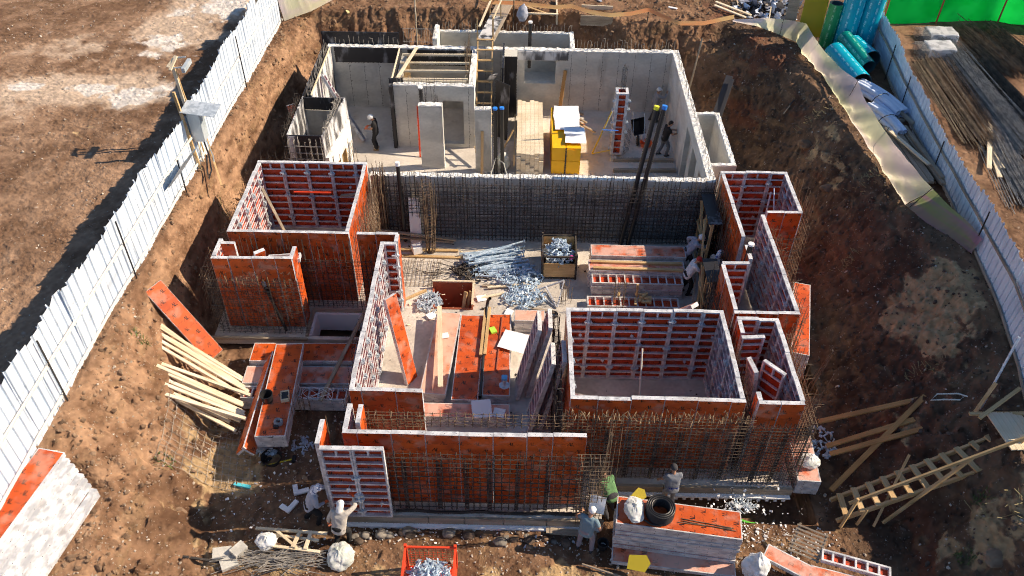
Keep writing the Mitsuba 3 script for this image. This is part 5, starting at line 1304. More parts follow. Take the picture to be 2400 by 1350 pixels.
def heap(label, n, c, s, seed, L=(.12, .3), m='galvanised_blue'):
    t = thing('clamp_heap', label, 'heap of clamps')
    tag(put('clamps', steel_bits(n, c, s, seed, L), m, t), kind='stuff')
    return t
heap('heap of blue-grey clamps spilling across the floor beside the opening', 150, (.35, 22.0, .02), (.75, .62, .22), 1)
heap('blue-grey clamps piled on the near end of the props', 170, (.15, 23.0, .03), (.85, .55, .38), 2)
heap('shiny clamps spilling round the corner of the floor opening', 110, (-3.05, 21.6, .02), (.45, .5, .18), 3, m='galvanised')
heap('clamps on the ground beside the black tub on the left', 70, (-7.35, 15.35, -.3), (.35, .25, .2), 4, m='galvanised')
heap('few clamps on the ground below the left stack', 26, (-6.35, 15.5, -.28), (.35, .3, .1), 5, m='galvanised')
heap('dark clamps in shade at the foot of the orange-brown planks', 70, (9.35, 15.9, -.1), (.5, .6, .12), 6, m='galvanised')
heap('scatter of clamps lying by the green hose in front of the large box', 40, (6.6, 13.75, -.35), (.45, .2, .1), 7, m='galvanised')
heap('dark steel offcuts between the props and the rebar column', 60, (-1.6, 23.3, .02), (.7, .6, .15), 8, (.2, .5), 'dark_bar')
def prop(p, q, m='galvanised_blue', plates=True):
    p, q = np.array(p, float), np.array(q, float)
    b = MB(); mid = p + (q - p) * .52
    b.tube(p, mid, .038, 8, True); b.tube(mid, q, .031, 8, True); b.tube(mid - (q - p) * .02, mid + (q - p) * .02, .048, 8, True)
    for e in (p, q):
        M = frame_to(p, q); M[:3, 3] = e
        b.box((-.006, -.06, -.06), (.006, .06, .06), M)
    return b
r = rng(44)
for i in range(34):
    t0 = i / 33
    a = np.array([-1.95 + r.normal(0, .14) + .5 * t0, 24.35 - 1.25 * t0 + r.normal(0, .06), .05 + r.uniform(0, .42) * (1 - abs(2 * t0 - 1))])
    ang = math.radians(r.normal(13, 7)); L = r.uniform(1.6, 2.2)
    q = a + [L * math.cos(ang), L * math.sin(ang), r.normal(0, .04)]
    q[2] = max(q[2], .05)
    solo('steel_prop', prop(a, q, 'x'), 'galvanised_blue', 'galvanised steel prop lying in the loose heap on the yard floor', 'prop', 'steel props in the loose heap')
def cage_crate(label, x0, y0, x1, y1, z0, z1, m, sidem, key='crate', fill=None, solid=True):
    t = thing(key, label, 'crate')
    for x in (x0, x1):
        for y in (y0, y1):
            put('post', MB().box((x - .035, y - .035, z0), (x + .035, y + .035, z1 + .12)), m, t)
    for z in (z0 + .06, z1):
        b = MB().beam((x0, y0, z), (x1, y0, z), .05, .06).beam((x0, y1, z), (x1, y1, z), .05, .06).beam((x0, y0, z), (x0, y1, z), .05, .06).beam((x1, y0, z), (x1, y1, z), .05, .06)
        put('rail', b, m, t)
    put('floor', MB().box((x0, y0, z0 + .09), (x1, y1, z0 + .12)), m, t)
    if solid:
        for lo, hi in (((x0 + .04, y0 - .012, z0 + .1), (x1 - .04, y0 + .012, z1 - .32)), ((x0 + .04, y1 - .012, z0 + .1), (x1 - .04, y1 + .012, z1 - .03)), ((x0 - .012, y0 + .04, z0 + .1), (x0 + .012, y1 - .04, z1 - .03)), ((x1 - .012, y0 + .04, z0 + .1), (x1 + .012, y1 - .04, z1 - .03))):
            put('side_board', MB().box(lo, hi), sidem, t)
    else:
        b = MB()
        for u in np.linspace(0, 1, 12):
            for y in (y0, y1):
                b.tube((x0 + u * (x1 - x0), y, z0 + .08), (x0 + u * (x1 - x0), y, z1), .005, 4)
            for x in (x0, x1):
                b.tube((x, y0 + u * (y1 - y0), z0 + .08), (x, y0 + u * (y1 - y0), z1), .005, 4)
        for z in np.linspace(z0 + .1, z1, 9):
            b.tube((x0, y0, z), (x1, y0, z), .005, 4).tube((x0, y1, z), (x1, y1, z), .005, 4).tube((x0, y0, z), (x0, y1, z), .005, 4).tube((x1, y0, z), (x1, y1, z), .005, 4)
        tag(put('wire_mesh', b, m, t), kind='stuff')
    return t
cage_crate('plywood-sided steel crate filled with clamps standing in the yard', .98, 23.1, 2.2, 24.35, 0, 1.05, 'dark_bar', 'wood_new')
heap('clamps piled in the plywood-sided crate in the yard', 230, (1.58, 23.72, .35), (.56, .58, .95), 11)
blob('pink_rag', 'pink plastic scrap on the clamps in the plywood-sided crate', 'scrap', (2.0, 23.15, 1.0), (.10, .08, .05), 'pink_plastic', 3, .4, 3, 3)
cage_crate('red steel cage crate filled with clamps at the bottom of the view', -2.72, 10.35, -1.42, 11.55, -.28, .78, 'red_paint', 'red_paint', solid=False)
heap('clamps piled in the red cage crate', 260, (-2.07, 10.95, -.1), (.58, .52, .95), 12)
for x in (-2.72, -1.42):
    pass

# ------------------------------------------------------------------ yard between the forms
rc_ = MB(); r = rng(5)
for i in range(26):
    a = r.uniform(0, 2 * math.pi); R_ = .19 * math.sqrt(r.uniform(.5, 1))
    z0, z1 = 0, r.uniform(2.3, 3.5)
    rc_.tube((-3.25 + R_ * math.cos(a), 24.55 + R_ * math.sin(a), z0), (-3.2 + R_ * 1.1 * math.cos(a) + r.normal(0, .05), 24.6 + R_ * 1.1 * math.sin(a) + r.normal(0, .04), z1), .011, 4)
for z in np.arange(.1, 3.2, .14):
    q = [(-3.24 + .20 * math.cos(u + .8), 24.56 + .20 * math.sin(u + .8), z + r.normal(0, .01)) for u in np.linspace(0, 2 * math.pi, 7)]
    rc_.path(q, .008, 4)
k = thing('rebar_column', 'dense rusty rebar column standing in the yard before the mesh', 'rebar column')
tag(put('bars', rc_, 'rust_bar', k), kind='stuff')
rc2 = MB()
for i in range(34):
    a = r.uniform(0, 2 * math.pi); R_ = .2 * math.sqrt(r.uniform(.3, 1))
    rc2.tube((-5.0 + R_ * math.cos(a), 25.2 + R_ * math.sin(a), 0), (-5.05 + R_ * 1.2 * math.cos(a), 25.3 + R_ * 1.2 * math.sin(a), r.uniform(2.2, 3.5)), .010, 4)
k = thing('rebar_column', 'bushy rusty rebar cluster at the left end of the cross wall', 'rebar column')
tag(put('bars', rc2, 'rust_bar', k), kind='stuff')
for i, (x, y, h, lab) in enumerate(((1.75, 21.9, 1.0, 'thin rebar starter cage between the crate and the large box'), (3.75, 21.55, 1.5, 'rusty starter bars rising behind the heap of wood blocks'), (-6.0, 27.2, 1.7, 'rusty starter bars standing on the back floor left of the white-capped pipe'), (-7.0, 30.0, 1.4, 'thin rusty bars standing on the back floor near the man in the white helmet'), (8.9, 16.9, 2.4, 'long rusty bars leaning out over the tall stack on the right'), (-6.35, 16.2, 1.5, 'thin rusty bars standing by the near end of the left stacks'), (-4.9, 14.2, 2.8, 'rusty bars standing behind the double ribbed panel at the front left'), (2.65, 13.6, 3.6, 'tall rusty bars rising at the right end of the front wall'), (-1.5, 36.3, 2.9, 'rusty bars beside the head of the ladder'), (-4.7, 36.6, 3.9, 'tall dark starter bars behind the stair core'), (-2.35, 34.6, 3.6, 'dense rusty bars on the right wall of the stair core'), (-3.7, 31.6, 3.4, 'starter bars rising from the wide pier'), (-1.5, 30.65, 3.3, 'starter bars rising from the narrow pier'))):
    b = MB(); r = rng(300 + i)
    for j in range(30 if i == 10 else 9):
        ox, oy = (r.normal(0, .14), r.normal(0, .14)) if i not in (9, 11, 10) else ((r.uniform(-.9, .9), r.normal(0, .05)) if i == 9 else (r.uniform(-.4, .4), r.normal(0, .06)) if i == 11 else (r.normal(0, .06), r.uniform(-.9, 1.2)))
        lx, ly = (.5, .3) if i == 4 else (0, 0)
        z0 = -.4 if y > 26 else 0
        if i in (8, 9, 10, 11, 12): z0 = 2.0
        b.tube((x + ox, y + oy, z0), (x + ox + lx + r.normal(0, .05), y + oy + ly + r.normal(0, .05), h * r.uniform(.75, 1.05)), .009, 4)
    t = thing('starter_bars', lab, 'rebar')
    tag(put('bars', b, 'dark_bar' if i in (9, 11, 12) else 'rust_bar', t), kind='stuff')
b = MB(); r = rng(71)                                   # bars along the wall tops of the back room
def tops(b, p, q, n, h):
    p, q = np.array(p, float), np.array(q, float)
    for s in np.linspace(.01, .99, n):
        c = p + (q - p) * s; e = r.normal(0, .03, 2); hh = h * r.uniform(.6, 1.1)
        b.tube((c[0], c[1], c[2] - .1), (c[0] + e[0], c[1] + e[1], c[2] + hh), .009, 4)
        if r.random() < .5:
            b.tube((c[0] + e[0], c[1] + e[1], c[2] + hh), (c[0] + e[0] + r.normal(0, .08), c[1] + e[1] + r.normal(0, .08), c[2] + hh + .03), .009, 4)
for nm, p, q, n, h, lab in (('a', (2.6, 36.15, 2.7), (7.2, 36.15, 2.7), 30, .5, 'row of bent starter bars on top of the back wall at the right'), ('b', (7.22, 35.9, 2.7), (7.22, 26.0, 2.7), 60, .3, 'row of small bent bars on top of the right side wall'), ('c', (-4.0, 37.85, 2.7), (2.5, 37.85, 2.7), 40, .45, 'row of starter bars on the far light well wall'), ('d', (-5.3, 25.68, 2.7), (7.2, 25.68, 2.7), 80, .22, 'row of white-lit bent bars along the top of the cross wall'), ('e', (-8.6, 36.1, 2.7), (-5.6, 36.1, 2.7), 14, .45, 'row of hooked white-lit bars in front of the black far board'), ('f', (-5.3, 32.6, 2.7), (-2.0, 32.6, 2.7), 22, .35, 'row of thin bars on the front wall of the stair core')):
    b = MB(); tops(b, p, q, n, h)
    t = thing('starter_bars', lab, 'rebar'); tag(put('bars', b, 'grey_bar', t), kind='stuff')
lat = MB()
for x in np.arange(-5.4, -3.9, .12):
    lat.tube((x, 36.4, 2.7), (x, 36.42, 3.45), .008, 4)
lat.tube((-5.45, 36.42, 3.42), (-3.9, 36.42, 3.42), .012, 4).tube((-5.45, 36.42, 2.78), (-3.9, 36.42, 2.78), .012, 4)
t = thing('rebar_mat', 'small ladder of bars on the back wall above the stair core', 'rebar mat'); tag(put('bars', lat, 'grey_bar', t), kind='stuff')

def slabby(name, label, cat, lo, hi, m, M=None):
    return solo(name, MB().box(lo, hi, M), m, label, cat)
slabby('foam_board', 'tall white foam board leaning beside the rebar column', 'foam board', (-.2, 0, 0), (.22, .06, 1.9), 'foam_white', mat(rot(-14, 0, 4), (-3.85, 24.95, .02)))
slabby('foam_board', 'pinkish foam board standing behind the taller white one', 'foam board', (-.2, 0, 0), (.2, .06, 2.5), 'wood_pale', mat(rot(-10, 0, 0), (-3.75, 25.2, .02)))
slabby('foam_box', 'small white foam box on the planks near the rebar column', 'box', (-.17, -.15, 0), (.17, .15, .3), 'foam_white', mat(rot(0, 0, 22), (-3.75, 24.4, .08)))
sh = thing('shaft_lining', 'brown plywood lining of the square opening in the yard floor', 'shaft lining')
for lo, hi in (((-2.98, 22.44, -1.1), (-1.5, 22.5, .32)), ((-1.54, 21.35, -1.1), (-1.48, 22.44, .30)), ((-2.98, 21.35, -1.1), (-2.92, 22.44, .05)), ((-2.92, 21.35, -1.1), (-1.54, 21.40, .05))):
    put('board', MB().box(lo, hi), 'red_wood', sh)
put('rim_batten', MB().beam((-3.0, 22.47, .34), (-1.45, 22.47, .34), .07, .05).beam((-1.5, 22.5, .32), (-1.5, 21.3, .3), .07, .05), 'wood_pale', sh)
solo('timber_batten', MB().beam((-1.9, 21.4, -.6), (-1.75, 21.9, .35), .12, .08), 'wood_new', 'short thick batten standing in the floor opening, on the left', 'batten')
solo('timber_batten', MB().beam((-1.75, 21.6, -.6), (-1.58, 22.0, .3), .10, .08), 'wood_new', 'short thick batten standing in the floor opening, on the right', 'batten')
so = thing('shaft_lining', 'timber-edged floor opening with white foam sides beside the left formwork', 'shaft lining')
for p, q in (((-7.05, 19.86, .04), (-7.05, 21.15, .04)), ((-7.1, 21.13, .04), (-5.1, 21.13, .04)), ((-10.25, 19.72, .02), (-7.0, 19.72, .02))):
    put('edge_batten', MB().beam(p, q, .09, .09), 'wood_grey', so)
put('foam_side', MB().box((-6.98, 21.0, -.8), (-5.2, 21.09, -.02)).box((-7.0, 19.95, -.8), (-6.9, 21.0, -.02)), 'foam_white', so)

# paper, jack, level and small tools
def sheet_paper(label, x, y, z, w, d, ang, m='paper_white', name='paper_sheet', tilt=(0, 0)):
    n = 8
    X, Yy = np.meshgrid(np.linspace(-w / 2, w / 2, n), np.linspace(-d / 2, d / 2, n), indexing='ij')
    Zz = .05 * (meshkit.fbm(np.stack([X * 3 + x, Yy * 3 + y, X * 0], -1), 2, 3) - .3)
    i, j = np.meshgrid(np.arange(n - 1), np.arange(n - 1), indexing='ij')
    q = np.stack([i * n + j, (i + 1) * n + j, (i + 1) * n + j + 1, i * n + j + 1], -1).reshape(-1, 4)
    return solo(name, trimesh.Trimesh(np.stack([X, Yy, Zz], -1).reshape(-1, 3), np.vstack([q[:, [0, 1, 2]], q[:, [0, 2, 3]]]), process=False), m, label, 'paper', M=mat(rot(tilt[0], tilt[1], ang), (x, y, z)), smooth=True)
sheet_paper('large white paper plan spread at the right edge of the right-hand stack', .02, 19.35, .5, .95, .85, -18)
sheet_paper('white paper hanging in the rebar cage above the cross stack', -.95, 16.4, .55, .6, .62, 8, tilt=(10, 0))
sheet_paper('smaller white paper lying on the cross stack', -.42, 16.35, .44, .36, .34, -12)
jk = thing('jack', 'blue-topped steel jack standing on the right-hand stack', 'jack')
put('base', MB().tube((-.28, 17.5, .40), (-.28, 17.5, .42), .17, 20, True), 'galvanised', jk)
put('stem', MB().tube((-.28, 17.5, .42), (-.28, 17.5, .72), .045, 10, True), 'galvanised', jk)
put('head', MB().box((-.37, 17.41, .72), (-.19, 17.59, .80)), 'sky_blue', jk)
slabby('lime_block', 'lime green block lying by the battens on the right-hand stack', 'block', (-.10, -.13, 0), (.10, .13, .07), 'lime_plastic', mat(rot(0, 0, 25), (-.72, 19.9, .42)))
slabby('hand_float', 'white board with a wooden grip lying on the pale dusty stack', 'hand float', (-.16, -.12, 0), (.16, .12, .02), 'foam_white', mat(rot(0, 0, 15), (-2.35, 19.6, .44)))
slabby('spirit_level', 'cyan spirit level lying on the ground by the wire mesh', 'spirit level', (-.25, -.05, 0), (.25, .05, .06), 'cyan_plastic', mat(rot(0, 0, -12), (-7.8, 14.0, gz(-7.8, 14.0) + .02)))
slabby('tool_case', 'open beige plastic case lying on the stack with the bucket', 'tool case', (-.13, -.2, 0), (.13, .2, .10), 'wood_pale', mat(rot(0, 0, 14), (-6.92, 16.5, .79)))
put('inside', MB().box((-.10, -.13, .10), (.10, .13, .112), mat(rot(0, 0, 14), (-6.92, 16.5, .79))), 'plastic_black', 'tool_case')
yt = thing('hammer', 'long-handled yellow tool lying on the dark ground left of the corner workers', 'tool')
put('handle', MB().tube((-7.3, 14.72, gz(-7.3, 14.72) + .04), (-6.5, 14.98, gz(-6.5, 14.98) + .04), .022, 8, True), 'tool_yellow', yt)
put('head', MB().box((-6.55, 14.86, gz(-6.5, 14.98)), (-6.45, 15.08, gz(-6.5, 14.98) + .09)), 'plastic_black', yt)
coil('roll of grey tape on the stack with the bucket', (-6.9, 15.5, .79), .08, .02, 2, 3, 'cloth_grey', 'tape_roll')
solo('power_tool', MB().box((-7.0, 15.28, .80), (-6.86, 15.36, .90)).path([(-7.0, 15.3, .80), (-7.2, 15.2, .79), (-7.3, 15.35, .79), (-7.1, 15.1, .79), (-6.95, 15.0, .79), (-7.1, 14.95, .79)], .010, 5), 'plastic_black', 'black power tool with a tangled cable on the stack with the bucket', 'power tool')
solo('wire_tangle', MB().path([(-6.1 + .5 * math.sin(2.3 * u), 17.0 + .22 * math.sin(3.7 * u + 1), .42 + .05 * math.sin(5 * u)) for u in np.linspace(0, 9, 90)], .008, 4), 'cap_white', 'tangle of thin white cable on the nearest left stack', 'cable')
solo('cord', MB().path([(-3.9 + .9 * math.sin(1.1 * u) + .25 * u * .3, 15.6 + .42 * u, .02) for u in np.linspace(0, 3.4, 40)], .012, 4), 'red_brown', 'thin reddish cord looped on the floor behind the front left corner', 'cord')
solo('hose', MB().path([(6.35 + .9 * s, 13.72 + .12 * math.cos(4 * s), gz(6.35 + .9 * s, 13.72) + .05 + .05 * math.sin(3.1 * s)) for s in np.linspace(0, 1, 12)], .05, 8), 'green_plastic', 'bright green hose lying in front of the large box', 'hose', smooth=True)
solo('cable', MB().path([(2.45 + .22 * u + .18 * math.sin(2.1 * u), 12.3 - .10 * u + .18 * math.cos(1.7 * u), gz(2.45 + .22 * u, 12.1) + .05) for u in np.linspace(0, 4.5, 50)], .014, 5), 'cap_white', 'white cable lying in loops at the feet of the man in the white cap', 'cable')
solo('timber_stick', MB().tube((1.95, 11.75, gz(1.95, 11.75) + .1), (3.4, 11.25, gz(3.4, 11.25) + .08), .03, 6, True), 'wood_grey', 'thin grey pole lying on the ground at the bottom right of centre', 'pole')
solo('timber_stick', MB().tube((7.15, 12.9, gz(7.15, 12.9) + .05), (7.75, 13.75, gz(7.75, 13.75) + .06), .03, 6, True), 'wood_grey', 'thin pale stick lying on the dark ground right of the front stack', 'pole')

# black shutters and workers' wall on the right of the yard
for i, (x, y0, y1, h, lab) in enumerate(((6.95, 23.35, 25.2, 2.45, 'farther black plywood shutter with a timber back beside the mesh'), (6.55, 20.7, 21.9, 2.1, 'nearer black plywood shutter with a timber back behind the large box'))):
    t = thing('plywood_shutter', lab, 'shutter')
    put('sheet', MB().box((x, y0, .05), (x + .02, y1, h)), 'black_ply', t)
    for y in (y0 + .05, (y0 + y1) / 2, y1 - .05):
        put('stud', MB().beam((x - .05, y, .05), (x - .05, y, h), .09, .07), 'wood_new', t)
    for z in (.1, h * .5, h - .06):
        put('waler', MB().beam((x - .13, y0, z), (x - .13, y1, z), .06, .09), 'wood_new', t)
    put('brace', MB().beam((x - .12, y0, .2), (x - .12, y1, h - .3), .08, .06), 'wood_new', t)
    put('cap_board', MB().box((x - .2, y0, h), (x + .3, y1, h + .025)), 'black_ply', t)
solo('timber_plank', MB().beam((6.35, 21.0, .2), (6.75, 24.0, 2.2), .06, .12), 'wood_new', 'long plank held by the workers in front of the black shutters', 'plank')
solo('timber_plank', MB().beam((6.15, 20.9, .1), (6.55, 23.2, 1.0), .06, .10), 'wood_grey', 'lower plank leaning in front of the black shutters', 'plank')

# left ply box and side wall of the back room
pl = thing('plywood_form', 'sunlit streaked plywood wall form along the left side of the back room', 'wall form')
put('sheet', MB().box((-8.78, 31.4, -.35), (-8.73, 35.8, 2.7)), 'streaked_ply', pl)
put('back_sheet', MB().box((-9.12, 31.3, -.35), (-9.08, 35.9, 2.75)), 'black_ply', pl)
put('edge', MB().beam((-8.76, 31.4, 2.72), (-8.76, 35.8, 2.72), .05, .06), 'wood_pale', pl)
tag(put('bars', mat_bars((-8.95, 31.4), (-8.95, 35.8), -.3, 2.7, .2, .3, .10, .008, 90, .5), 'grey_bar', pl), kind='stuff')
px = thing('plywood_form', 'box of black plywood forms holding a grey-clad man beside the left bank', 'wall form')
for lo, hi, m in (((-9.05, 28.2, .9), (-7.75, 28.26, 2.72), 'black_ply'), ((-9.12, 28.26, -.3), (-9.06, 31.3, 2.72), 'streaked_ply'), ((-9.06, 31.24, -.3), (-7.3, 31.3, 2.1), 'concrete_wall'), ((-9.06, 31.18, 2.15), (-7.3, 31.24, 2.72), 'black_ply'), ((-9.05, 28.19, 1.7), (-8.7, 28.2, 2.7), 'streaked_ply')):
    put('sheet', MB().box(lo, hi), m, px)
put('side_sheet', MB().box((0, -.025, 1.72), (3.13, .025, 2.72), frame_to((-7.72, 28.2, 0), (-7.30, 31.3, 0))), 'streaked_ply', px)
tag(put('bars', mat_bars((-7.48, 31.2), (-7.62, 28.5), .2, 2.75, .13, .3, .12, .008, 91, .3, .12), 'grey_bar', px), kind='stuff')
tag(put('bars', mat_bars((-9.3, 28.3), (-9.3, 31.2), -.2, 2.7, .16, .3, .10, .008, 92, .4, .2), 'dark_bar', px), kind='stuff')
tag(put('bars', mat_bars((-7.7, 28.05), (-9.1, 28.05), 1.0, 2.5, .22, .3, .06, .008, 93, .2, .12), 'grey_bar', px), kind='stuff')
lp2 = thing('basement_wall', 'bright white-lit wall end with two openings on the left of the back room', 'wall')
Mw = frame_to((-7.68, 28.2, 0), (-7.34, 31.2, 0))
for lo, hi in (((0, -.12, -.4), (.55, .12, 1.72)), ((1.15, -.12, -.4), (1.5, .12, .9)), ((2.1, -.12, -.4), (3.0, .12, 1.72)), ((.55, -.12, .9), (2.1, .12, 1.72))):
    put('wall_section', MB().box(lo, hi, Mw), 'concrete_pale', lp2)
put('wall_section', MB().box((-9.0, 28.3, -.6), (-7.82, 28.6, .9)), 'concrete_wall', lp2)
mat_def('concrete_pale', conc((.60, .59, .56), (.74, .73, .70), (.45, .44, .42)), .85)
for u in (.56, 1.09, 1.51, 2.04):
    put('reveal_board', MB().box((u, -.14, -.4), (u + .05, .14, .895), Mw), 'wood_new', lp2)
lb2 = thing('formwork_element', 'narrow red and white form panel leaning across the back room floor', 'form panel')
f, fr, bk = panel_meshes(.32, 3.4, True, 'orange_dusty', 'alu_frame')
M = leaning((-7.15, 33.0, -.38), (-8.7, 33.4, 2.65), (.1, -1, 0))
for nm, d in (('face_sheet', f), ('frame', fr), ('back_sheet', bk)):
    put(nm, d, None, lb2, M)
lb3 = thing('formwork_element', 'short panel stuck upright between the left bank and the black form box', 'form panel')
f, fr, bk = panel_meshes(.35, 1.3, True, 'orange_dusty', 'alu_old')
M = leaning((-9.6, 31.2, .9), (-9.95, 31.5, 2.3), (1, .3, 0))
for nm, d in (('face_sheet', f), ('frame', fr), ('back_sheet', bk)):
    put(nm, d, None, lb3, M)
bp = thing('plywood_form', 'tall curved black plywood form standing right of the ladder', 'wall form')
put('sheet', MB().box((-.78, 33.6, -.4), (-.70, 36.0, 3.0)), 'black_ply', bp)
put('sheet', MB().box((-1.05, 33.0, -.38), (-.45, 33.05, 2.9), mat(rot(0, 0, 8), (0, .1, 0))), 'black_ply', bp)
put('sheet', MB().box((0, 0, 0), (.75, .03, 2.85), mat(rot(0, 3, -35), (-1.15, 33.45, -.3))), 'black_ply', bp)
put('sheet', MB().box((-.70, 35.2, -.4), (-.12, 35.26, 2.72)), 'black_ply', bp)
put('edge', MB().beam((-1.1, 33.3, 2.85), (-1.3, 34.0, 2.2), .3, .02), 'streaked_ply', bp)
put('side_wall', MB().box((-.7, 35.26, -.4), (-.12, 36.0, 2.7)), 'concrete_wall', bp)
for i, (x, lab) in enumerate(((-4.42, 'red steel prop leaning on the front of the stair core, taller one'), (-4.28, 'dark brown batten leaning on the front of the stair core'))):
    solo('leaning_prop', MB().beam((x + .05, 31.6, -.38), (x - .02, 32.38, 1.75 - .2 * i), .07, .05), ['red_paint', 'red_wood'][i], lab, 'prop')
solo('leaning_plank', MB().beam((-1.55, 30.25, -.38), (-1.52, 30.47, 1.7), .12, .03), 'wood_new', 'narrow plank standing against the face of the narrow pier', 'plank')
for i, x in enumerate((-3.55, -3.85)):
    slabby('black_block', ['taller', 'lower'][i] + ' dark board stood at the foot of the wide pier', 'board', (x, 30.2, -.4), (x + .22 + .1 * i, 30.3, .55 - .45 * i), 'black_ply', mat(rot(-4, 0, 0), (0, 2.1 * 0, 0)))
for i, (p, q) in enumerate((((8.0, 36.2, .3), (9.0, 34.9, 2.0)), ((8.2, 36.1, .3), (9.15, 35.0, 1.9)))):
    solo('form_board', MB().beam((8.4 + .25 * i, 32.3, .2), (9.55 + .08 * i, 34.8 - .3 * i, 2.2), .3 - .14 * i, .06), 'cloth_dark', ['wide', 'narrow'][i] + ' black board leaning on the right bank behind the light well', 'board')
solo('timber_stick', MB().beam((8.05, 35.9, .5), (8.5, 36.9, 3.0), .07, .05), 'wood_grey', 'grey pole leaning on the far right corner of the bank', 'pole')
# drain pipe stubs and black pipe on the right crest
solo('drain_pipe', MB().path([(12.9, 34.4, 2.75), (12.6, 32.8, 2.35), (12.45, 31.6, 2.0)], .07, 8), 'plastic_black', 'black pipe poking out of the right crest under the sheeting', 'pipe', smooth=True)
solo('drain_pipe', MB().path([(12.6, 33.2, 2.35), (12.0, 32.8, 2.1), (11.5, 32.2, 1.8)], .03, 6), 'plastic_black', 'thin black hose crossing the right bank below the sheeting', 'hose', smooth=True)

# more of the yard's clutter
tl = thing('steel_trestle', 'pale steel trestle lying on its side by the spilt clamps', 'trestle')
for p, q in (((.75, 22.35, .08), (1.75, 22.45, .5)), ((.75, 22.3, .05), (1.45, 21.55, .05)), ((1.75, 22.4, .5), (1.5, 21.5, .06)), ((1.1, 22.4, .25), (1.48, 21.52, .06))):
    put('bar', MB().beam(p, q, .05, .05), 'alu_frame', tl)
fm = MB(); r = rng(19)
for i in range(10):
    fm.tube((-4.3 + .16 * i + r.normal(0, .02), 22.5, .03), (-4.2 + .16 * i + r.normal(0, .03), 24.0, .06 + .02 * (i % 3)), .009, 4)
    fm.tube((-4.35, 22.55 + .15 * i, .05), (-2.75, 22.5 + .15 * i + r.normal(0, .03), .05), .009, 4)
t = thing('rebar_mat', 'small bent rebar mat lying on the floor left of the floor opening', 'rebar mat'); tag(put('bars', fm, 'rust_bar', t), kind='stuff')
fm = MB()
for i in range(22):
    a = r.uniform(-.5, .9); c = np.array([-2.0 + r.normal(0, .6), 23.15 + r.normal(0, .3), .05 + abs(r.normal(0, .06))]); d = np.array([math.cos(a), math.sin(a), 0]) * r.uniform(.3, .9)
    fm.tube(c - d, c + d, .011, 4)
t = thing('loose_bars', 'loose dark bars strewn between the rebar column and the props', 'rebar'); tag(put('bars', fm, 'dark_bar', t), kind='stuff')
for i, (p, q, m) in enumerate((((-1.2, 22.6, .05), (.6, 22.5, .05), 'wood_grey'), ((-1.0, 22.45, .09), (.3, 22.65, .10), 'wood_pale'), ((-1.3, 21.9, .04), (-.4, 22.2, .05), 'wood_pale'), ((.6, 21.45, .05), (1.5, 21.25, .05), 'wood_grey'), ((-3.9, 21.8, .04), (-3.2, 22.3, .05), 'wood_new'))):
    solo('timber_offcut', MB().beam(p, q, .10, .05), m, 'plank offcut on the yard floor, %s' % ['grey one right of the opening', 'pale one right of the opening', 'short one beside the opening', 'near the leaning panels', 'left of the opening'][i], 'offcut')
for i, (x, y, a) in enumerate(((-1.2, 21.9, 20), (-.2, 21.2, 70), (.3, 22.3, 10), (-2.9, 20.95, 40))):
    sheet_paper('crumpled white paper on the yard floor, %s' % ['right of the opening', 'beyond the middle stack', 'among the clamps', 'at the head of the pale stack'][i], x, y, .06, .34, .26, a, 'paper_white', 'paper_scrap', (10, 5))
coil('small coil of black cable beside the large box', (1.35, 21.15, .01), .12, .02, 2, 2, 'plastic_black', 'cable_coil')
# ------------------------------------------------------------------ people
def ball(c, r, n=14):
    return m3.Manifold.sphere(float(r), n).translate([float(x) for x in c])

def bone(*cr, n=14):
    return m3.Manifold.batch_hull([ball(c, r, n) for c, r in cr])

def merged(parts, res, taubin=6):
    m = m3.Manifold.batch_boolean(parts, m3.OpType.Add).refine_to_length(res).to_mesh()
    t = trimesh.Trimesh(m.vert_properties[:, :3], m.tri_verts, process=True)
    if taubin:
        trimesh.smoothing.filter_taubin(t, .5, -.53, taubin)
    return t

def ik(a, b, l1, l2, hint):
    a, b, hint = (np.asarray(v, float) for v in (a, b, hint))
    d = b - a; L = np.linalg.norm(d); u = d / L
    if L > .985 * (l1 + l2):
        b = a + u * .985 * (l1 + l2); L = .985 * (l1 + l2)
    x = (l1 * l1 - l2 * l2 + L * L) / (2 * L)
    h = math.sqrt(max(l1 * l1 - x * x, 0))
    n = hint - u * (hint @ u); n /= np.linalg.norm(n) + 1e-9
    return a + u * x + n * h, b

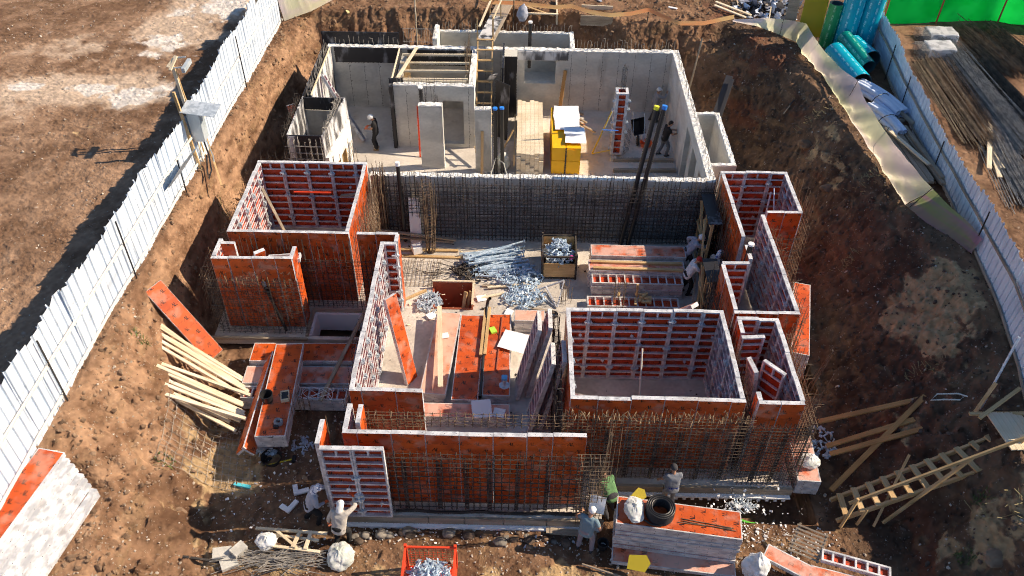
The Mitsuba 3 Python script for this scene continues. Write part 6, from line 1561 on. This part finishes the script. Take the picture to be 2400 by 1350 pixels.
def person(label, x, y, z, face, H=1.75, lean=8, side=0, hips=.93, feet=((.12, .0), (-.12, .05)), hands=((.3, .25, .95), (-.3, .25, .95)), nod=10, turn=0, shirt='cloth_grey', sleeves='long', trousers='cloth_dark', shoes='shoe_dark', hat=None, hat_m='cap_white', gloves=None, held=None):
    """face: heading in degrees (0 looks along +y, 90 along -x); local +x is the right-hand side, +y ahead."""
    t = thing('person', label, 'person', None)
    s = H / 1.75
    M = mat(rot(0, 0, face) * s, (x, y, z))
    hip = np.array([0, 0, hips])
    Rl = rot(-lean, side, 0)
    up_ = lambda v: hip + Rl @ np.asarray(v, float)
    sh = [up_((.185, 0, .50)), up_((-.185, 0, .50))]
    chest, belly, neck = up_((0, .02, .38)), up_((0, .015, .16)), up_((0, 0, .56))
    Rh = Rl @ rot(-nod, 0, turn)
    head = neck + Rh @ np.array([0, .02, .15])
    hd = lambda v: head + Rh @ np.asarray(v, float)
    skin, cloth, legs, boots = [], [], [], []
    # head: skull, jaw, nose, ears
    skin += [bone((hd((0, -.02, .03)), .088), (hd((0, .02, .045)), .082), (hd((0, .035, -.065)), .052), (hd((0, .01, -.02)), .076), n=20), bone((hd((0, .095, .0)), .012), (hd((0, .112, -.022)), .015)), bone((hd((.0, .088, -.055)), .014), (hd((.02, .082, -.056)), .011), (hd((-.02, .082, -.056)), .011))]
    for e in (-1, 1):
        skin.append(bone((hd((.083 * e, -.01, .01)), .02), (hd((.085 * e, -.018, -.02)), .014)))
    skin += [bone((up_((0, -.005, .50)), .062), (neck, .055), (hd((0, -.01, -.05)), .058))]
    skin += [bone((up_((.1, 0, .42)), .10), (up_((-.1, 0, .42)), .10), (belly, .12), (up_((.14, 0, .47)), .06), (up_((-.14, 0, .47)), .06)), bone((belly, .12), (hip + [.07, 0, .02], .11), (hip + [-.07, 0, .02], .11))]
    cloth += [bone((up_((.105, 0, .40)), .118), (up_((-.105, 0, .40)), .118), (up_((.08, .01, .14)), .125), (up_((-.08, .01, .14)), .125), (up_((.15, 0, .485)), .07), (up_((-.15, 0, .485)), .07)),
              bone((up_((.08, .01, .14)), .127), (up_((-.08, .01, .14)), .127), (up_((.08, 0, -.05)), .128), (up_((-.08, 0, -.05)), .128)), bone((up_((0, -.005, .53)), .07), (up_((.1, 0, .48)), .07), (up_((-.1, 0, .48)), .07))]
    if sleeves == 'hood':
        cloth.append(bone((hd((0, -.02, .035)), .108), (hd((0, -.03, -.05)), .10), (neck + Rl @ np.array([0, -.03, -.02]), .09)))
    for k, e in ((0, 1), (1, -1)):
        S = sh[k]; tgt = np.asarray(hands[k], float)
        elbow, wrist = ik(S, tgt, .30, .26, Rl @ np.array([e * .55, -.5, -.6]))
        skin += [bone((S, .062), (elbow, .045)), bone((elbow, .045), (wrist, .03))]
        cloth.append(bone((S, .078), (elbow if sleeves != 'short' else S + (elbow - S) * .62, .063)))
        if sleeves != 'short':
            cloth.append(bone((elbow, .062), (elbow + (wrist - elbow) * .93, .044)))
        # hand: palm, four bent fingers of different lengths, thumb from the side of the palm
        f = wrist - elbow; f /= np.linalg.norm(f)
        w = np.cross(f, [0, 0, 1.0]); w /= np.linalg.norm(w) + 1e-9
        dn = np.cross(w, f) * (1 if np.cross(w, f)[2] < 0 else -1)
        P = lambda a, b, c: wrist + f * a + w * b + dn * c
        hand = [bone((P(.0, 0, 0), .027), (P(.045, .026, .0), .017), (P(.045, -.026, 0), .017), (P(.09, .028, .005), .014), (P(.09, -.028, .005), .014))]
        for q, (b0, L) in enumerate(((-.030, .070), (-.010, .082), (.010, .078), (.029, .060))):
            a1, a2 = P(.09 + L * .45, b0 * 1.15, .012), P(.09 + L * .72, b0 * 1.15, .045)
            hand += [bone((P(.088, b0, .004), .0105), (a1, .0098), n=10), bone((a1, .0098), (a2, .0088), n=10), bone((a2, .0088), (P(.09 + L * .70, b0 * 1.1, .068), .008), n=10)]
        te = -e
        hand += [bone((P(.03, .028 * te, .006), .014), (P(.062, .055 * te, .022), .0115), n=10), bone((P(.062, .055 * te, .022), .0115), (P(.098, .052 * te, .038), .0095), n=10)]
        skin += hand
        if gloves:
            put('glove', merged([bone((wrist, .036), (P(.05, 0, 0), .036))] + hand, .02, 1).apply_scale(1.0), gloves, t, M, True)
    for k, e in ((0, 1), (1, -1)):
        h = hip + np.array([e * .095, 0, 0]); fx, fy = feet[k]
        ankle = np.array([fx, fy, .09])
        knee, ankle = ik(h, ankle, .45, .43, (e * .15, 1, 0))
        skin += [bone((h, .085), (knee, .055)), bone((knee, .054), (ankle, .036)), bone((ankle - [0, .03, .04], .03), (ankle + [0, .13, -.06], .025))]
        legs += [bone((h, .112), (knee, .078)), bone((knee, .078), (ankle + [0, 0, -.01], .066))]
        boots.append(bone((ankle + [0, -.05, -.045], .045), (ankle + [0, .0, .0], .052), (ankle + [0, .15, -.055], .036), (ankle + [e * .01, .10, -.05], .043)))
    legs.append(bone((hip + [.07, 0, .04], .125), (hip + [-.07, 0, .04], .125), (hip + [.09, 0, -.06], .115), (hip + [-.09, 0, -.06], .115)))
    put('body', merged(skin, .022, 3), 'skin', t, M, True)
    def wrinkled(parts, amp, freq, seed):
        g = merged(parts, .035, 6)
        g.vertices += g.vertex_normals * (amp * (meshkit.fbm(g.vertices * freq + seed, 3, seed) - .45))[:, None]
        return g
    put('shirt', wrinkled(cloth, .03, 9, int(abs(x) * 7) % 50), shirt, t, M, True)
    put('trousers', wrinkled(legs, .03, 8, int(abs(y) * 5) % 50), trousers, t, M, True)
    for b in boots:
        put('shoe', merged([b], .03, 2), shoes, t, M, True)
    for e in (-1, 1):
        put('eye', trimesh.creation.icosphere(1, .011).apply_translation(hd((.033 * e, .098, .018))), 'hair_dark', t, M)
    if hat == 'helmet':
        g = merged([bone((hd((0, -.015, .055)), .118), (hd((0, .02, .055)), .112), n=24), bone((hd((0, -.03, .035)), .125), (hd((0, .10, .03)), .085), n=24) ^ m3.Manifold.cube([.5, .5, .02], True).transform(np.hstack([Rh, (hd((0, 0, .03)))[:, None]]))], .03, 1)
        put('helmet', g, hat_m, t, M, True)
    elif hat == 'cap':
        put('cap', merged([bone((hd((0, -.02, .055)), .102), (hd((0, .015, .06)), .095), n=20), bone((hd((.04, .10, .045)), .012), (hd((-.04, .10, .045)), .012), (hd((.035, .165, .03)), .010), (hd((-.035, .165, .03)), .010))], .025, 1), hat_m, t, M, True)
    elif hat == 'scarf':
        put('head_scarf', wrinkled([bone((hd((0, -.025, .045)), .108), (hd((0, .02, .05)), .10)), bone((hd((0, -.05, -.03)), .10), (neck + Rl @ np.array([0, -.04, -.01]), .085))], .035, 14, 3), hat_m, t, M, True)
    elif hat == 'hair':
        put('hair', merged([bone((hd((0, -.035, .05)), .092), (hd((0, .005, .068)), .078)), bone((hd((0, -.05, -.01)), .075))], .025, 1), hat_m, t, M, True)
    return t
mat_def('scarf_check', proc(lambda p, n, uv: mix((.74, .75, .80), (.13, .16, .34), smoothstep(.56, .66, noise(p.x * 32, p.y * 32, p.z * 32)))), .85)
mat_def('shirt_print', proc(lambda p, n, uv: mix((.20, .215, .25), (.05, .07, .20), smoothstep(.03, .015, dr.abs(p.z - .62)) * smoothstep(.4, .5, noise(p.x * 40, p.z * 60, 1.0)) + .5 * smoothstep(.55, .75, fbm(p.x * 5, p.y * 5, p.z * 5, 3)))), .9)

P = person
P('person in black with a white helmet and orange gloves in the back room', -6.36, 32.2, -.4, 88, 1.76, 4, 0, .93, ((.1, .02), (-.12, .0)), ((.12, .33, 1.12), (-.08, .36, 1.10)), 30, 0, 'cloth_black', 'short', 'cloth_black', 'boot', 'helmet', 'cap_white', 'orange_plastic')
P('person in grey with a white cap reaching up against the far right wall corner', 6.42, 35.1, -.4, -80, 1.74, 6, 0, .93, ((.12, .1), (-.12, -.12)), ((.08, .46, 1.50), (-.22, .22, .95)), 0, 0, 'cloth_grey', 'long', 'cloth_dark', 'shoe_dark', 'cap', 'cap_white')
P('dark-haired person in a black shirt and grey trousers working on the right side wall', 6.52, 32.15, -.4, -75, 1.76, 10, 0, .92, ((.12, .12), (-.12, -.18)), ((.1, .48, 1.12), (-.12, .46, 1.18)), 18, 0, 'cloth_black', 'short', 'cloth_jeans', 'shoe_dark', 'hair', 'hair_dark')
P('person in grey with a white helmet inside the black plywood form box on the left', -8.25, 29.5, -.2, -60, 1.74, 22, 0, .9, ((.12, .1), (-.12, -.1)), ((.3, .45, 1.2), (-.1, .5, 1.15)), 15, 0, 'cloth_grey', 'long', 'cloth_dark', 'shoe_dark', 'helmet', 'cap_white')
P('person with a white helmet and grey sweater leaning to the black shutters on the right', 6.30, 23.75, .0, -88, 1.78, 30, 0, .9, ((.14, .1), (-.14, -.15)), ((.05, .72, 1.25), (-.35, .10, .98)), 10, 0, 'cloth_lilac', 'long', 'cloth_dark', 'shoe_dark', 'helmet', 'cap_white')
P('person in a red cap and white shirt reaching towards the black shutters', 6.12, 22.45, .0, -85, 1.74, 22, 0, .92, ((.13, .1), (-.13, -.12)), ((.22, .62, 1.12), (-.18, .60, 1.40)), 8, 0, 'cloth_white', 'short', 'cloth_black', 'shoe_dark', 'cap', 'cloth_red')
P('person in a pale hooded top standing behind the end of the winding shaft', 7.05, 22.65, .0, -50, 1.78, 12, 0, .93, ((.12, .08), (-.12, -.05)), ((.25, .3, .95), (-.25, .3, .95)), 18, 0, 'cloth_pale', 'hood', 'cloth_dark', 'shoe_dark', 'scarf', 'scarf_check')
P('person in a checked head scarf holding the ribbed panel from the left', -5.55, 12.95, -.4, -72, 1.76, 24, 0, .88, ((.15, .12), (-.14, -.2)), ((.12, .42, .98), (.05, .78, 1.45)), 14, 10, 'cloth_lilac', 'long', 'cloth_black', 'shoe_dark', 'scarf', 'scarf_check', 'orange_plastic')
P('person in a beige hooded sweater seen from behind, arm raised to the ribbed panel', -4.62, 12.25, -.45, -12, 1.76, 26, 0, .88, ((.16, .12), (-.13, -.1)), ((.22, .70, 1.42), (-.36, .18, .82)), 10, 12, 'cloth_pale', 'hood', 'cloth_black', 'shoe_dark', 'scarf', 'cloth_white', 'orange_plastic')
P('person in a green shirt and black cap bending down beside the front stack', 2.82, 13.45, -.4, 28, 1.72, 46, 0, .86, ((.15, .1), (-.15, -.1)), ((.22, .55, .55), (-.18, .58, .50)), 16, 0, 'cloth_green', 'short', 'cloth_dark', 'shoe_dark', 'cap', 'plastic_black')
P('person in a printed grey shirt seen from behind at the base of the large box', 4.52, 13.72, -.4, 4, 1.72, 12, 0, .92, ((.13, .05), (-.13, .0)), ((.3, .35, .9), (-.3, .36, .9)), 10, 0, 'shirt_print', 'short', 'cloth_grey', 'shoe_dark', 'cap', 'cloth_dark')
P('person in a white cap and teal shirt seen from behind beside the front stack', 2.02, 12.28, -.38, -24, 1.74, 14, 4, .91, ((.22, .02), (-.16, .0)), ((.36, .30, .98), (-.30, .42, 1.12)), 16, 0, 'cloth_teal', 'short', 'trouser_lilac', 'shoe_dark', 'cap', 'cap_white')
mat_def('trouser_lilac', (.27, .23, .25), .9)
sheet_paper('white foam sheet standing before the man in the white cap', 2.32, 12.75, 1.1, .42, .5, -15, 'foam_white', 'foam_sheet', (60, 0))
# ------------------------------------------------------------------ slab edge, rubble, litter, smaller frames
eg = thing('edge_shutter', 'timber edge boards along the front of the floor slab', 'edge board')
for i, (x0, x1) in enumerate(((-4.9, -2.3), (-2.28, -1.3), (-1.28, -.2), (-.18, 1.0), (1.02, 2.6))):
    put('board', MB().box((x0, 12.925, -.30 + .01 * (i % 2)), (x1, 12.995, -.02)), 'wood_grey', eg)
for i, (x0, x1) in enumerate(((2.6, 4.4), (4.42, 6.4), (6.42, 8.15))):
    put('board', MB().box((x0, 14.12, -.30 + .01 * (i % 2)), (x1, 14.195, -.02)), 'wood_grey', eg)
put('board', MB().beam((1.0, 12.78, -.28), (2.4, 12.7, -.3), .18, .06), 'wood_grey', eg)
vf = thing('void_former', 'white toothed foam strip showing under the front edge of the slab', 'foam strip')
b = MB()
for x0, x1, yy in ((-4.9, 2.5, 12.80), (2.6, 8.1, 14.0)):
    b.box((x0, yy, -.36), (x1, yy + .13, -.30))
    for x in np.arange(x0, x1 - .1, .24):
        b.box((x, yy, -.46), (x + .09, yy + .13, -.36))
tag(put('teeth', b, 'foam_white', vf), kind='stuff')
kl = thing('foot_strip', 'black membrane strip lying along the foot of the front formwork', 'membrane')
put('strip', MB().path([(-3.2 + .3 * i, 13.1 + .02 * math.sin(i), .04 + .015 * (i % 3)) for i in range(19)], .05, 6), 'rubber_black', kl)

def stones(n, where, smin, smax, seed):
    r = rng(seed); base = trimesh.creation.icosphere(0, 1.0); V, Fc = [], []
    pts = []
    while len(pts) < n:
        x, y = where(r); pts.append((x, y))
    pts = np.array(pts); zz = ground_z(pts[:, 0], pts[:, 1])
    k = 0
    for (x, y), z in zip(pts, zz):
        if z < -1: continue
        s = smin * (smax / smin) ** (r.random() ** 2.2)
        v = base.vertices * (s * r.uniform(.5, 1.2, 3)) * (1 + r.uniform(-.4, .4, (12, 1)))
        V.append(v @ rot(*r.uniform(0, 360, 3)).T + [x, y, z + s * .25]); Fc.append(base.faces + 12 * k); k += 1
    return trimesh.Trimesh(np.concatenate(V), np.concatenate(Fc), process=False)
def uni(x0, x1, y0, y1):
    return lambda r: (r.uniform(x0, x1), r.uniform(y0, y1))
mat_def('stone_pale', tone((.34, .28, .22), (.56, .50, .43), 3), .9)
mat_def('stone_brown', tone((.15, .095, .06), (.30, .20, .13), 3), .95)
mat_def('stone_grey', tone((.17, .15, .13), (.30, .27, .23), 3), .95)
mat_def('stone_dark', tone((.06, .045, .035), (.14, .10, .075), 3), .95)
def stuff(name, mesh, m, label, cat):
    return solo(name, mesh, m, label, cat, kind='stuff')
stuff('pebbles', stones(4200, lambda r: (r.uniform(-30, -11.9), r.uniform(12, 44)), .01, .05, 1), 'stone_pale', 'pale pebbles strewn over the plain left of the hoarding', 'pebbles')
stuff('pebbles', stones(2600, lambda r: (r.uniform(-12, -5), r.uniform(9.5, 19)), .010, .045, 2), 'stone_pale', 'pale pebbles on the ground at the lower left', 'pebbles')
stuff('clods', stones(4200, lambda r: (r.uniform(-12.2, -9.8) if r.random() < .7 else r.uniform(-12, -6), r.uniform(9.5, 39)), .015, .10, 3), 'stone_brown', 'brown clods of earth on the left bank and the lower left ground', 'clods')
stuff('clods', stones(4500, lambda r: (r.uniform(8.8, 15.2), r.uniform(9.5, 38)), .014, .085, 4), 'stone_dark', 'dark clods of earth on the right bank', 'clods')
stuff('pebbles', stones(1500, lambda r: (r.uniform(8.8, 15.5), r.uniform(9.5, 38)), .012, .05, 5), 'stone_pale', 'pale pebbles on the right bank', 'pebbles')
stuff('clods', stones(2600, lambda r: (r.uniform(-10, 12), r.uniform(37.6, 42)), .02, .10, 6), 'stone_brown', 'brown clods of earth on the far bank', 'clods')
stuff('pebbles', stones(1600, lambda r: (r.uniform(-5, 8), r.uniform(10.5, 12.9)), .01, .05, 7), 'stone_pale', 'pale pebbles on the ground in front of the slab', 'pebbles')
r = rng(12)
for i in range(34):                                   # rubble against the slab edge
    x, y = r.uniform(-4.7, 1.9), 12.55 + r.normal(0, .14)
    s = .05 + .12 * r.random() ** 2
    g = trimesh.creation.icosphere(2, 1.0); g.vertices *= (1 + .9 * (meshkit.fbm(g.vertices * 1.3 + i, 3, i) - .5))[:, None]
    g.vertices = g.vertices * [s * 1.2, s, s * .8] + [x, y, gz(x, y) + s * .4]
    solo('stone', g, ['stone_brown', 'stone_dark', 'stone_grey'][i % 3], '%s stone of the rubble lying along the front edge of the slab' % ['brown', 'dark', 'grey'][i % 3], 'stone', '%s stones along the slab edge' % ['brown', 'dark', 'grey'][i % 3], smooth=25)
for i, (x, y, s, m, lab) in enumerate(((12.05, 30.2, .24, 'stone_pale', 'brown rock half way up the right bank, the upper one'), (12.25, 27.2, .22, 'stone_pale', 'brown rock on the right bank, the lower one'), (-9.2, 12.9, .13, 'stone_pale', 'brown stone on the ground at the lower left'), (14.6, 11.8, .3, 'stone_brown', 'brown boulder at the lower right edge'), (12.4, 11.4, .24, 'stone_pale', 'brown stone near the lower right corner'))):
    g = trimesh.creation.icosphere(2, 1.0); g.vertices *= (1 + 1.2 * (meshkit.fbm(g.vertices * 1.2 + i, 3, i) - .5))[:, None]
    g.vertices = g.vertices * [s * 1.3, s, s * .8] + [x, y, gz(x, y) + s * .1]
    solo('rock', g, 'stone_brown', lab, 'rock', smooth=15)

def scraps(n, where, smin, smax, seed):
    r = rng(seed); b = MB(); pts = np.array([where(r) for _ in range(n)]); zz = ground_z(pts[:, 0], pts[:, 1])
    for (x, y), z in zip(pts, zz):
        if z < -1: z = 0.0
        s = smin * (smax / smin) ** (r.random() ** 2)
        b.box((-s, -s * r.uniform(.3, 1), -.006), (s, s * r.uniform(.3, 1), .006), mat(rot(r.normal(0, 25), r.normal(0, 25), r.uniform(0, 360)), (x, y, z + .02 + s * .2)))
    return b
stuff('foam_scraps', scraps(240, lambda r: (r.normal(6.6, .6), r.normal(13.2, .45)), .01, .05, 1), 'foam_white', 'white foam scraps strewn on the dark ground right of the front stack', 'scraps')
stuff('foam_scraps', scraps(190, lambda r: (r.normal(7.9, .5), r.normal(12.6, .35)), .008, .045, 2), 'foam_white', 'white foam scraps strewn above the lower right panels', 'scraps')
stuff('foam_scraps', scraps(160, lambda r: (r.uniform(-8.2, -4.9), r.uniform(11.4, 15.4)), .012, .05, 3), 'foam_white', 'white scraps on the shaded ground left of the front wall', 'scraps')
stuff('foam_scraps', scraps(120, lambda r: (r.uniform(-4.8, 2.2), r.uniform(12.2, 12.85)), .012, .06, 4), 'foam_white', 'white scraps among the rubble along the slab edge', 'scraps')
stuff('wood_scraps', scraps(130, lambda r: (r.uniform(-4, 1.2), r.uniform(19.5, 24.8)), .012, .07, 5), 'wood_pale', 'small wood scraps on the floor of the yard', 'scraps')
stuff('dark_scraps', scraps(170, lambda r: (r.uniform(-4.2, 6), r.uniform(15, 25)), .01, .05, 6), 'dark_hole', 'small dark scraps on the floor of the yard', 'scraps')
for i, (x, y, a) in enumerate(((-6.05, 13.85, 20), (-6.2, 13.3, 60))):
    solo('foam_scrap', MB().box((-.22, -.07, 0), (.22, .07, .06), mat(rot(0, 0, a), (x, y, gz(x, y) + .04))).box((-.22, -.07, 0), (-.08, .28, .06), mat(rot(0, 0, a), (x, y, gz(x, y) + .05))), 'foam_white', ['L-shaped white foam scrap behind the man in the checked scarf, upper one', 'L-shaped white foam scrap behind the man in the checked scarf, lower one'][i], 'scrap')

# wire mesh lying on the left ground
wm = MB(); r = rng(8)
for k in range(13):
    u = k / 12
    p, q = np.array([-10.4, 16.9]) * (1 - u) + np.array([-10.1, 14.2]) * u, np.array([-8.1, 16.45]) * (1 - u) + np.array([-7.55, 13.75]) * u
    pts = [p + (q - p) * s for s in np.linspace(0, 1, 12)]
    wm.path([(a[0], a[1], gz(a[0], a[1]) + .05 + r.uniform(0, .03)) for a in pts], .0075, 4)
for k in range(13):
    u = k / 12
    p, q = np.array([-10.4, 16.9]) * (1 - u) + np.array([-8.1, 16.45]) * u, np.array([-10.1, 14.2]) * (1 - u) + np.array([-7.55, 13.75]) * u
    pts = [p + (q - p) * s for s in np.linspace(0, 1, 12)]
    wm.path([(a[0], a[1], gz(a[0], a[1]) + .055 + r.uniform(0, .03)) for a in pts], .0075, 4)
t = thing('wire_mesh', 'sheet of welded wire mesh lying on the sunlit ground left of the stacks', 'wire mesh')
tag(put('wires', wm, 'grey_bar', t), kind='stuff')

# timber trestle, tangle of wire, grey blocks at the lower left of centre
tr = thing('timber_trestle', 'pale timber frame lying on the ground at the lower left of centre', 'trestle')
g0 = gz(-6, 12.2)
for p, q, w in (((-7.0, 12.5, .0), (-5.0, 12.35, .05), .08), ((-6.6, 11.98, .02), (-5.1, 11.8, .04), .08), ((-6.45, 12.45, .05), (-5.75, 11.9, .08), .07), ((-5.45, 12.4, .06), (-5.5, 11.85, .08), .10), ((-5.75, 12.4, .06), (-5.85, 11.9, .08), .10), ((-6.7, 12.35, -.02), (-5.2, 12.15, .02), .07)):
    put('batten', MB().beam(np.array(p) + [0, 0, g0 + .22], np.array(q) + [0, 0, g0 + .22], w, .05), 'wood_pale', tr)
tg = MB(); r = rng(15)
for i in range(120):
    c = np.array([-6.25 + r.normal(0, .55), 11.62 + r.normal(0, .16)]); a = r.normal(.1, .35); L = r.uniform(.25, .8)
    z = gz(c[0], c[1]) + .03 + abs(r.normal(0, .08))
    d = np.array([math.cos(a), math.sin(a), r.normal(0, .12)]) * L
    tg.path([[c[0] - d[0], c[1] - d[1], max(z - d[2], -.3)], [c[0], c[1] + r.normal(0, .04), z + .03], [c[0] + d[0], c[1] + d[1], max(z + d[2], -.3)]], .009, 4)
t = thing('wire_tangle', 'long tangle of cut reinforcing wire at the bottom left of centre', 'wire'); tag(put('wires', tg, 'grey_bar', t), kind='stuff')
tg = MB()
for i in range(110):
    c = np.array([4.2 + r.normal(0, .55), 10.95 + r.normal(0, .12)]); a = r.uniform(-.8, .8); L = r.uniform(.15, .5)
    z = gz(c[0], c[1]) + .03 + abs(r.normal(0, .08))
    d = np.array([math.cos(a), math.sin(a), r.normal(0, .15)]) * L
    tg.path([[c[0] - d[0], c[1] - d[1], z - d[2] * .3], [c[0], c[1] + r.normal(0, .05), z + .04], [c[0] + d[0], c[1] + d[1], z + d[2]]], .008, 4)
t = thing('wire_tangle', 'tangle of dry stalks and wire at the bottom edge right of centre', 'wire'); tag(put('wires', tg, 'wood_grey', t), kind='stuff')
for i, (x, y, a, s, h) in enumerate(((-7.75, 11.75, 12, .24, .2), (-7.5, 11.5, 30, .22, .15), (-7.35, 11.85, 55, .2, .3))):
    solo('concrete_block', MB().box((-s, -s * .7, 0), (s, s * .7, h), mat(rot(6 * i, 4, a), (x, y, gz(x, y) + .02))), 'concrete_wall', ['largest', 'nearest', 'tilted'][i] + ' grey block in the small heap at the bottom left of centre', 'block')
solo('steel_angle', MB().beam((-8.7, 11.55, gz(-8.7, 11.55) + .05), (-7.4, 11.5, gz(-7.4, 11.5) + .06), .06, .05), 'dark_bar', 'dark steel bar sticking out of the grey blocks', 'bar')
gr = thing('pallet', 'weathered slatted pallet tilted at the lower right', 'pallet')
Mg = mat(rot(22, -8, -32), (8.05, 12.25, .22))
for i in range(8):
    put('slat', MB().box((-.42, -.38 + .105 * i, 0), (.42, -.38 + .105 * i + .045, .03), Mg), 'wood_grey', gr)
for x in (-.38, .34):
    put('bearer', MB().box((x, -.4, -.05), (x + .05, .46, 0), Mg), 'wood_grey', gr)
# rubbish heap at the top right
r = rng(91)
rh = thing('rubbish_heap', 'heap of crumpled wrapping and rubbish at the top right behind the sheeting', 'rubbish heap')
for nm, m, n in (('wrapping', 'tube_white', 120), ('sheeting', 'cloth_dark', 90), ('offcuts', 'wood_grey', 60), ('scraps', 'cloth_lilac', 70)):
    b = MB()
    for i in range(n):
        x, y = 12.3 + r.normal(0, .9), 40.6 + r.normal(0, 1.0); z = 2.9 + max(0, .8 - .35 * abs(x - 12.3) - .25 * abs(y - 40.6)) * r.random()
        sx, sy = r.uniform(.06, .30), r.uniform(.04, .2)
        q = np.array([[-sx, -sy, 0], [sx, -sy, r.normal(0, .08)], [sx, sy, 0], [-sx, sy, r.normal(0, .08)], [0, 0, r.normal(0, .10)]])
        b.raw(q, np.array([(0, 1, 4), (1, 2, 4), (2, 3, 4), (3, 0, 4)]), None, mat(rot(r.normal(0, 40), r.normal(0, 40), r.uniform(0, 360)), (x, y, z)))
    tag(put(nm, b, m, rh), kind='stuff')
sk = thing('low_trailer', 'dark low trailer bed with pale rails in front of the rubbish heap', 'trailer')
put('bed', MB().box((11.9, 38.35, 2.95), (13.2, 39.4, 3.05)), 'plastic_black', sk)
put('rail', MB().beam((11.85, 38.32, 3.12), (13.25, 38.25, 3.12), .05, .12).beam((11.85, 38.3, 3.2), (12.2, 39.6, 3.4), .05, .05), 'wood_pale', sk)
for i, (p, q) in enumerate((((9.6, 40.3, 3.15), (10.9, 39.0, 3.12)), ((9.7, 40.6, 3.2), (11.2, 39.2, 3.15)))):
    solo('plank', MB().beam(p, q, .14, .05), 'wood_pale', ['nearer', 'farther'][i] + ' white plank lying on the crest beside the rubbish heap', 'plank')
for i, (x, y, a, L, m) in enumerate(((.6, 37.95, -60, .3, 'foam_white'), (2.2, 38.1, 40, .3, 'wood_pale'), (7.5, 40.0, -25, .45, 'foam_white'), (3.9, 40.6, -55, .35, 'galvanised'), (-8.5, 39.3, -65, .5, 'yellow_pale'))):
    z = gz(x, y) + .06
    d = np.array([math.cos(math.radians(a)), math.sin(math.radians(a)), 0]) * L / 2
    solo('board_scrap', MB().beam(np.array([x, y, z]) - d, np.array([x, y, z]) + d, .12, .04), m, 'small %s board scrap on the far bank, %s' % (['white', 'pale wooden', 'white', 'grey', 'yellowish'][i], ['below the plank ramp', 'under the shutter box', 'at the bend of the ribbon', 'behind the ribbon', 'near the left sheeting'][i]), 'scrap')
mat_def('yellow_pale', (.72, .62, .30), .7)
# weeds
def weed(label, x, y, s, seed):
    r = rng(seed); V, Fc, k = [], [], 0
    for i in range(70):
        a, rad = r.uniform(0, 6.28), s * r.random() ** .6
        px, py = x + rad * math.cos(a), y + rad * math.sin(a); z = gz(px, py)
        d = np.array([r.normal(0, .5), r.normal(0, .5), 1]); d *= s * r.uniform(.3, .8) / np.linalg.norm(d); w = np.array([r.normal(), r.normal(), 0]); w *= .02 / np.linalg.norm(w)
        V += [(px - w[0], py - w[1], z - .01), (px + w[0], py + w[1], z - .01), (px + d[0], py + d[1], z + d[2])]; Fc.append((k, k + 1, k + 2)); k += 3
    return solo('weed', trimesh.Trimesh(np.array(V), np.array(Fc), process=False), 'weed_green', label, 'weed')
mat_def('weed_green', tone((.07, .11, .035), (.14, .19, .06), 4), .8)
weed('small green weed on the left slope below the hoarding', -9.9, 14.2, .28, 1)
weed('weeds at the foot of the meter post', -11.2, 25.6, .25, 2)
weed('small weed on the left bank above the battens', -11.4, 17.7, .22, 3)
weed('small weed near the lower right corner', 11.9, 11.7, .25, 4)
weed('weed on the right slope below the stair', 12.6, 13.0, .22, 5)
def dry(label, x, y, s, seed):
    r = rng(seed); b = MB()
    for i in range(45):
        a = r.uniform(0, 6.28); px, py = x + r.normal(0, s * .6), y + r.normal(0, s * .35); z = gz(px, py)
        b.tube((px, py, z), (px + s * .5 * math.cos(a), py + s * .5 * math.sin(a), z + s * r.uniform(.05, .35)), .008, 3)
    return solo('dry_grass', b, 'dry_straw', label, 'dry grass')
mat_def('dry_straw', (.42, .34, .17), .9)
dry('tuft of dry grass on the right bank above the ochre mound', 12.15, 23.5, .4, 1)
dry('tuft of dry grass on the right bank below the ochre mound', 12.7, 17.7, .4, 2)
dry('dry grass along the right crest below the sheeting', 13.3, 26.2, .45, 3)
dry('dry grass on the right crest beside the black pipe', 12.6, 31.2, .5, 4)
dry('dry stalks at the lower right corner', 12.9, 12.4, .6, 5)
